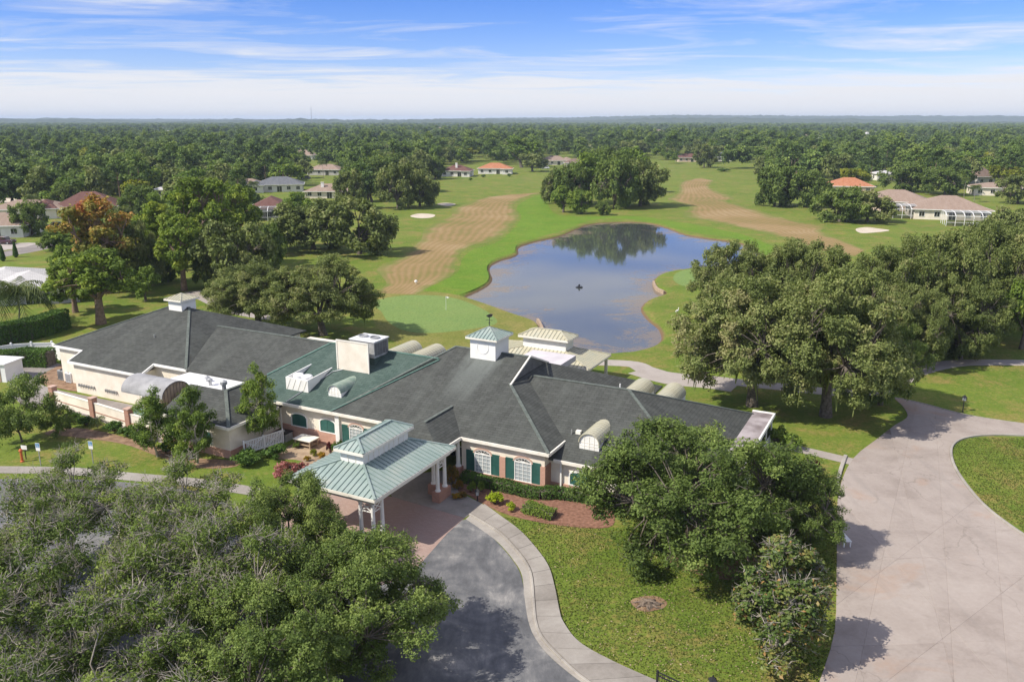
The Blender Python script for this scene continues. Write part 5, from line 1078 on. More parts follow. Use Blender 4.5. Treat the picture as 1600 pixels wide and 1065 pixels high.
# barrel dormers
def dormer(a0, a1, bf, bb, zb, rise, mat, front='white', pane=True, parent=club, zwall=0.55, seams=True):
    c = (a0 + a1) / 2; hw = (a1 - a0) / 2; n = 12; ac = [(c - hw * math.cos(math.pi * i / n), zb + zwall + rise * math.sin(math.pi * i / n)) for i in range(n + 1)]
    mb = MB(); o = 0.06
    aco = [(c - (hw + 0.07) * math.cos(math.pi * i / n), zb + zwall + (rise + 0.07) * math.sin(math.pi * i / n)) for i in range(n + 1)]
    vs_ = [(x, y, z) for y in (bf - 0.12, bb) for x, z in aco] + [(x, y, z) for y in (bf - 0.12, bb) for x, z in ac]; k = n + 1
    mb.add(vs_, [(i, i + 1, k + i + 1, k + i) for i in range(n)] + [(2 * k + i + 1, 2 * k + i, 3 * k + i, 3 * k + i + 1) for i in range(n)] + [(i + 1, i, 2 * k + i, 2 * k + i + 1) for i in range(n)] + [(k + i, k + i + 1, 3 * k + i + 1, 3 * k + i) for i in range(n)])
    f = MB(); f.prism([(x, bf, z) for x, z in ac] + [(a1, bf, zb - 0.3), (a0, bf, zb - 0.3)], Vector((0, 0.12, 0)))
    for x in (a0, a1 - 0.06): f.box(x, x + 0.06, bf + 0.12, bb, zb - 0.3, zb + zwall)
    root = f.build('dormer', M[front], parent); mb.build('dormer_roof', M[mat], root, smooth=False)
    if seams:
        L = bb - bf; ns = int(L / 0.38)
        for s_ in range(ns):
            y = bf + 0.2 + s_ * 0.38; rb = MB()
            for i in range(n): rb.bar((aco[i][0], y, aco[i][1]), (aco[i + 1][0], y, aco[i + 1][1]), 0.03, 0.05)
            rb.build('seam', M['tanseam'], root)
    if pane:
        g_ = MB()
        for i in range(1, 4): x = a0 + (a1 - a0) * i / 4; g_.box(x - 0.02, x + 0.02, bf - 0.02, bf, zb, zb + zwall + rise * 0.7)
        for z in (zb + 0.3, zb + zwall): g_.box(a0 + 0.06, a1 - 0.06, bf - 0.02, bf, z - 0.02, z + 0.02)
        g_.build('glazing_bar', M['trim'], root)
    return root
dormer(-22.15, -20.75, 1.75, 4.6, zf(1.75), 0.62, 'gdormer', zwall=0.45, seams=False)
dormer(1.45, 3.05, 2.55, 6.3, 2.6 + 0.4 * 1.55, 0.75, 'tanroof', zwall=0.55)
for a, c_ in ((1.0, 14.6), (3.9, 14.6)): dormer(a, a + 1.9, 11.2, 16.6, 3.6, 0.9, 'tanroof', zwall=0.45)
for a in (-22.4, -19.6): dormer(a, a + 1.9, 9.6, 14.4, 4.4, 0.9, 'tanroof', zwall=0.9)
MB().box(0.55, 0.95, 3.9, 4.25, 3.75, 4.02).build('roof_vent', M['trim'], rw); MB().tube([(0.25, 3.8, 3.6), (0.25, 3.8, 4.1)], 0.05, 8).build('vent_pipe', M['galv'], rw); MB().tube([(2.0, 9.9, 5.9), (2.0, 9.9, 6.4)], 0.05, 8).build('vent_pipe', M['white'], rw)
MB().tube([(-48.0, 5.3, 5.4), (-48.0, 5.3, 5.85)], 0.06, 8).build('vent_pipe', M['galv'], lh)
# pale flat link and the terrace pavilion behind
lk = MB().box(-12.5, -7.6, 15.5, 23.4, 3.6, 4.2).build('flat_roof', M['lav'], club)
pv = thing('terrace_pavilion', 'open pavilion with tan standing seam roof and white clerestory beside the pond', 'pavilion', (OX, OY, 0), TH)
metal_hip('roof', pv, -19.5, -6.4, 24.0, 30.6, 2.65, -15.1, -10.0, 26.3, 28.4, 3.55, M['tanroof'], M['tanseam'], 0.45, ridge=False)
MB().box(-15.1, -10.0, 26.3, 28.4, 3.2, 4.85).build('clerestory', M['white'], pv)
metal_hip('clerestory_roof', pv, -15.5, -9.6, 25.9, 28.8, 4.87, -14.0, -11.1, 27.3, 27.4, 5.5, M['tanroof'], M['tanseam'], 0.45)
for x in (-19.1, -14.9, -10.8, -6.8):
    for y in (24.4, 30.2): m2 = MB(); m2.box(x - 0.14, x + 0.14, y - 0.14, y + 0.14, 0, 2.5); m2.build('post', M['trim'], pv)
for y in (24.4, 30.2): MB().box(-19.2, -6.7, y - 0.1, y + 0.1, 2.3, 2.55).build('beam', M['trim'], pv)
MB().box(-19.0, -7.0, 24.6, 30.0, 0, 0.1).build('floor', M['path'], pv)
# planter with red blooms by the flat link
# --- service yard wall with brick piers
yw = thing('yard_wall', 'low cream service yard wall with brick piers behind the shrubs', 'wall', (OX, OY, 0), TH)
pts = [(-53.0, -3.35), (-46.3, -3.9), (-40.6, -4.45), (-34.95, -5.0)]
for (x0, y0), (x1, y1) in zip(pts, pts[1:]):
    MB().bar((x0, y0, 0.70), (x1, y1, 0.70), 0.18, 1.40).build('panel', M['cream'], yw); MB().bar((x0, y0, 0.55), (x1, y1, 0.55), 0.24, 0.10).build('brick_band', M['brick'], yw, uv=True); MB().bar((x0, y0, 1.43), (x1, y1, 1.43), 0.26, 0.07).build('coping', M['trim'], yw)
for x, y in pts: 
    q = MB().box(x - 0.28, x + 0.28, y - 0.28, y + 0.28, 0, 1.85).build('pier', M['brick'], yw, uv=True); MB().box(x - 0.34, x + 0.34, y - 0.34, y + 0.34, 1.85, 1.95).build('cap', M['brick2'], q)
tb = thing('utility_box', 'pale green utility box inside the service yard beside the brick pier', 'utility box', CW(-41.6, -2.6), TH); MB().box(-1.0, 1.0, -0.5, 0.5, 0, 0.85).build('cabinet', M['tealbox'], tb); MB().box(-1.05, 1.05, -0.55, 0.55, 0.85, 0.92).build('lid', M['tealbox'], tb)
# ------------------------------------------------------------------ neighbouring houses
def tilemat(n, a, b, s): return shingle(n, a, b, s, 0.5)
RM = dict(brown=tilemat('brown_shingle', (0.19, 0.135, 0.11), (0.25, 0.18, 0.15), (0.30, 0.235, 0.20)), red=tilemat('red_shingle', (0.15, 0.075, 0.065), (0.20, 0.105, 0.09), (0.24, 0.15, 0.13)),
          orange=tilemat('orange_tile', (0.42, 0.17, 0.09), (0.52, 0.23, 0.13), (0.55, 0.30, 0.19)), grey=tilemat('grey_shingle', (0.14, 0.15, 0.17), (0.19, 0.20, 0.225), (0.26, 0.265, 0.28)), white=tilemat('white_tile', (0.55, 0.545, 0.55), (0.66, 0.655, 0.66), (0.42, 0.38, 0.40)), tan=tilemat('tan_shingle', (0.30, 0.22, 0.175), (0.37, 0.28, 0.23), (0.42, 0.34, 0.29)))
HOUSES = []
def hiproof(mb, x0, x1, y0, y1, z, sl, ov=0.6):
    x0 -= ov; x1 += ov; y0 -= ov; y1 += ov; z -= ov * sl * 0.3
    w_, d_ = x1 - x0, y1 - y0; h = min(w_, d_) / 2; zt = z + h * sl
    if w_ >= d_: r0, r1 = (x0 + h, (y0 + y1) / 2, zt), (x1 - h, (y0 + y1) / 2, zt)
    else: r0, r1 = ((x0 + x1) / 2, y0 + h, zt), ((x0 + x1) / 2, y1 - h, zt)
    E = [(x0, y0, z), (x1, y0, z), (x1, y1, z), (x0, y1, z)]
    if w_ >= d_: fs = [[E[0], E[1], r1, r0], [E[1], E[2], r1], [E[2], E[3], r0, r1], [E[3], E[0], r0]]
    else: fs = [[E[0], E[1], r0], [E[1], E[2], r1, r0], [E[2], E[3], r1], [E[3], E[0], r0, r1]]
    for f in fs: slab_up(mb, f, 0.16)
    return E, zt
def house(px, py, w_, d_, rz, roof, label, wallc='cream', h=2.9, sl=0.42, wing=None, wing2=None, chimney=None, name='house'):
    b = G(px, py); t = thing(name, label, 'house', (b.x, b.y, 0), R(rz), 'houses around the golf course'); HOUSES.append((px, py, w_ * FOC / depth(b)))
    blocks = [(-w_ / 2, w_ / 2, 0, d_)] + [x for x in (wing, wing2) if x]
    for i, (x0, x1, y0, y1) in enumerate(blocks):
        MB().box(x0, x1, y0, y1, 0, h + i * 0.01).build('wall', M[wallc], t)
        mb = MB(); E, zt = hiproof(mb, x0, x1, y0, y1, h + i * 0.02, sl); ro = mb.build('roof', RM[roof], t, uv=True)
        for p, q in ((E[0], E[1]), (E[1], E[2]), (E[3], E[0])): MB().bar(Vector(p) + Vector((0, 0, -0.06)), Vector(q) + Vector((0, 0, -0.06)), 0.1, 0.2).build('gutter', M['white'], ro)
        n = max(1, int((x1 - x0) / 3.6))
        for k in range(n):
            c = x0 + (x1 - x0) * (k + 0.5) / n
            if k == n // 2 and i == 0:
                d = MB().box(c - 0.9, c + 0.9, y0 - 0.06, y0, 0.05, 2.25).build('patio_door', M['glassdark'], t); fr = MB(); fr.box(c - 0.98, c - 0.9, y0 - 0.08, y0, 0, 2.33); fr.box(c + 0.9, c + 0.98, y0 - 0.08, y0, 0, 2.33); fr.box(c - 0.9, c + 0.9, y0 - 0.08, y0, 2.25, 2.33); fr.box(c - 0.03, c + 0.03, y0 - 0.075, y0 - 0.06, 0.05, 2.25); fr.build('frame', M['white'], d)
            else:
                d = MB().box(c - 0.7, c + 0.7, y0 - 0.05, y0, 0.9, 2.2).build('window', M['glassdark'], t); fr = MB()
                fr.box(c - 0.8, c - 0.7, y0 - 0.07, y0, 0.85, 2.28); fr.box(c + 0.7, c + 0.8, y0 - 0.07, y0, 0.85, 2.28); fr.box(c - 0.7, c + 0.7, y0 - 0.07, y0, 2.2, 2.28); fr.box(c - 0.7, c + 0.7, y0 - 0.09, y0, 0.80, 0.9); fr.box(c - 0.03, c + 0.03, y0 - 0.065, y0 - 0.05, 0.9, 2.2); fr.build('frame', M['white'], d)
        m_ = max(1, int((y1 - y0) / 4.5))
        for sx_, xx in ((1, x1), (-1, x0)):
            for k in range(m_):
                c = y0 + (y1 - y0) * (k + 0.5) / m_; xa, xb = (xx, xx + 0.05) if sx_ > 0 else (xx - 0.05, xx)
                d = MB().box(xa, xb, c - 0.6, c + 0.6, 0.9, 2.2).build('window', M['glassdark'], t); MB().box(xa - 0.02, xb + 0.02, c - 0.7, c + 0.7, 0.80, 0.90).build('sill', M['white'], d)
    if chimney: c = chimney; ch = MB().box(c[0] - 0.5, c[0] + 0.5, c[1] - 0.4, c[1] + 0.4, 2.5, c[2]).build('chimney', M['white'], t); MB().box(c[0] - 0.6, c[0] + 0.6, c[1] - 0.5, c[1] + 0.5, c[2], c[2] + 0.15).build('cap', M['trim'], ch)
    return t
def cage(px, py, w_, d_, rz, label, h=2.7, rise=0.9):
    """screened pool enclosure: white frame, dark screens"""
    b = G(px, py); t = thing('pool_cage', label, 'pool enclosure', (b.x, b.y, 0), R(rz), 'screened pool enclosures'); nx_, ny_ = max(3, int(w_ / 2.2)), max(2, int(d_ / 2.2)); xs = [-w_ / 2 + w_ * i / nx_ for i in range(nx_ + 1)]; ys = [d_ * j / ny_ for j in range(ny_ + 1)]
    zz = lambda y: h + rise * min(1, y / (d_ * 0.35))
    for x in xs: MB().bar((x, 0, 0), (x, 0, h), 0.12, 0.12).build('post', M['gate'], t)
    for x in xs:
        mb = MB()
        for j in range(ny_): mb.bar((x, ys[j], zz(ys[j])), (x, ys[j + 1], zz(ys[j + 1])), 0.14, 0.14)
        mb.build('rafter', M['gate'], t)
    for y in ys: MB().bar((-w_ / 2, y, zz(y)), (w_ / 2, y, zz(y)), 0.12, 0.12).build('purlin', M['gate'], t)
    for sx_ in (-w_ / 2, w_ / 2):
        for y in ys[1:]: MB().bar((sx_, y, 0), (sx_, y, zz(y)), 0.12, 0.12).build('post', M['gate'], t)
    MB().bar((-w_ / 2, 0, 1.0), (w_ / 2, 0, 1.0), 0.08, 0.08).build('rail', M['gate'], t)
    for i in range(nx_):
        for j in range(ny_): MB().poly([(xs[i] + 0.07, ys[j], zz(ys[j]) - 0.03), (xs[i + 1] - 0.07, ys[j], zz(ys[j]) - 0.03), (xs[i + 1] - 0.07, ys[j + 1], zz(ys[j + 1]) - 0.03), (xs[i] + 0.07, ys[j + 1], zz(ys[j + 1]) - 0.03)]).build('screen', M['mesh'], t)
        MB().poly([(xs[i] + 0.06, 0, 0.05), (xs[i + 1] - 0.06, 0, 0.05), (xs[i + 1] - 0.06, 0, h - 0.06), (xs[i] + 0.06, 0, h - 0.06)]).build('screen', M['mesh'], t)
    return t
m_, t_, b_, out_ = newmat('screen_mesh'); b_.inputs['Base Color'].default_value = (0.03, 0.033, 0.036, 1); b_.inputs['Roughness'].default_value = 0.6
trn = N(t_, 'ShaderNodeBsdfTransparent'); mx_ = N(t_, 'ShaderNodeMixShader', i_0=0.45); t_.links.new(b_.outputs[0], mx_.inputs[1]); t_.links.new(trn.outputs[0], mx_.inputs[2]); t_.links.new(mx_.outputs[0], out_.inputs[0]); M['mesh'] = m_
M['peach'] = plain('peach_stucco', (0.62, 0.47, 0.37), (0.70, 0.55, 0.45), 0.8, 0.85); M['hwhite'] = plain('white_stucco', (0.68, 0.66, 0.63), (0.76, 0.74, 0.71), 0.8, 0.85); M['grey'] = plain('grey_stucco', (0.40, 0.39, 0.38), (0.48, 0.47, 0.46), 0.8, 0.85)
h_roof_h = 0
house(52, 474, 11.0, 12.0, 28, 'white', 'low house with white tile roof beside the dark palm at the left edge', 'grey', 2.5, 0.30, wing=(-9, 1.5, 5, 18), wing2=(2.5, 6.5, -2.0, 5))
house(-18, 372, 16, 12, 8, 'tan', 'house at the left edge behind the parked dark red car', 'hwhite', 3.0, 0.4)
house(40, 342, 20, 12, 10, 'tan', 'tan roofed house behind the dark street tree near the left edge', 'cream', 2.8, 0.35)
house(135, 338, 17, 13, 15, 'red', 'dark red hip roofed house just above the orange tinted pine', 'cream', 3.0, 0.55, wing=(-14, -7, -4, 6))
house(258, 308, 9, 8, -10, 'white', 'small white roofed house peeking out above the pines', 'hwhite', 2.8, 0.35)
house(437, 300, 18, 12, 12, 'grey', 'grey roofed house with white walls above the red roofed one', 'hwhite', 3.0, 0.42, wing=(-12, -6, -3, 8))
house(421, 341, 11, 15, 10, 'red', 'red brown roofed house with a pool cage in front, left of the twin oaks', 'cream', 2.8, 0.5)
house(515, 310, 18, 11, 0, 'tan', 'brown roofed house with a white chimney just behind the twin oaks', 'cream', 2.6, 0.4, chimney=(-3, 3, 5.5))
house(505, 274, 17, 11, -8, 'tan', 'pale roofed house with grey walls behind the small palm', 'grey', 3.0, 0.42)
house(385, 300, 14, 10, 10, 'tan', 'brown roofed house between the pines and the grey roofed house', 'cream', 2.8, 0.4)
house(712, 276, 15, 11, -6, 'red', 'white house with dark red roof and white chimney at the fairway edge', 'hwhite', 3.0, 0.42, wing=(3.5, 7.5, -3, 6), chimney=(0, 3, 6.6))
house(772, 272, 17, 12, -4, 'orange', 'white house with bright orange tile roof at the end of the fairway', 'hwhite', 3.0, 0.40, wing=(4.5, 9.5, -3.5, 6))
house(868, 258, 17, 12, 5, 'tan', 'brown roofed house left of the pond grove, far side of the fairway', 'cream', 2.9, 0.42, wing=(5, 12, 3, 14))
house(900, 262, 13, 10, 0, 'brown', 'brown roofed house half hidden behind the pond grove', 'cream', 2.9, 0.42)
house(915, 236, 18, 12, 10, 'brown', 'far brown roofed house above the pond grove', 'hwhite', 3.0, 0.42)
house(1077, 253, 15, 10, 0, 'red', 'red roofed house among trees at the end of the right fairway', 'peach', 3.0, 0.45)
house(1133, 252, 12, 10, 0, 'grey', 'white gabled house among trees at the end of the right fairway', 'hwhite', 3.0, 0.6)
house(1328, 303, 17, 13, -14, 'orange', 'orange tile roofed house behind the fairway oaks', 'peach', 3.0, 0.42)
house(1400, 330, 20, 15, -20, 'tan', 'long tan roofed house behind the larger pool cage', 'peach', 3.0, 0.40, wing=(-16, -8, 6, 16))
house(1487, 344, 20, 16, -16, 'tan', 'large tan hip roofed house between the two pool cages', 'cream', 3.0, 0.40)
house(1560, 306, 17, 12, -16, 'tan', 'flat looking tan roofed house right of the two palms', 'cream', 3.0, 0.25)
house(1540, 288, 9, 8, 10, 'brown', 'brown gabled house below the yellow green tree', 'grey', 3.5, 0.9)
house(1308, 262, 18, 12, 5, 'grey', 'grey roofed house with a red wall deep among trees', 'terra', 3.0, 0.35)
house(1385, 282, 9, 8, 0, 'white', 'pale greenish roofed house left of the round dark oaks', 'hwhite', 3.2, 0.3)
for i, (x, y, rf, lb) in enumerate([(255, 214, 'white', 'far white roof in the wood at left'), (62, 254, 'grey', 'grey roof in the wood above the far left golf strip'), (690, 206, 'tan', 'tiny pale roof in the wood left of the orange roofed house'), (1030, 212, 'tan', 'tiny pale roof in the wood above the pond grove'), (1365, 216, 'white', 'pale roof far in the wood at right'), (1320, 212, 'white', 'paler roof far in the wood at right'), (1270, 222, 'tan', 'tan roof far in the wood at right'), (340, 236, 'white', 'small white roof in the wood above the tallest pine'), (470, 250, 'tan', 'tan roof in the wood above the grey roofed house'), (1440, 240, 'grey', 'grey roof in the wood above the tan roofs')]):
    house(x, y, 24 if y < 230 else 17, 14, (i * 37) % 40 - 20, rf, lb, 'hwhite', 3.4 if y > 230 else 7.0, 0.5)
cage(1430, 342, 17, 7, -14, 'larger white framed pool cage below the tan roofs at right')
cage(1513, 354, 11, 7, -16, 'smaller pool cage with glinting bars at right, half behind oaks')
cage(425, 345, 11, 5, 10, 'pool cage below the red brown roof at left')
cage(1287, 300, 8, 5, -14, 'small pool cage left of the orange roof at right')
# ------------------------------------------------------------------ trees surveyed one by one
def near(kind, x, y, r_, h_, label, **k): return put_tree(kind, (x, y, 0), r_, h_, label, **k)
near('sparse', -20.5, 46.6, 5.6, 7.4, 'sparse oak with bare grey twigs nearest the low sign lawn', var=0)
near('sparse', -24.5, 36.5, 6.0, 8.2, 'sparse oak with many bare grey branches at the left edge', var=1)
near('sparse', -16.2, 38.5, 5.6, 8.6, 'sparse oak with grey dead limbs in the middle of the parking grove', var=0, rz=2.0)
near('sparse', -17.5, 30.5, 5.6, 8.0, 'thin crowned oak in the bottom left corner', var=1, rz=1.0)
near('sparse', -28.5, 48.6, 5.4, 7.2, 'sparse grey twigged oak at the left edge over the parking walk', var=0, rz=4.0)
near('sparse', -32.0, 39.5, 5.0, 7.0, 'sparse oak cut by the left edge of the picture', var=1, rz=2.5)
near('oak', -13.6, 46.6, 3.9, 6.6, 'dense green oak just left of the porte cochere', var=0)
near('oak', -8.0, 38.0, 5.0, 7.3, 'dense green oak in front of the porte cochere over the asphalt drive', var=1)
near('oak', -11.2, 32.6, 4.8, 7.0, 'dense green oak at the bottom edge left of the asphalt drive', var=0, rz=3.0)
near('oak', 11.6, 49.4, 7.6, 9.0, 'big spreading oak on the lawn in front of the right wing', var=0, rz=0.5)
near('oak', 18.4, 50.2, 3.8, 6.4, 'smaller oak leaning over the edge of the concrete lot', var=1)
near('magnolia', 14.1, 38.6, 2.75, 7.6, 'narrow magnolia with brown tinted leaves beside the concrete lot', var=0)
px_tree('moss', 1175, 634, 265, 432, 'grey moss hung oak beside the cart path, left of its twin', var=0, rz=0.3)
px_tree('moss', 1290, 650, 270, 428, 'moss hung oak beside the concrete drive, right of its twin', var=1, rz=3.4)
px_tree('oak', 1375, 632, 120, 500, 'green oak low over the bend of the concrete drive', var=1)
px_tree('grove', 1150, 505, 150, 375, 'dark oak at the pond corner behind the moss hung pair', var=1)
px_tree('grove', 1260, 515, 160, 365, 'dark oak behind the right moss hung oak', var=0)
px_tree('grove', 1420, 575, 120, 440, 'lower oak at the front of the right hand grove', var=0)
px_tree('grove', 1500, 560, 130, 430, 'rounded oak at the front right of the right hand grove', var=1)
px_tree('grove', 1370, 550, 150, 385, 'oak at the left of the grove right of the moss hung pair', var=1)
px_tree('grove', 1450, 545, 170, 350, 'broad oak in the middle of the right hand grove', var=0)
px_tree('grove', 1530, 520, 170, 345, 'broad oak in the right hand grove next to the edge', var=1)
px_tree('grove', 1590, 500, 150, 335, 'oak at the back right corner of the right hand grove', var=0)
px_tree('midbright', 1595, 545, 80, 430, 'bright green feathery tree at the right edge', var=0)
px_tree('small', 247, 713, 84, 603, 'young tree nearest the brick pier of the yard wall', 'young trees by the service wing', var=0)
px_tree('small', 309, 724, 80, 598, 'young tree in the middle of the three by the service wing', 'young trees by the service wing', var=1)
px_tree('small', 408, 696, 74, 566, 'young tree right of the service wing beside the white gate', 'young trees by the service wing', var=0)
px_tree('smalldark', 35, 690, 110, 582, 'dark bushy tree at the left edge below the service drive', var=0)
px_tree('smalldark', 88, 682, 60, 632, 'low dark bushy tree at the left end of the yard wall', var=1)
px_tree('moss', 405, 512, 165, 412, 'left one of the paired oaks behind the left hall', var=0); px_tree('moss', 505, 524, 185, 405, 'right one of the paired oaks behind the left hall', var=1)
px_tree('turnpine', 168, 458, 130, 308, 'pine with orange and red turning needles', var=0); px_tree('broadpine', 158, 506, 140, 386, 'yellow green pine directly behind the left hall roof', var=0)
px_tree('broadpine', 288, 454, 92, 328, 'yellow green pine with dark trunk above the left cupola', var=1); px_tree('broadpine', 325, 418, 115, 272, 'tall pine with the highest crown left of centre', var=0); px_tree('broadpine', 378, 395, 80, 286, 'slim pine right of the tallest pine', var=1)
px_tree('midmoss', 370, 452, 120, 334, 'grey green rounded tree between the pines and the paired oaks', var=0); px_tree('midmoss', 226, 448, 70, 340, 'dark oak between the orange pine and the yellow green pine', var=1); px_tree('midoak', 420, 420, 60, 345, 'dark bushy tree beside the pool cage at left', var=0)
for i, (k, x, y, w_, tp, lb) in enumerate([('midmoss', 300, 402, 90, 318, 'grey oak behind the yellow green pine above the left cupola'), ('midoak', 205, 402, 70, 335, 'dark oak just right of the orange pine'), ('midmoss', 338, 376, 85, 300, 'grey oak below the tallest pine crown'), ('midoak', 452, 372, 50, 335, 'dark tree between the pool cage and the twin oaks'), ('midbright', 118, 446, 70, 378, 'light green tree beside the white tile roof'), ('pine', 255, 425, 70, 318, 'pine between the orange pine and the yellow green pine'), ('midoak', 150, 400, 60, 352, 'dark bushy tree below the orange pine'), ('midbright', 255, 352, 60, 298, 'light green tree beyond the orange pine'), ('midoak', 345, 345, 75, 285, 'dark tree behind the tallest pine'), ('midmoss', 395, 460, 70, 395, 'low grey tree beside the left of the paired oaks'), ('broadpine', 118, 488, 80, 398, 'leaning pine beside the white tile roofed house'), ('midoak', 235, 420, 60, 352, 'dark understorey tree right of the orange pine'), ('midbright', 228, 470, 50, 412, 'light green understorey tree behind the left hall roof'), ('midoak', 330, 448, 60, 388, 'dark bushy tree left of the paired oaks'), ('midoak', 262, 440, 56, 384, 'dark bushy tree below the yellow green pine'), ('midmoss', 205, 448, 55, 390, 'grey bushy tree below the orange pine'), ('midoak', 88, 392, 46, 362, 'dark bush at the bend of the street'), ('midbright', 140, 372, 55, 326, 'light green tree before the dark red roof'), ('midmoss', 300, 330, 80, 272, 'grey tree far behind the tallest pine'), ('midoak', 400, 288, 60, 246, 'dark tree above the left pool cage house'), ('midoak', 560, 300, 60, 250, 'dark tree right of the pale roofed house'), ('midmoss', 190, 372, 60, 318, 'grey tree right of the dark red roof'), ('midoak', 225, 345, 70, 285, 'dark tree above the orange pine'), ('midbright', 300, 350, 70, 290, 'light green tree left of the tallest pine'), ('midoak', 108, 330, 50, 282, 'dark tree left of the dark red roof'), ('midmoss', 415, 400, 60, 345, 'grey tree below the pool cage'), ('midmoss', 350, 318, 70, 262, 'grey tree above the slim pine'), ('midoak', 610, 292, 70, 238, 'dark tree behind the grey oaks'), ('midbright', 575, 282, 60, 232, 'light green tree behind the grey oaks'), ('midmoss', 640, 300, 70, 246, 'grey green tree directly above the small bunker oaks')]):
    px_tree(k, x, y, w_, tp, lb, var=i % 2)
px_tree('midmoss', 490, 390, 130, 306, 'left one of the twin oaks on the grass left of the scalped fairway', var=0); px_tree('midmoss', 562, 397, 125, 303, 'right one of the twin oaks on the grass left of the scalped fairway', var=1)
px_tree('midbright', 470, 348, 58, 296, 'bright green tree behind the twin oaks', var=0); px_tree('midmoss', 548, 326, 55, 262, 'grey oak above the twin oaks', var=1); px_tree('midmoss', 622, 326, 75, 248, 'grey oak left of the small bunker', var=0); px_tree('midmoss', 656, 322, 65, 262, 'grey oak nearest the small bunker', var=1)
px_tree('midoak', 585, 300, 70, 240, 'green tree behind the grey oaks at the bunker', var=0); px_tree('midoak', 680, 280, 40, 242, 'dark green tree left of the dark red roofed fairway house', var=1)
for i, (k, x, y, w_, tp, lb) in enumerate([('midmoss', 868, 318, 46, 262, 'grey green tree at the left end of the pond grove'), ('midoak', 892, 322, 62, 252, 'dark tree at the left of the pond grove'), ('midbright', 922, 318, 80, 232, 'light green tree towering in the pond grove'), ('midoak', 960, 326, 80, 238, 'dark tree in the middle of the pond grove'), ('midmoss', 1000, 322, 90, 242, 'grey green oak at the right end of the pond grove'),
                                           ('midbright', 908, 334, 46, 296, 'yellow green bush at the water side of the pond grove'), ('midoak', 942, 336, 26, 312, 'small dark bush at the water side of the pond grove'), ('midbright', 985, 300, 70, 228, 'light green tree at the back of the pond grove'), ('midbright', 880, 332, 44, 286, 'olive bush at the left foot of the pond grove'), ('midoak', 940, 300, 70, 226, 'dark tree at the back of the pond grove')]):
    px_tree(k, x, y, w_, tp, lb, 'trees of the pond grove', var=i % 2)
for i, (k, x, y, w_, tp, lb) in enumerate([('midoak', 1210, 322, 75, 256, 'left one of the two round oaks on the right fairway'), ('midoak', 1255, 323, 80, 262, 'right one of the two round oaks on the right fairway'), ('midoak', 1312, 346, 90, 288, 'left half of the oak pair hiding the orange roof'), ('midmoss', 1355, 347, 90, 294, 'right half of the oak pair hiding the orange roof'),
                                           ('midoak', 1415, 300, 75, 250, 'round dark oak behind the tan roofs, left one'), ('midoak', 1475, 305, 75, 258, 'round dark oak behind the tan roofs, right one'), ('midmoss', 1590, 318, 75, 268, 'rounded oak at the right edge beyond the tan roofs'), ('midmoss', 1565, 390, 90, 320, 'olive tree right of the smaller pool cage'),
                                           ('midoak', 28, 297, 80, 246, 'left one of the dark oaks on the far left golf strip'), ('midoak', 60, 300, 55, 252, 'right one of the dark oaks on the far left golf strip'), ('midoak', 135, 303, 80, 240, 'big dark tree above the dark red roof'), ('midmoss', 195, 305, 75, 246, 'dark oak right of the big dark tree above the dark red roof'), ('midmoss', 262, 296, 120, 240, 'wide grey oak row above the pines'), ('midoak', 50, 368, 62, 312, 'round dark street tree near the parked dark red car'),
                                           ('midbright', 110, 392, 70, 352, 'light green bushy tree at the street corner'), ('midmoss', 1100, 262, 38, 222, 'dark oak left of the gabled house at the right fairway end'), ('midoak', 1140, 296, 1, 295, 'x')]):
    if lb != 'x': px_tree(k, x, y, w_, tp, lb, var=i % 2)
px_tree('faryellow', 722, 252, 52, 224, 'bright yellow green tree above the dark red roofed fairway house', var=0); px_tree('faryellow', 1538, 268, 42, 238, 'bright yellow green tree near the right edge', var=1); px_tree('faryellow', 1360, 262, 34, 232, 'yellowish tree above the orange roof at right', var=0); px_tree('farbright', 815, 262, 55, 212, 'tall light green tree right of the orange roofed fairway house', var=1); px_tree('farmoss', 832, 268, 50, 238, 'grey leaved tree right of the orange roofed fairway house', var=0)
for i, (x, y, h, r_, lb) in enumerate([(30, 508, 5.0, 5.2, 'dark feathery palm in front of the white tile roof'), (55, 342, 6.5, 2.6, 'palm behind the dark street tree'), (1506, 312, 7.5, 1.9, 'tall fan palm with bare trunk behind the tan hip roof'), (1522, 316, 5.5, 2.2, 'shorter bushy palm beside the tall fan palm'), (506, 280, 8.0, 2.4, 'palm with a red brown trunk before the pale roofed house'), (398, 312, 6.0, 2.4, 'palm beside the grey roofed house'), (154, 672, 1.0, 0.9, 'small palm shrub before the yard wall')]):
    p = G(x, y); palm((p.x, p.y), h, r_, lb, 1 + i % 2)
for i, (x, y, lb) in enumerate([(5, 408, 'left one of the two narrow cypresses by the street'), (25, 402, 'right one of the two narrow cypresses by the street')]):
    p = G(x, y); t = thing('cypress_tree', lb, 'tree', (p.x, p.y, 0), 0, 'narrow cypresses by the street'); rng = np.random.default_rng(i); n = 2600; z = rng.uniform(0, 1, n); az = rng.uniform(0, 6.28, n); rr = 0.55 * (1 - z) ** 0.6 * (0.3 + 0.7 * np.minimum(1, z * 8)) * rng.uniform(0.75, 1.05, n)
    Pp = np.stack([np.cos(az) * rr, np.sin(az) * rr, z * 3.2 + 0.1], 1); V, F = leaf_faces(Pp, unit(np.stack([np.cos(az), np.sin(az), 0 * az + 0.5], 1) + rng.normal(size=(n, 3)) * 0.5), rng.uniform(0.08, 0.16, n), rng); link('crown', np_mesh('crown', V, F, M['hedge'], rng.uniform(0.1, 0.5, n)), t); mb = MB(); mb.tube([(0, 0, 0), (0, 0, 3.0)], [0.07, 0.02], 6); mb.build('trunk', M['bark'], t)
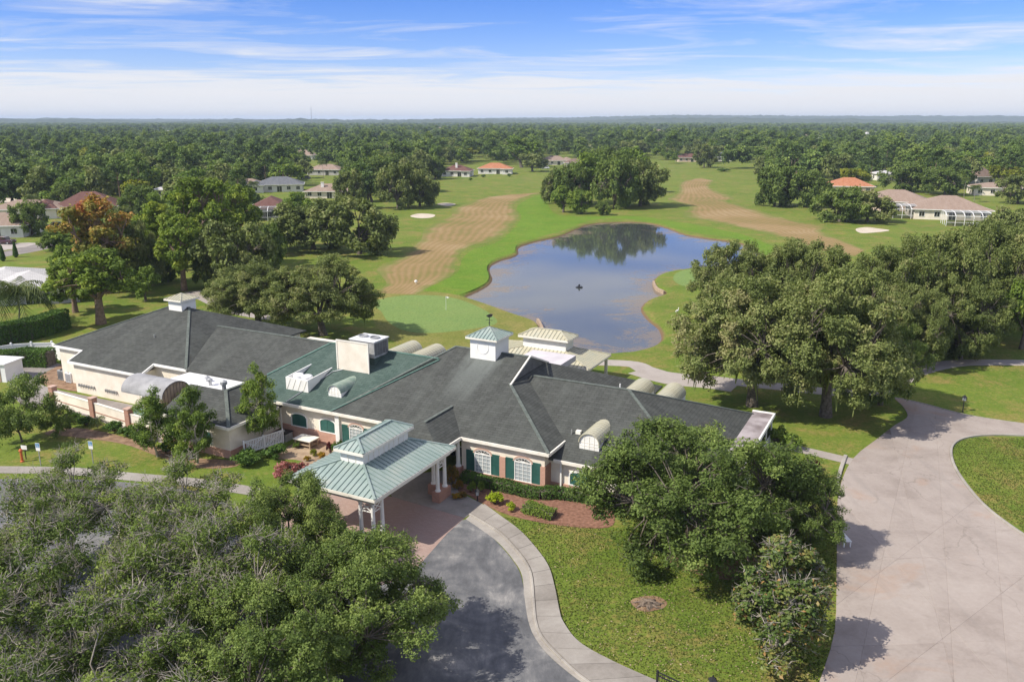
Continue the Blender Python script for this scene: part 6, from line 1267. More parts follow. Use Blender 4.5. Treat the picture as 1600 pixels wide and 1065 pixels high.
# ------------------------------------------------------------------ the wood beyond: the nearest trees singly, the rest as one mass
def region(px, py):
    for x, w_ in ((70, 'above the far left golf strip'), (160, 'above the dark red roof at left'), (240, 'above the orange pine'), (330, 'above the tallest pine'), (420, 'above the left pool cage roof'), (490, 'above the grey roofed house'), (580, 'above the twin oaks'), (690, 'above the grey oaks at the bunker'), (770, 'above the dark red roofed fairway house'), (860, 'above the orange roofed fairway house'), (950, 'above the left pond grove half'), (1045, 'above the right pond grove half'), (1120, 'at the right fairway end, left'), (1190, 'at the right fairway end, right'), (1250, 'above the left round fairway oak'), (1310, 'above the right round fairway oak'), (1390, 'above the orange roof at right'), (1460, 'above the larger pool cage'), (1540, 'above the two palms at right')):
        if px < x: return w_
    return 'above the right edge grove'
def size_(k, h, r_): return ('tall' if h > 15.5 else 'shorter') if k == 'farpine' else ('tall' if h > 12.2 else 'low' if h < 10.3 else 'medium') + (' broad' if r_ > h * 0.555 else ' narrow')
def band_(y, px): return 'in the front row ' if y < 300 else 'in the second row ' if y < 400 else 'in the third row ' if y < 480 else 'further back ' if y < 560 else 'deep in the wood '
KW = dict(far='dark green oak', farmoss='grey green oak', farbright='light green tree', farpine='pine', faryellow='yellow green tree')
rng = np.random.default_rng(21); cand = []
d = 70.0
while d < 4600:
    cell = 9.6 + d * 0.0055; hw = d * 1.25 + 90; n = int(2 * hw / cell)
    xs = (np.arange(n) + rng.uniform(-0.42, 0.42, n)) * cell - hw; ys = d + rng.uniform(-0.45, 0.45, n) * cell
    cand.append(np.stack([xs, ys, np.full(n, cell)], 1)); d += cell * 0.95
cand = np.concatenate(cand); keepc = []
for x, y, c in cand:
    u, v = pix((x, y, 0))
    if y < 215 and (-170 < u < 1760 or u > 1600): continue
    if y < 950:
        if 686 < u < 858 and v > 258: continue
        if 858 <= u < 1045 and v > 250: continue
        if 1045 <= u < 1188 and v > 262 + 4 * math.sin(u * 0.1): continue
        if 1188 <= u < 1300 and v > 285: continue
        if 1300 <= u and v > 298: continue
        if u < 115 and (v > 276 and v < 318 or v > 330): continue
        if 115 <= u < 330 and v > 338: continue
        if 330 <= u < 470 and v > 330: continue
        if 470 <= u <= 600 and v > 316: continue
        if 600 < u <= 686 and v > 284: continue
        if any(abs(u - hx) < hwp * 0.55 + 3 and -9 < v - hy < (28 if hy > 262 else 9) for hx, hy, hwp in HOUSES): continue
        if rng.uniform() < 0.10: continue
    elif any(abs(u - hx) < hwp * 0.6 + 4 and -3 < v - hy < 7 for hx, hy, hwp in HOUSES): continue
    keepc.append((x, y, c, u, v))
keepc.sort(key=lambda q: q[1])
kinds = ['far', 'farpine', 'farmoss', 'farbright', 'farpine', 'far', 'farmoss', 'farpine', 'far', 'farbright', 'faryellow']
cnt = 0; rest = []
for x, y, c, u, v in keepc:
    vis = -40 < u < 1640
    if vis and cnt < 285:
        k = kinds[rng.integers(0, len(kinds) - (1 if rng.uniform() < 0.7 else 0))]; h = rng.uniform(8.5, 14.0) if k != 'farpine' else rng.uniform(13, 18); r_ = h * rng.uniform(0.45, 0.66) if k != 'farpine' else h * 0.28
        put_tree(k, (x, y, 0), r_, h, f'{size_(k, h, r_)} {KW[k]} {band_(y, u)}{region(u, v)}', 'trees ' + band_(y, u) + region(u, v), var=int(rng.integers(0, 2))); cnt += 1
    elif -900 < u < 2500: rest.append((x, y, c))
src = bpy.data.collections.new('forest_sources')
SRCK = [('far', 0), ('far', 1), ('farmoss', 0), ('farbright', 0), ('farpine', 0), ('farpine', 1)]
for i, (k, v) in enumerate(SRCK):
    o = bpy.data.objects.new(f'{i}_tree_crown', get_tree(k, v)[1]); src.objects.link(o)
rest = np.array(rest); n = len(rest); print('forest trees', cnt, n)
me = bpy.data.meshes.new('forest'); me.vertices.add(n); me.vertices.foreach_set('co', np.stack([rest[:, 0], rest[:, 1], np.zeros(n)], 1).astype(np.float32).ravel())
pi = rng.choice(6, n, p=[0.18, 0.15, 0.14, 0.13, 0.22, 0.18]); sc_ = rng.uniform(0.8, 1.55, n) * np.clip(rest[:, 2] / 13.0, 1.0, 2.4); sz = rng.uniform(0.65, 1.5, n); sz = np.where(pi >= 4, sz * 0.82, sz)
a = me.attributes.new('pick', 'INT', 'POINT'); a.data.foreach_set('value', pi.astype(np.int32))
a = me.attributes.new('scl', 'FLOAT_VECTOR', 'POINT'); a.data.foreach_set('vector', np.stack([sc_, sc_, sz], 1).astype(np.float32).ravel())
a = me.attributes.new('rot', 'FLOAT_VECTOR', 'POINT'); a.data.foreach_set('vector', np.stack([0 * sz, 0 * sz, rng.uniform(0, 6.28, n)], 1).astype(np.float32).ravel())
fo = link('forest', me, kind='stuff'); tag(fo, 'dense green wood reaching to the horizon', 'forest')
ng = bpy.data.node_groups.new('forest_nodes', 'GeometryNodeTree'); ng.interface.new_socket('Geometry', in_out='INPUT', socket_type='NodeSocketGeometry'); ng.interface.new_socket('Geometry', in_out='OUTPUT', socket_type='NodeSocketGeometry')
gi = ng.nodes.new('NodeGroupInput'); go = ng.nodes.new('NodeGroupOutput'); ip = ng.nodes.new('GeometryNodeInstanceOnPoints'); ci = ng.nodes.new('GeometryNodeCollectionInfo'); ci.inputs['Collection'].default_value = src; ci.inputs['Separate Children'].default_value = True; ci.inputs['Reset Children'].default_value = True
def na(nm, ty): q = ng.nodes.new('GeometryNodeInputNamedAttribute'); q.data_type = ty; q.inputs[0].default_value = nm; return q.outputs[0]
ip.inputs['Pick Instance'].default_value = True
ng.links.new(gi.outputs[0], ip.inputs['Points']); ng.links.new(ci.outputs[0], ip.inputs['Instance']); ng.links.new(na('pick', 'INT'), ip.inputs['Instance Index']); ng.links.new(na('scl', 'FLOAT_VECTOR'), ip.inputs['Scale'])
er_ = ng.nodes.new('FunctionNodeEulerToRotation'); ng.links.new(na('rot', 'FLOAT_VECTOR'), er_.inputs[0]); ng.links.new(er_.outputs[0], ip.inputs['Rotation']); ng.links.new(ip.outputs[0], go.inputs[0])
md = fo.modifiers.new('scatter', 'NODES'); md.node_group = ng
# ------------------------------------------------------------------ planting close to the clubhouse
hedge([CW(-7.2, -0.55), CW(-4, -0.6), CW(-1.2, -0.7), CW(-0.2, -0.55), CW(0.6, 0.1), CW(2.5, 0.45), CW(6.0, 0.45), CW(9.5, 0.45)], 0.95, 0.72, 'clipped green hedge along the front wall below the shuttered windows', seed=3)
h2 = hedge([G(820, 797), G(840, 803), G(866, 809)], 1.1, 0.62, 'low rounded green hedge on the mulch bed', seed=4, mat='brightleaf')
hedge(smooth(Gl([(-20, 575), (15, 572), (45, 570), (82, 571)]), False, 3), 2.0, 1.9, 'clipped hedge along the white fence at left', seed=5, dens=150, s=(0.07, 0.14))
hedge(smooth(Gl([(-30, 540), (20, 534), (60, 526), (100, 512)]), False, 3), 2.2, 2.6, 'tall dark hedge behind the white fence', seed=6, dens=120, s=(0.09, 0.17))
sh = [(773, 787, 0.8, 0.85, 'lime', 'bright lime shrub at the corner of the mulch bed', 1), (797, 797, 0.5, 0.6, 'lime', 'small lime shrub right of the bright lime one', 2), (707, 757, 0.55, 1.6, 'crotonleaf', 'tall yellow and orange croton beside the brick pedestal', 3), (716, 764, 0.5, 0.7, 'crotonleaf', 'low croton beside the entrance paving', 1), (722, 776, 0.55, 0.35, 'crotonleaf', 'trailing plant at the edge of the entrance paving', 2),
      (737, 768, 0.4, 0.8, 'brightleaf', 'variegated shrub left one of two in the mulch bed', 1), (752, 768, 0.4, 0.8, 'brightleaf', 'variegated shrub right one of two in the mulch bed', 2), (830, 790, 0.35, 0.45, 'crotonleaf', 'small brownish shrub between hedge and low rounded hedge', 3), (712, 778, 0.45, 0.4, 'goldleaf', 'small gold shrub at the foot of the brick pedestal', 4),
      (502, 716, 0.45, 0.55, 'goldleaf', 'gold flowering shrub in the garden left of the porte cochere', 1), (490, 712, 0.4, 0.6, 'yellowleaf', 'yellow shrub in the garden left of the porte cochere', 3), (516, 708, 0.4, 1.0, 'darkredleaf', 'dark red leaved plant in the garden left of the porte cochere', 1), (528, 708, 0.65, 1.1, 'hedge', 'round green bush right of the dark red plant', 2), (463, 700, 0.4, 0.55, 'brightleaf', 'small green tuft before the pale garden table', 4), (480, 720, 0.35, 0.45, 'goldleaf', 'small yellow flowers at the garden edge', 5),
      (450, 748, 1.3, 1.3, 'pinkleaf', 'pink and red blossoming bush beside the drive', 1), (468, 742, 1.0, 1.2, 'pinkleaf', 'pink bush nearest the porte cochere roof', 2), (430, 715, 1.2, 1.1, 'hedge', 'green bush below the white gate', 5), (385, 725, 1.5, 1.2, 'hedge', 'green bush at the corner of the service wing', 6),
      (112, 660, 1.0, 1.0, 'hedge', 'shrub at the left end of the row by the yard wall', 1), (135, 664, 0.9, 0.9, 'hedge', 'second shrub of the row by the yard wall', 2), (178, 674, 1.0, 0.95, 'hedge', 'shrub right of the small palm by the yard wall', 3), (200, 681, 1.0, 0.9, 'hedge', 'shrub below the second brick pier', 4), (222, 690, 0.9, 1.2, 'brightleaf', 'light shrub left of the first young tree', 5), (262, 704, 1.0, 0.8, 'hedge', 'shrub right of the first young tree', 1), (285, 710, 1.0, 0.7, 'hedge', 'shrub between the first two young trees', 2),
      (1212, 692, 1.5, 1.4, 'brightleaf', 'bright green bush at the end of the right wing', 2), (1236, 700, 1.2, 1.2, 'brightleaf', 'bright green bush by the walk to the lot', 3), (1268, 735, 0.9, 1.0, 'darkredleaf', 'dark red shrub between oak and concrete lot', 2), (1385, 500, 1.6, 2.2, 'yellowleaf', 'yellow green vine patch low in the right hand grove', 3), (735, 282, 1.2, 1.2, 'hedge', 'round bush before the orange roofed house', 1), (755, 277, 1.4, 1.3, 'hedge', 'bush left of the patio of the orange roofed house', 2), (796, 276, 1.5, 1.5, 'hedge', 'bush right of the patio of the orange roofed house', 3), (1130, 268, 4.5, 1.6, 'hedge', 'wide scrub patch at the end of the right fairway', 4), (80, 470, 1.6, 1.6, 'hedge', 'dark bush at the corner of the white tile roofed house', 3)]
for x, y, r_, h_, m_, lb, sd_ in sh: p = G(x, y); shrub((p.x, p.y), r_, h_, m_, lb, sd_)
# ------------------------------------------------------------------ small things
def put(name, label, cat, px, py, rz=0, group=None): p = G(px, py); return thing(name, label, cat, (p.x, p.y, 0), R(rz), group)
for i, (x, y, lb, blue) in enumerate([(41, 717, 'low white sign on a dark post beside the orange post', 0), (64, 727, 'blue and white parking sign right of the orange post', 1), (146, 724, 'blue and white parking sign alone on the lawn', 1)]):
    t = put('parking_sign' if blue else 'lawn_sign', lb, 'sign', x, y, -12, None); h = 1.95 if blue else 1.25
    MB().box(-0.03, 0.03, -0.03, 0.03, 0, h).build('post', M['dark'] if not blue else M['galv'], t)
    if blue:
        p = MB().box(-0.20, 0.20, -0.055, -0.032, h - 0.62, h + 0.05).build('plate', M['white'], t); MB().box(-0.17, 0.17, -0.060, -0.055, h - 0.34, h + 0.02).build('blue_field', M['bluesign'], p)
        g_ = MB(); g_.lathe([(0.035, 0), (0.035, 0.004)], (0, 0, 0), 10)
        g2 = MB(); n = 14
        for k in range(11):
            a0, a1 = math.pi * (0.75 + 1.25 * k / 11), math.pi * (0.75 + 1.25 * (k + 1) / 11); g2.bar((0.085 * math.cos(a0) - 0.01, -0.063, h - 0.22 + 0.085 * math.sin(a0)), (0.085 * math.cos(a1) - 0.01, -0.063, h - 0.22 + 0.085 * math.sin(a1)), 0.022, 0.004, (0, 1, 0))
        g2.box(-0.03, 0.0, -0.066, -0.060, h - 0.20, h - 0.07); g2.box(-0.03, 0.07, -0.066, -0.060, h - 0.20, h - 0.175); g2.bar((0.06, -0.063, h - 0.19), (0.12, -0.063, h - 0.28), 0.025, 0.004, (0, 1, 0)); g2.box(-0.035, 0.005, -0.066, -0.060, h - 0.055, h - 0.015); g2.build('wheelchair_symbol', M['white'], p)
    else: MB().box(-0.28, 0.28, -0.06, -0.032, h - 0.36, h).build('plate', M['white'], t)
t = put('orange_post', 'short orange post with a cap beside the low white sign', 'post', 35, 721); MB().lathe([(0.16, 0), (0.16, 0.08), (0.10, 0.12), (0.10, 0.95)], (0, 0, 0), 10).build('barrel', M['orange'], t); MB().lathe([(0.16, 0.95), (0.16, 1.02), (0.10, 1.12), (0.03, 1.16)], (0, 0, 0), 10).build('cap', M['orange'], t)
def lantern(px, py, label, h=1.55):
    t = put('lantern_post', label, 'lamp post', px, py); MB().lathe([(0.09, 0), (0.09, 0.05), (0.05, 0.1), (0.045, h - 0.42)], (0, 0, 0), 10).build('post', M['dark'], t)
    MB().box(-0.12, 0.12, -0.12, 0.12, h - 0.42, h - 0.10).build('lamp_glass', M['glass'], t); c = MB()
    for x in (-0.12, 0.12):
        for y in (-0.12, 0.12): c.box(x - 0.018, x + 0.018, y - 0.018, y + 0.018, h - 0.42, h - 0.10)
    c.build('cage', M['dark'], t); r_ = MB(); E = P3((-0.2, -0.2, h - 0.10), (0.2, -0.2, h - 0.10), (0.2, 0.2, h - 0.10), (-0.2, 0.2, h - 0.10)); ap = (0, 0, h + 0.12)
    for i in range(4): r_.poly([E[i], E[(i + 1) % 4], ap])
    r_.poly(E[::-1]); r_.lathe([(0.03, 0), (0.03, 0.12)], (0, 0, h + 0.08), 6); r_.build('hood', M['dark'], t)
lantern(1504, 643, 'black lantern post on the lawn above the concrete drive', 1.6); lantern(1112, 1092, 'black lantern post at the bottom edge of the front lawn', 1.2)
lantern(746, 782, 'short black path light at the mulch bed edge', 0.9)
# black fence at the bottom edge
p0, p1 = G(1026, 1082), G(1120, 1128); t = thing('iron_fence', 'black iron fence section at the bottom edge by the walk', 'fence', tuple(p0), math.atan2(p1.y - p0.y, p1.x - p0.x)); L = (p1 - p0).length
for x in (0, L / 2, L): MB().box(x - 0.05, x + 0.05, -0.05, 0.05, 0, 1.3).build('post', M['dark'], t)
for z in (0.15, 1.0, 1.2): MB().box(0, L, -0.025, 0.025, z, z + 0.05).build('rail', M['dark'], t)
for i in range(1, int(L / 0.13)): MB().box(i * 0.13 - 0.01, i * 0.13 + 0.01, -0.01, 0.01, 0.15, 1.2).build('picket', M['dark'], t)
# white bench by the lot
t = put('garden_bench', 'white slatted bench at the edge of the concrete lot', 'bench', 1316, 846, 92)
for x in (-0.75, 0.75):
    for y in (-0.2, 0.22): MB().box(x - 0.04, x + 0.04, y - 0.04, y + 0.04, 0, 0.44 if y < 0 else 0.9).build('leg', M['gate'], t)
for i in range(5): MB().box(-0.85, 0.85, -0.26 + i * 0.1, -0.18 + i * 0.1, 0.44, 0.47).build('seat_slat', M['gate'], t)
for i in range(4): MB().box(-0.85, 0.85, 0.24, 0.27, 0.52 + i * 0.11, 0.60 + i * 0.11).build('back_slat', M['gate'], t)
# stump
rng = np.random.default_rng(3); t = put('tree_stump', 'weathered grey stump in a bare ring on the front lawn', 'stump', 1013, 944); mb = MB(); n = 16; pr_ = [(1.0, -0.05), (0.85, 0.08), (0.62, 0.20), (0.50, 0.28)]
vs_ = []
for k, (r_, z) in enumerate(pr_):
    for i in range(n): q = r_ * (0.6 + 0.25 * math.sin(i * 2.1 + 1) * (1 - k * 0.2) + rng.uniform(-0.1, 0.1)); vs_.append((q * math.cos(6.283 * i / n), q * 0.7 * math.sin(6.283 * i / n), z + rng.uniform(-0.03, 0.05)))
mb.add(vs_, [(k * n + i, k * n + (i + 1) % n, (k + 1) * n + (i + 1) % n, (k + 1) * n + i) for k in range(3) for i in range(n)] + [tuple(range(3 * n, 4 * n))]); mb.build('wood', M['stump'], t)
for i in range(7): a = i * 0.9; MB().tube([(0.3 * math.cos(a), 0.22 * math.sin(a), 0.1), (0.65 * math.cos(a), 0.5 * math.sin(a), 0.06), (1.0 * math.cos(a + 0.2), 0.7 * math.sin(a + 0.2), 0.0)], [0.1, 0.07, 0.03], 6).build('root', M['stump'], t)
# golf things
def flag(px, py, label, col='white', h=2.1):
    t = put('golf_flag', label, 'flag', px, py); MB().lathe([(0.025, 0), (0.02, h)], (0, 0, 0), 8).build('pole', M['white'], t); mb = MB(); n = 6
    vs_ = [(0.02 + 0.5 * i / n, 0.05 * math.sin(i * 1.1), z) for i in range(n + 1) for z in (h - 0.36 + 0.02 * i, h - 0.02 * i)]; mb.add(vs_, [(2 * i, 2 * i + 2, 2 * i + 3, 2 * i + 1) for i in range(n)]); mb.add([(x, y + 0.012, z) for x, y, z in vs_], [(2 * i + 1, 2 * i + 3, 2 * i + 2, 2 * i) for i in range(n)]); mb.build('cloth', M[col], t)
flag(697, 484, 'white flag stick on the near putting green')
t = put('yardage_marker', 'small white marker ball on the scalped fairway', 'marker', 650, 444); MB().lathe([(0.03, 0), (0.03, 0.25), (0.22, 0.32), (0.28, 0.5), (0.22, 0.68), (0.05, 0.76)], (0, 0, 0), 12).build('ball', M['white'], t)
t = thing('pond_aerator', 'small dark aerator float in the middle of the pond', 'aerator', (G(905, 449, WZ).x, G(905, 449, WZ).y, WZ)); MB().lathe([(0.30, -0.1), (0.62, 0.0), (0.62, 0.10), (0.30, 0.16), (0.12, 0.20), (0.12, 0.55), (0.05, 0.6)], (0, 0, 0), 14).build('float', M['dark'], t)
for i in range(3): a = i * 2.09; MB().tube([(0.1 * math.cos(a), 0.1 * math.sin(a), 0.45), (0.6 * math.cos(a), 0.6 * math.sin(a), 0.08)], 0.03, 6).build('strut', M['dark'], t)
def egret(px, py, z, label, rz, low=False):
    p = G(px, py); t = thing('egret', label, 'bird', (p.x, p.y, 0), R(rz), None); mb = MB()
    mb.tube([(-0.45, 0, 0.55), (-0.25, 0, 0.60), (0.0, 0, 0.66), (0.18, 0, 0.70), (0.28, 0, 0.80), (0.22, 0, 0.95), (0.30, 0, 1.05), (0.38, 0, 1.04)], [0.02, 0.11, 0.16, 0.11, 0.05, 0.04, 0.055, 0.03], 8); mb.build('body', M['white'], t, smooth=True)
    MB().tube([(0.37, 0, 1.04), (0.50, 0, 1.01)], [0.02, 0.006], 6).build('beak', M['orange'], t)
    for s_ in (-0.05, 0.05): MB().tube([(0, s_, 0.56), (0.03, s_, 0.28), (0, s_, 0.0)], 0.014, 5).build('leg', M['dark'], t)
egret(1058, 492, 0, 'white egret on the grass between pond and moss hung oak', 40)
# garden corner
t = thing('garden_table', 'pale topped garden table before the arched green shutters', 'table', CW(-23.0, -0.55), TH); MB().box(-0.95, 0.95, -0.65, 0.65, 0.72, 0.80).build('top', M['trim'], t)
for x in (-0.8, 0.8):
    for y in (-0.5, 0.5): MB().box(x - 0.05, x + 0.05, y - 0.05, y + 0.05, 0, 0.72).build('leg', M['tanwood'], t)
MB().box(-0.8, 0.8, -0.5, 0.5, 0.25, 0.30).build('shelf', M['tanwood'], t)
t = thing('planter_box', 'dark grey cabinet in the garden corner by the first arched shutters', 'cabinet', CW(-25.9, -0.2), TH); MB().box(-0.65, 0.65, -0.45, 0.45, 0, 0.72).build('body', M['hvac'], t); MB().box(-0.7, 0.7, -0.5, 0.5, 0.72, 0.78).build('lid', M['dark'], t); MB().lathe([(0.16, 0), (0.16, 0.05)], (0, 0, 0.78), 12).build('fan', M['hvac'], t)
p0, p1 = CW(-25.35, -0.9), CW(-26.3, -4.6); t = thing('picket_gate', 'white cross braced gate beside the service wing', 'gate', tuple(p0), math.atan2(p1.y - p0.y, p1.x - p0.x)); L = (p1 - p0).length
for x in (0, L / 2, L): MB().box(x - 0.06, x + 0.06, -0.06, 0.06, 0, 1.35).build('post', M['gate'], t)
for z in (0.15, 1.15): MB().box(0, L, -0.03, 0.03, z, z + 0.1).build('rail', M['gate'], t)
for k in range(2): x0, x1 = L / 2 * k + 0.06, L / 2 * (k + 1) - 0.06; MB().bar((x0, -0.045, 0.2), (x1, -0.045, 1.15), 0.08, 0.03, (0, 1, 0)).build('brace', M['gate'], t); MB().bar((x0, 0.045, 1.15), (x1, 0.045, 0.2), 0.08, 0.03, (0, 1, 0)).build('brace', M['gate'], t)
for i in range(1, int(L / 0.16)): MB().box(i * 0.16 - 0.05, i * 0.16 + 0.05, -0.012, 0.012, 0.1, 1.25).build('picket', M['gate'], t)
# white vinyl fence at left
fl = Gl([(-40, 572), (21, 561), (52, 559), (84, 558), (99, 566)]); t = thing('vinyl_fence', 'white vinyl panel fence behind the clipped hedge at left', 'fence', tuple(fl[0]))
for i in range(len(fl) - 1):
    a, b_ = fl[i] - fl[0], fl[i + 1] - fl[0]; MB().bar((a.x, a.y, 0.95), (b_.x, b_.y, 0.95), 0.05, 1.6).build('panel', M['gate'], t)
    for z in (0.12, 1.78): MB().bar((a.x, a.y, z), (b_.x, b_.y, z), 0.10, 0.14).build('rail', M['gate'], t)
for q in fl: a = q - fl[0]; po = MB().box(a.x - 0.09, a.x + 0.09, a.y - 0.09, a.y + 0.09, 0, 1.95).build('post', M['gate'], t); MB().lathe([(0.15, 0), (0.13, 0.06), (0.02, 0.12)], (a.x, a.y, 1.95), 4).build('cap', M['gate'], po)
t = put('white_shed', 'small white roofed shed at the left edge by the service drive', 'shed', -12, 596, -10); MB().box(-1.8, 1.8, 0, 2.6, 0, 2.0).build('wall', M['gate'], t); MB().box(-2.0, 2.0, -0.2, 2.8, 2.0, 2.14).build('roof', M['flatwhite'], t)
dd = MB().box(0.2, 1.2, -0.04, 0, 0.05, 1.8).build('door', M['tanwood'], t); MB().box(1.05, 1.10, -0.08, -0.04, 0.85, 1.0).build('handle', M['dark'], dd)
for i, (x, y, lb) in enumerate([(101, 592, 'grey condenser unit at the corner of the left hall'), (113, 596, 'pale condenser unit nearest the left hall wall')]):
    t = put('condenser_unit', lb, 'air conditioner', x, y, -27, 'condenser units at the left hall'); MB().box(-0.45, 0.45, -0.45, 0.45, 0.05, 1.1).build('cabinet', M['hvac'] if i == 0 else M['flatwhite'], t)
    for k in range(8): MB().box(-0.42, 0.42, -0.47, -0.45, 0.15 + k * 0.11, 0.2 + k * 0.11).build('louvre', M['dark'], t)
    MB().lathe([(0.36, 0), (0.36, 0.05), (0.30, 0.05)], (0, 0, 1.1), 14).build('fan_grille', M['dark'], t); MB().box(-0.55, 0.55, -0.55, 0.55, 0, 0.05).build('pad', M['kerb'], t)
# vehicles
def car(px, py, rz, paint, label, L=4.7, W=1.85, H=1.75):
    m, t_, b_, _ = newmat('car_paint'); b_.inputs['Base Color'].default_value = paint + (1,); b_.inputs['Roughness'].default_value = 0.25; b_.inputs['Coat Weight'].default_value = 0.8; b_.inputs['Metallic'].default_value = 0.2
    t = put('parked_car', label, 'car', px, py, rz); prof = [(-L / 2, 0.35), (-L / 2, 0.85), (-L / 2 + 0.15, 1.05), (-L * 0.22, 1.12), (-L * 0.12, H - 0.08), (0, H), (L * 0.30, H - 0.03), (L * 0.42, 1.12), (L / 2 - 0.05, 1.0), (L / 2, 0.6), (L / 2, 0.35)]
    mb = MB(); n = len(prof); secs = [(-W / 2, 0.86), (-W / 2 + 0.06, 1.0), (W / 2 - 0.06, 1.0), (W / 2, 0.86)]
    vs_ = []
    for y, f in secs:
        for x, z in prof: vs_.append((x * (1 if f == 1 else 0.97), y * (1.0 if z < 1.1 else 0.84), z if f == 1 else 0.35 + (z - 0.35) * 0.96))
    mb.add(vs_, [(s_ * n + i, s_ * n + (i + 1) % n, (s_ + 1) * n + (i + 1) % n, (s_ + 1) * n + i) for s_ in range(3) for i in range(n)] + [tuple(range(n)), tuple(range(4 * n - 1, 3 * n - 1, -1))]); mb.build('body', m, t, smooth=False)
    for s_ in (-1, 1):
        y = s_ * (W / 2 * 0.84 + 0.012); MB().prism([(-L * 0.19, y, 1.14), (L * 0.36, y, 1.14), (L * 0.29, y * 0.99, H - 0.16), (-L * 0.09, y * 0.99, H - 0.16)], Vector((0, s_ * 0.01, 0))).build('side_window', M['glassdark'], t)
    MB().prism([(-L * 0.225, -W * 0.36, 1.16), (-L * 0.225, W * 0.36, 1.16), (-L * 0.128, W * 0.34, H - 0.12), (-L * 0.128, -W * 0.34, H - 0.12)], Vector((0.012, 0, 0.01))).build('windscreen', M['glassdark'], t)
    for sx_ in (-1, 1):
        for s_ in (-1, 1):
            wh = MB(); wh.tube([(sx_ * L * 0.30, s_ * (W / 2 - 0.22), 0.34), (sx_ * L * 0.30, s_ * (W / 2 + 0.01), 0.34)], 0.34, 16); wo_ = wh.build('wheel', M['dark'], t); MB().tube([(sx_ * L * 0.30, s_ * (W / 2 + 0.005), 0.34), (sx_ * L * 0.30, s_ * (W / 2 + 0.02), 0.34)], 0.2, 12).build('rim', M['galv'], wo_)
        for s_ in (-1, 1): MB().box(sx_ * L / 2 - 0.03, sx_ * L / 2 + 0.03, s_ * W * 0.36 - 0.16, s_ * W * 0.36 + 0.16, 0.72, 0.88).build('headlight' if sx_ < 0 else 'tail_light', M['glass'] if sx_ < 0 else M['terra'], t)
car(8, 381, 170, (0.05, 0.012, 0.02), 'dark red car parked on the driveway at the left edge'); car(86, 357, 20, (0.02, 0.03, 0.05), 'dark blue car parked beside the dark street tree'); car(478, 280, 10, (0.03, 0.03, 0.035), 'dark car before the pale roofed house'); car(852, 264, 5, (0.6, 0.6, 0.62), 'white car before the brown roofed house across the fairway', L=4.9)
# mast on the horizon
t = thing('radio_mast', 'thin radio mast on the horizon left of centre', 'mast', (-582.0, 2500.0, 0)); mb = MB()
for k in range(3): a = k * 2.094; mb.tube([(1.0 * math.cos(a), 1.0 * math.sin(a), 0), (0.6 * math.cos(a), 0.6 * math.sin(a), 64)], 0.22, 4)
for z in range(4, 60, 4): mb.tube([(0.8, 0, z), (-0.4, 0.7, z + 2), (-0.4, -0.7, z + 4)], 0.12, 4)
mb.build('lattice', M['galv'], t); MB().tube([(0, 0, 64), (0, 0, 72)], 0.2, 4).build('antenna', M['galv'], t)
# fallen leaves and dry sticks on the front lawn
rng = np.random.default_rng(8); n = 1500; Pl = []
while len(Pl) < n:
    x, y = rng.uniform(800, 1290), rng.uniform(815, 1065); p = G(x, y)
    if in_poly(x, y, [(790, 812), (940, 826), (1290, 830), (1280, 1065), (1040, 1065), (905, 1003), (875, 955), (860, 886)]): Pl.append((p.x, p.y, 0.03))
Pl = np.array(Pl); V, F = leaf_faces(Pl, unit(rng.normal(size=(n, 3)) * 0.35 + np.array([0, 0, 1])), rng.uniform(0.03, 0.075, n), rng, 0.5)
o = link('fallen_leaves', np_mesh('fallen_leaves', V, F, plain('dry_leaf', (0.22, 0.15, 0.08), (0.45, 0.36, 0.24), 6, 0.9), None), kind='stuff'); tag(o, 'dry leaves scattered over the front lawn', 'leaves')
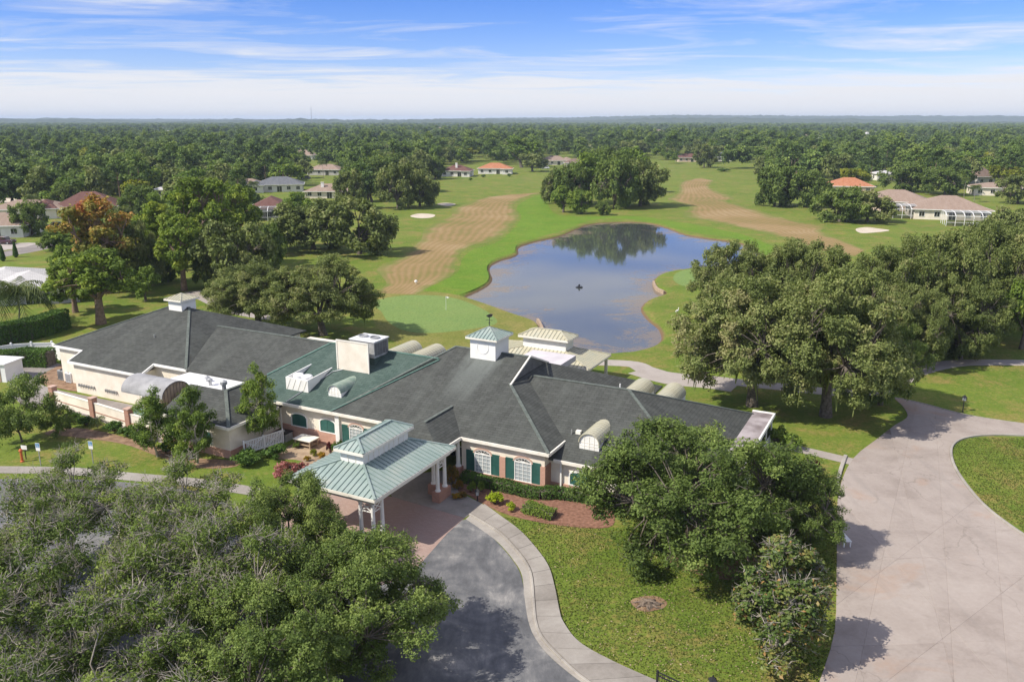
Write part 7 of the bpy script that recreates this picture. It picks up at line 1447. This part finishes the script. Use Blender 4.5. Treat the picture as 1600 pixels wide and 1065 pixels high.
# grass tufts on the front lawn and the island by the lot
n = 26000; poly1 = [(775, 806), (945, 826), (1308, 826), (1304, 985), (1275, 1080), (1030, 1080), (940, 1030), (880, 985), (868, 925), (850, 880), (812, 832)]; poly2 = [(1488, 690), (1520, 684), (1610, 684), (1610, 836), (1545, 795), (1490, 725)]
w1 = [G(*p) for p in poly1]; w2 = [G(*p) for p in poly2]; Pg = []
for wp, m in ((w1, n), (w2, 9000)):
    x0, x1 = min(p.x for p in wp), max(p.x for p in wp); y0, y1 = min(p.y for p in wp), max(p.y for p in wp); X = rng.uniform(x0, x1, m * 2); Y = rng.uniform(y0, y1, m * 2); ins = np.zeros(len(X), bool); j = len(wp) - 1
    for i in range(len(wp)):
        xi, yi, xj, yj = wp[i].x, wp[i].y, wp[j].x, wp[j].y; ins ^= ((yi > Y) != (yj > Y)) & (X < (xj - xi) * (Y - yi) / (yj - yi + 1e-9) + xi); j = i
    Pg.append(np.stack([X[ins], Y[ins]], 1)[:m])
Pg = np.concatenate(Pg); n = len(Pg); az = rng.uniform(0, 6.28, n); hgt = rng.uniform(0.03, 0.085, n); wd = rng.uniform(0.03, 0.07, n); ln = rng.normal(size=(n, 2)) * 0.03
b0 = np.stack([Pg[:, 0] - np.cos(az) * wd, Pg[:, 1] - np.sin(az) * wd, np.zeros(n)], 1); b1 = np.stack([Pg[:, 0] + np.cos(az) * wd, Pg[:, 1] + np.sin(az) * wd, np.zeros(n)], 1); tp = np.stack([Pg[:, 0] + ln[:, 0], Pg[:, 1] + ln[:, 1], hgt], 1)
V = np.stack([b0, b1, tp], 1).reshape(-1, 3); M['blade'] = leafmat('grass_blade', [(0.0, (0.060, 0.088, 0.018)), (0.5, (0.095, 0.122, 0.028)), (0.8, (0.145, 0.142, 0.042)), (1.0, (0.26, 0.185, 0.08))], 0.3)
gt = link('grass_tufts', np_mesh('grass_tufts', V, np.arange(3 * n).reshape(n, 3), M['blade'], np.clip(0.45 + 0.2 * np.sin(Pg[:, 0] * 0.7) * np.sin(Pg[:, 1] * 0.9) + rng.normal(size=n) * 0.2, 0, 1)), kind='stuff'); tag(gt, 'short grass tufts of the front lawn', 'grass')
# ------------------------------------------------------------------ air
hz = bpy.data.materials.new('haze_air'); hz.use_nodes = True; ht = hz.node_tree; ht.nodes.clear(); ho = N(ht, 'ShaderNodeOutputMaterial'); pvn = N(ht, 'ShaderNodeVolumePrincipled'); pvn.inputs['Color'].default_value = (0.66, 0.80, 1.0, 1); pvn.inputs['Density'].default_value = 0.00012; ht.links.new(pvn.outputs[0], ho.inputs['Volume'])
MB().box(-15000, 15000, -2000, 15000, -3.0, 84.0).build('haze', hz, kind='stuff')
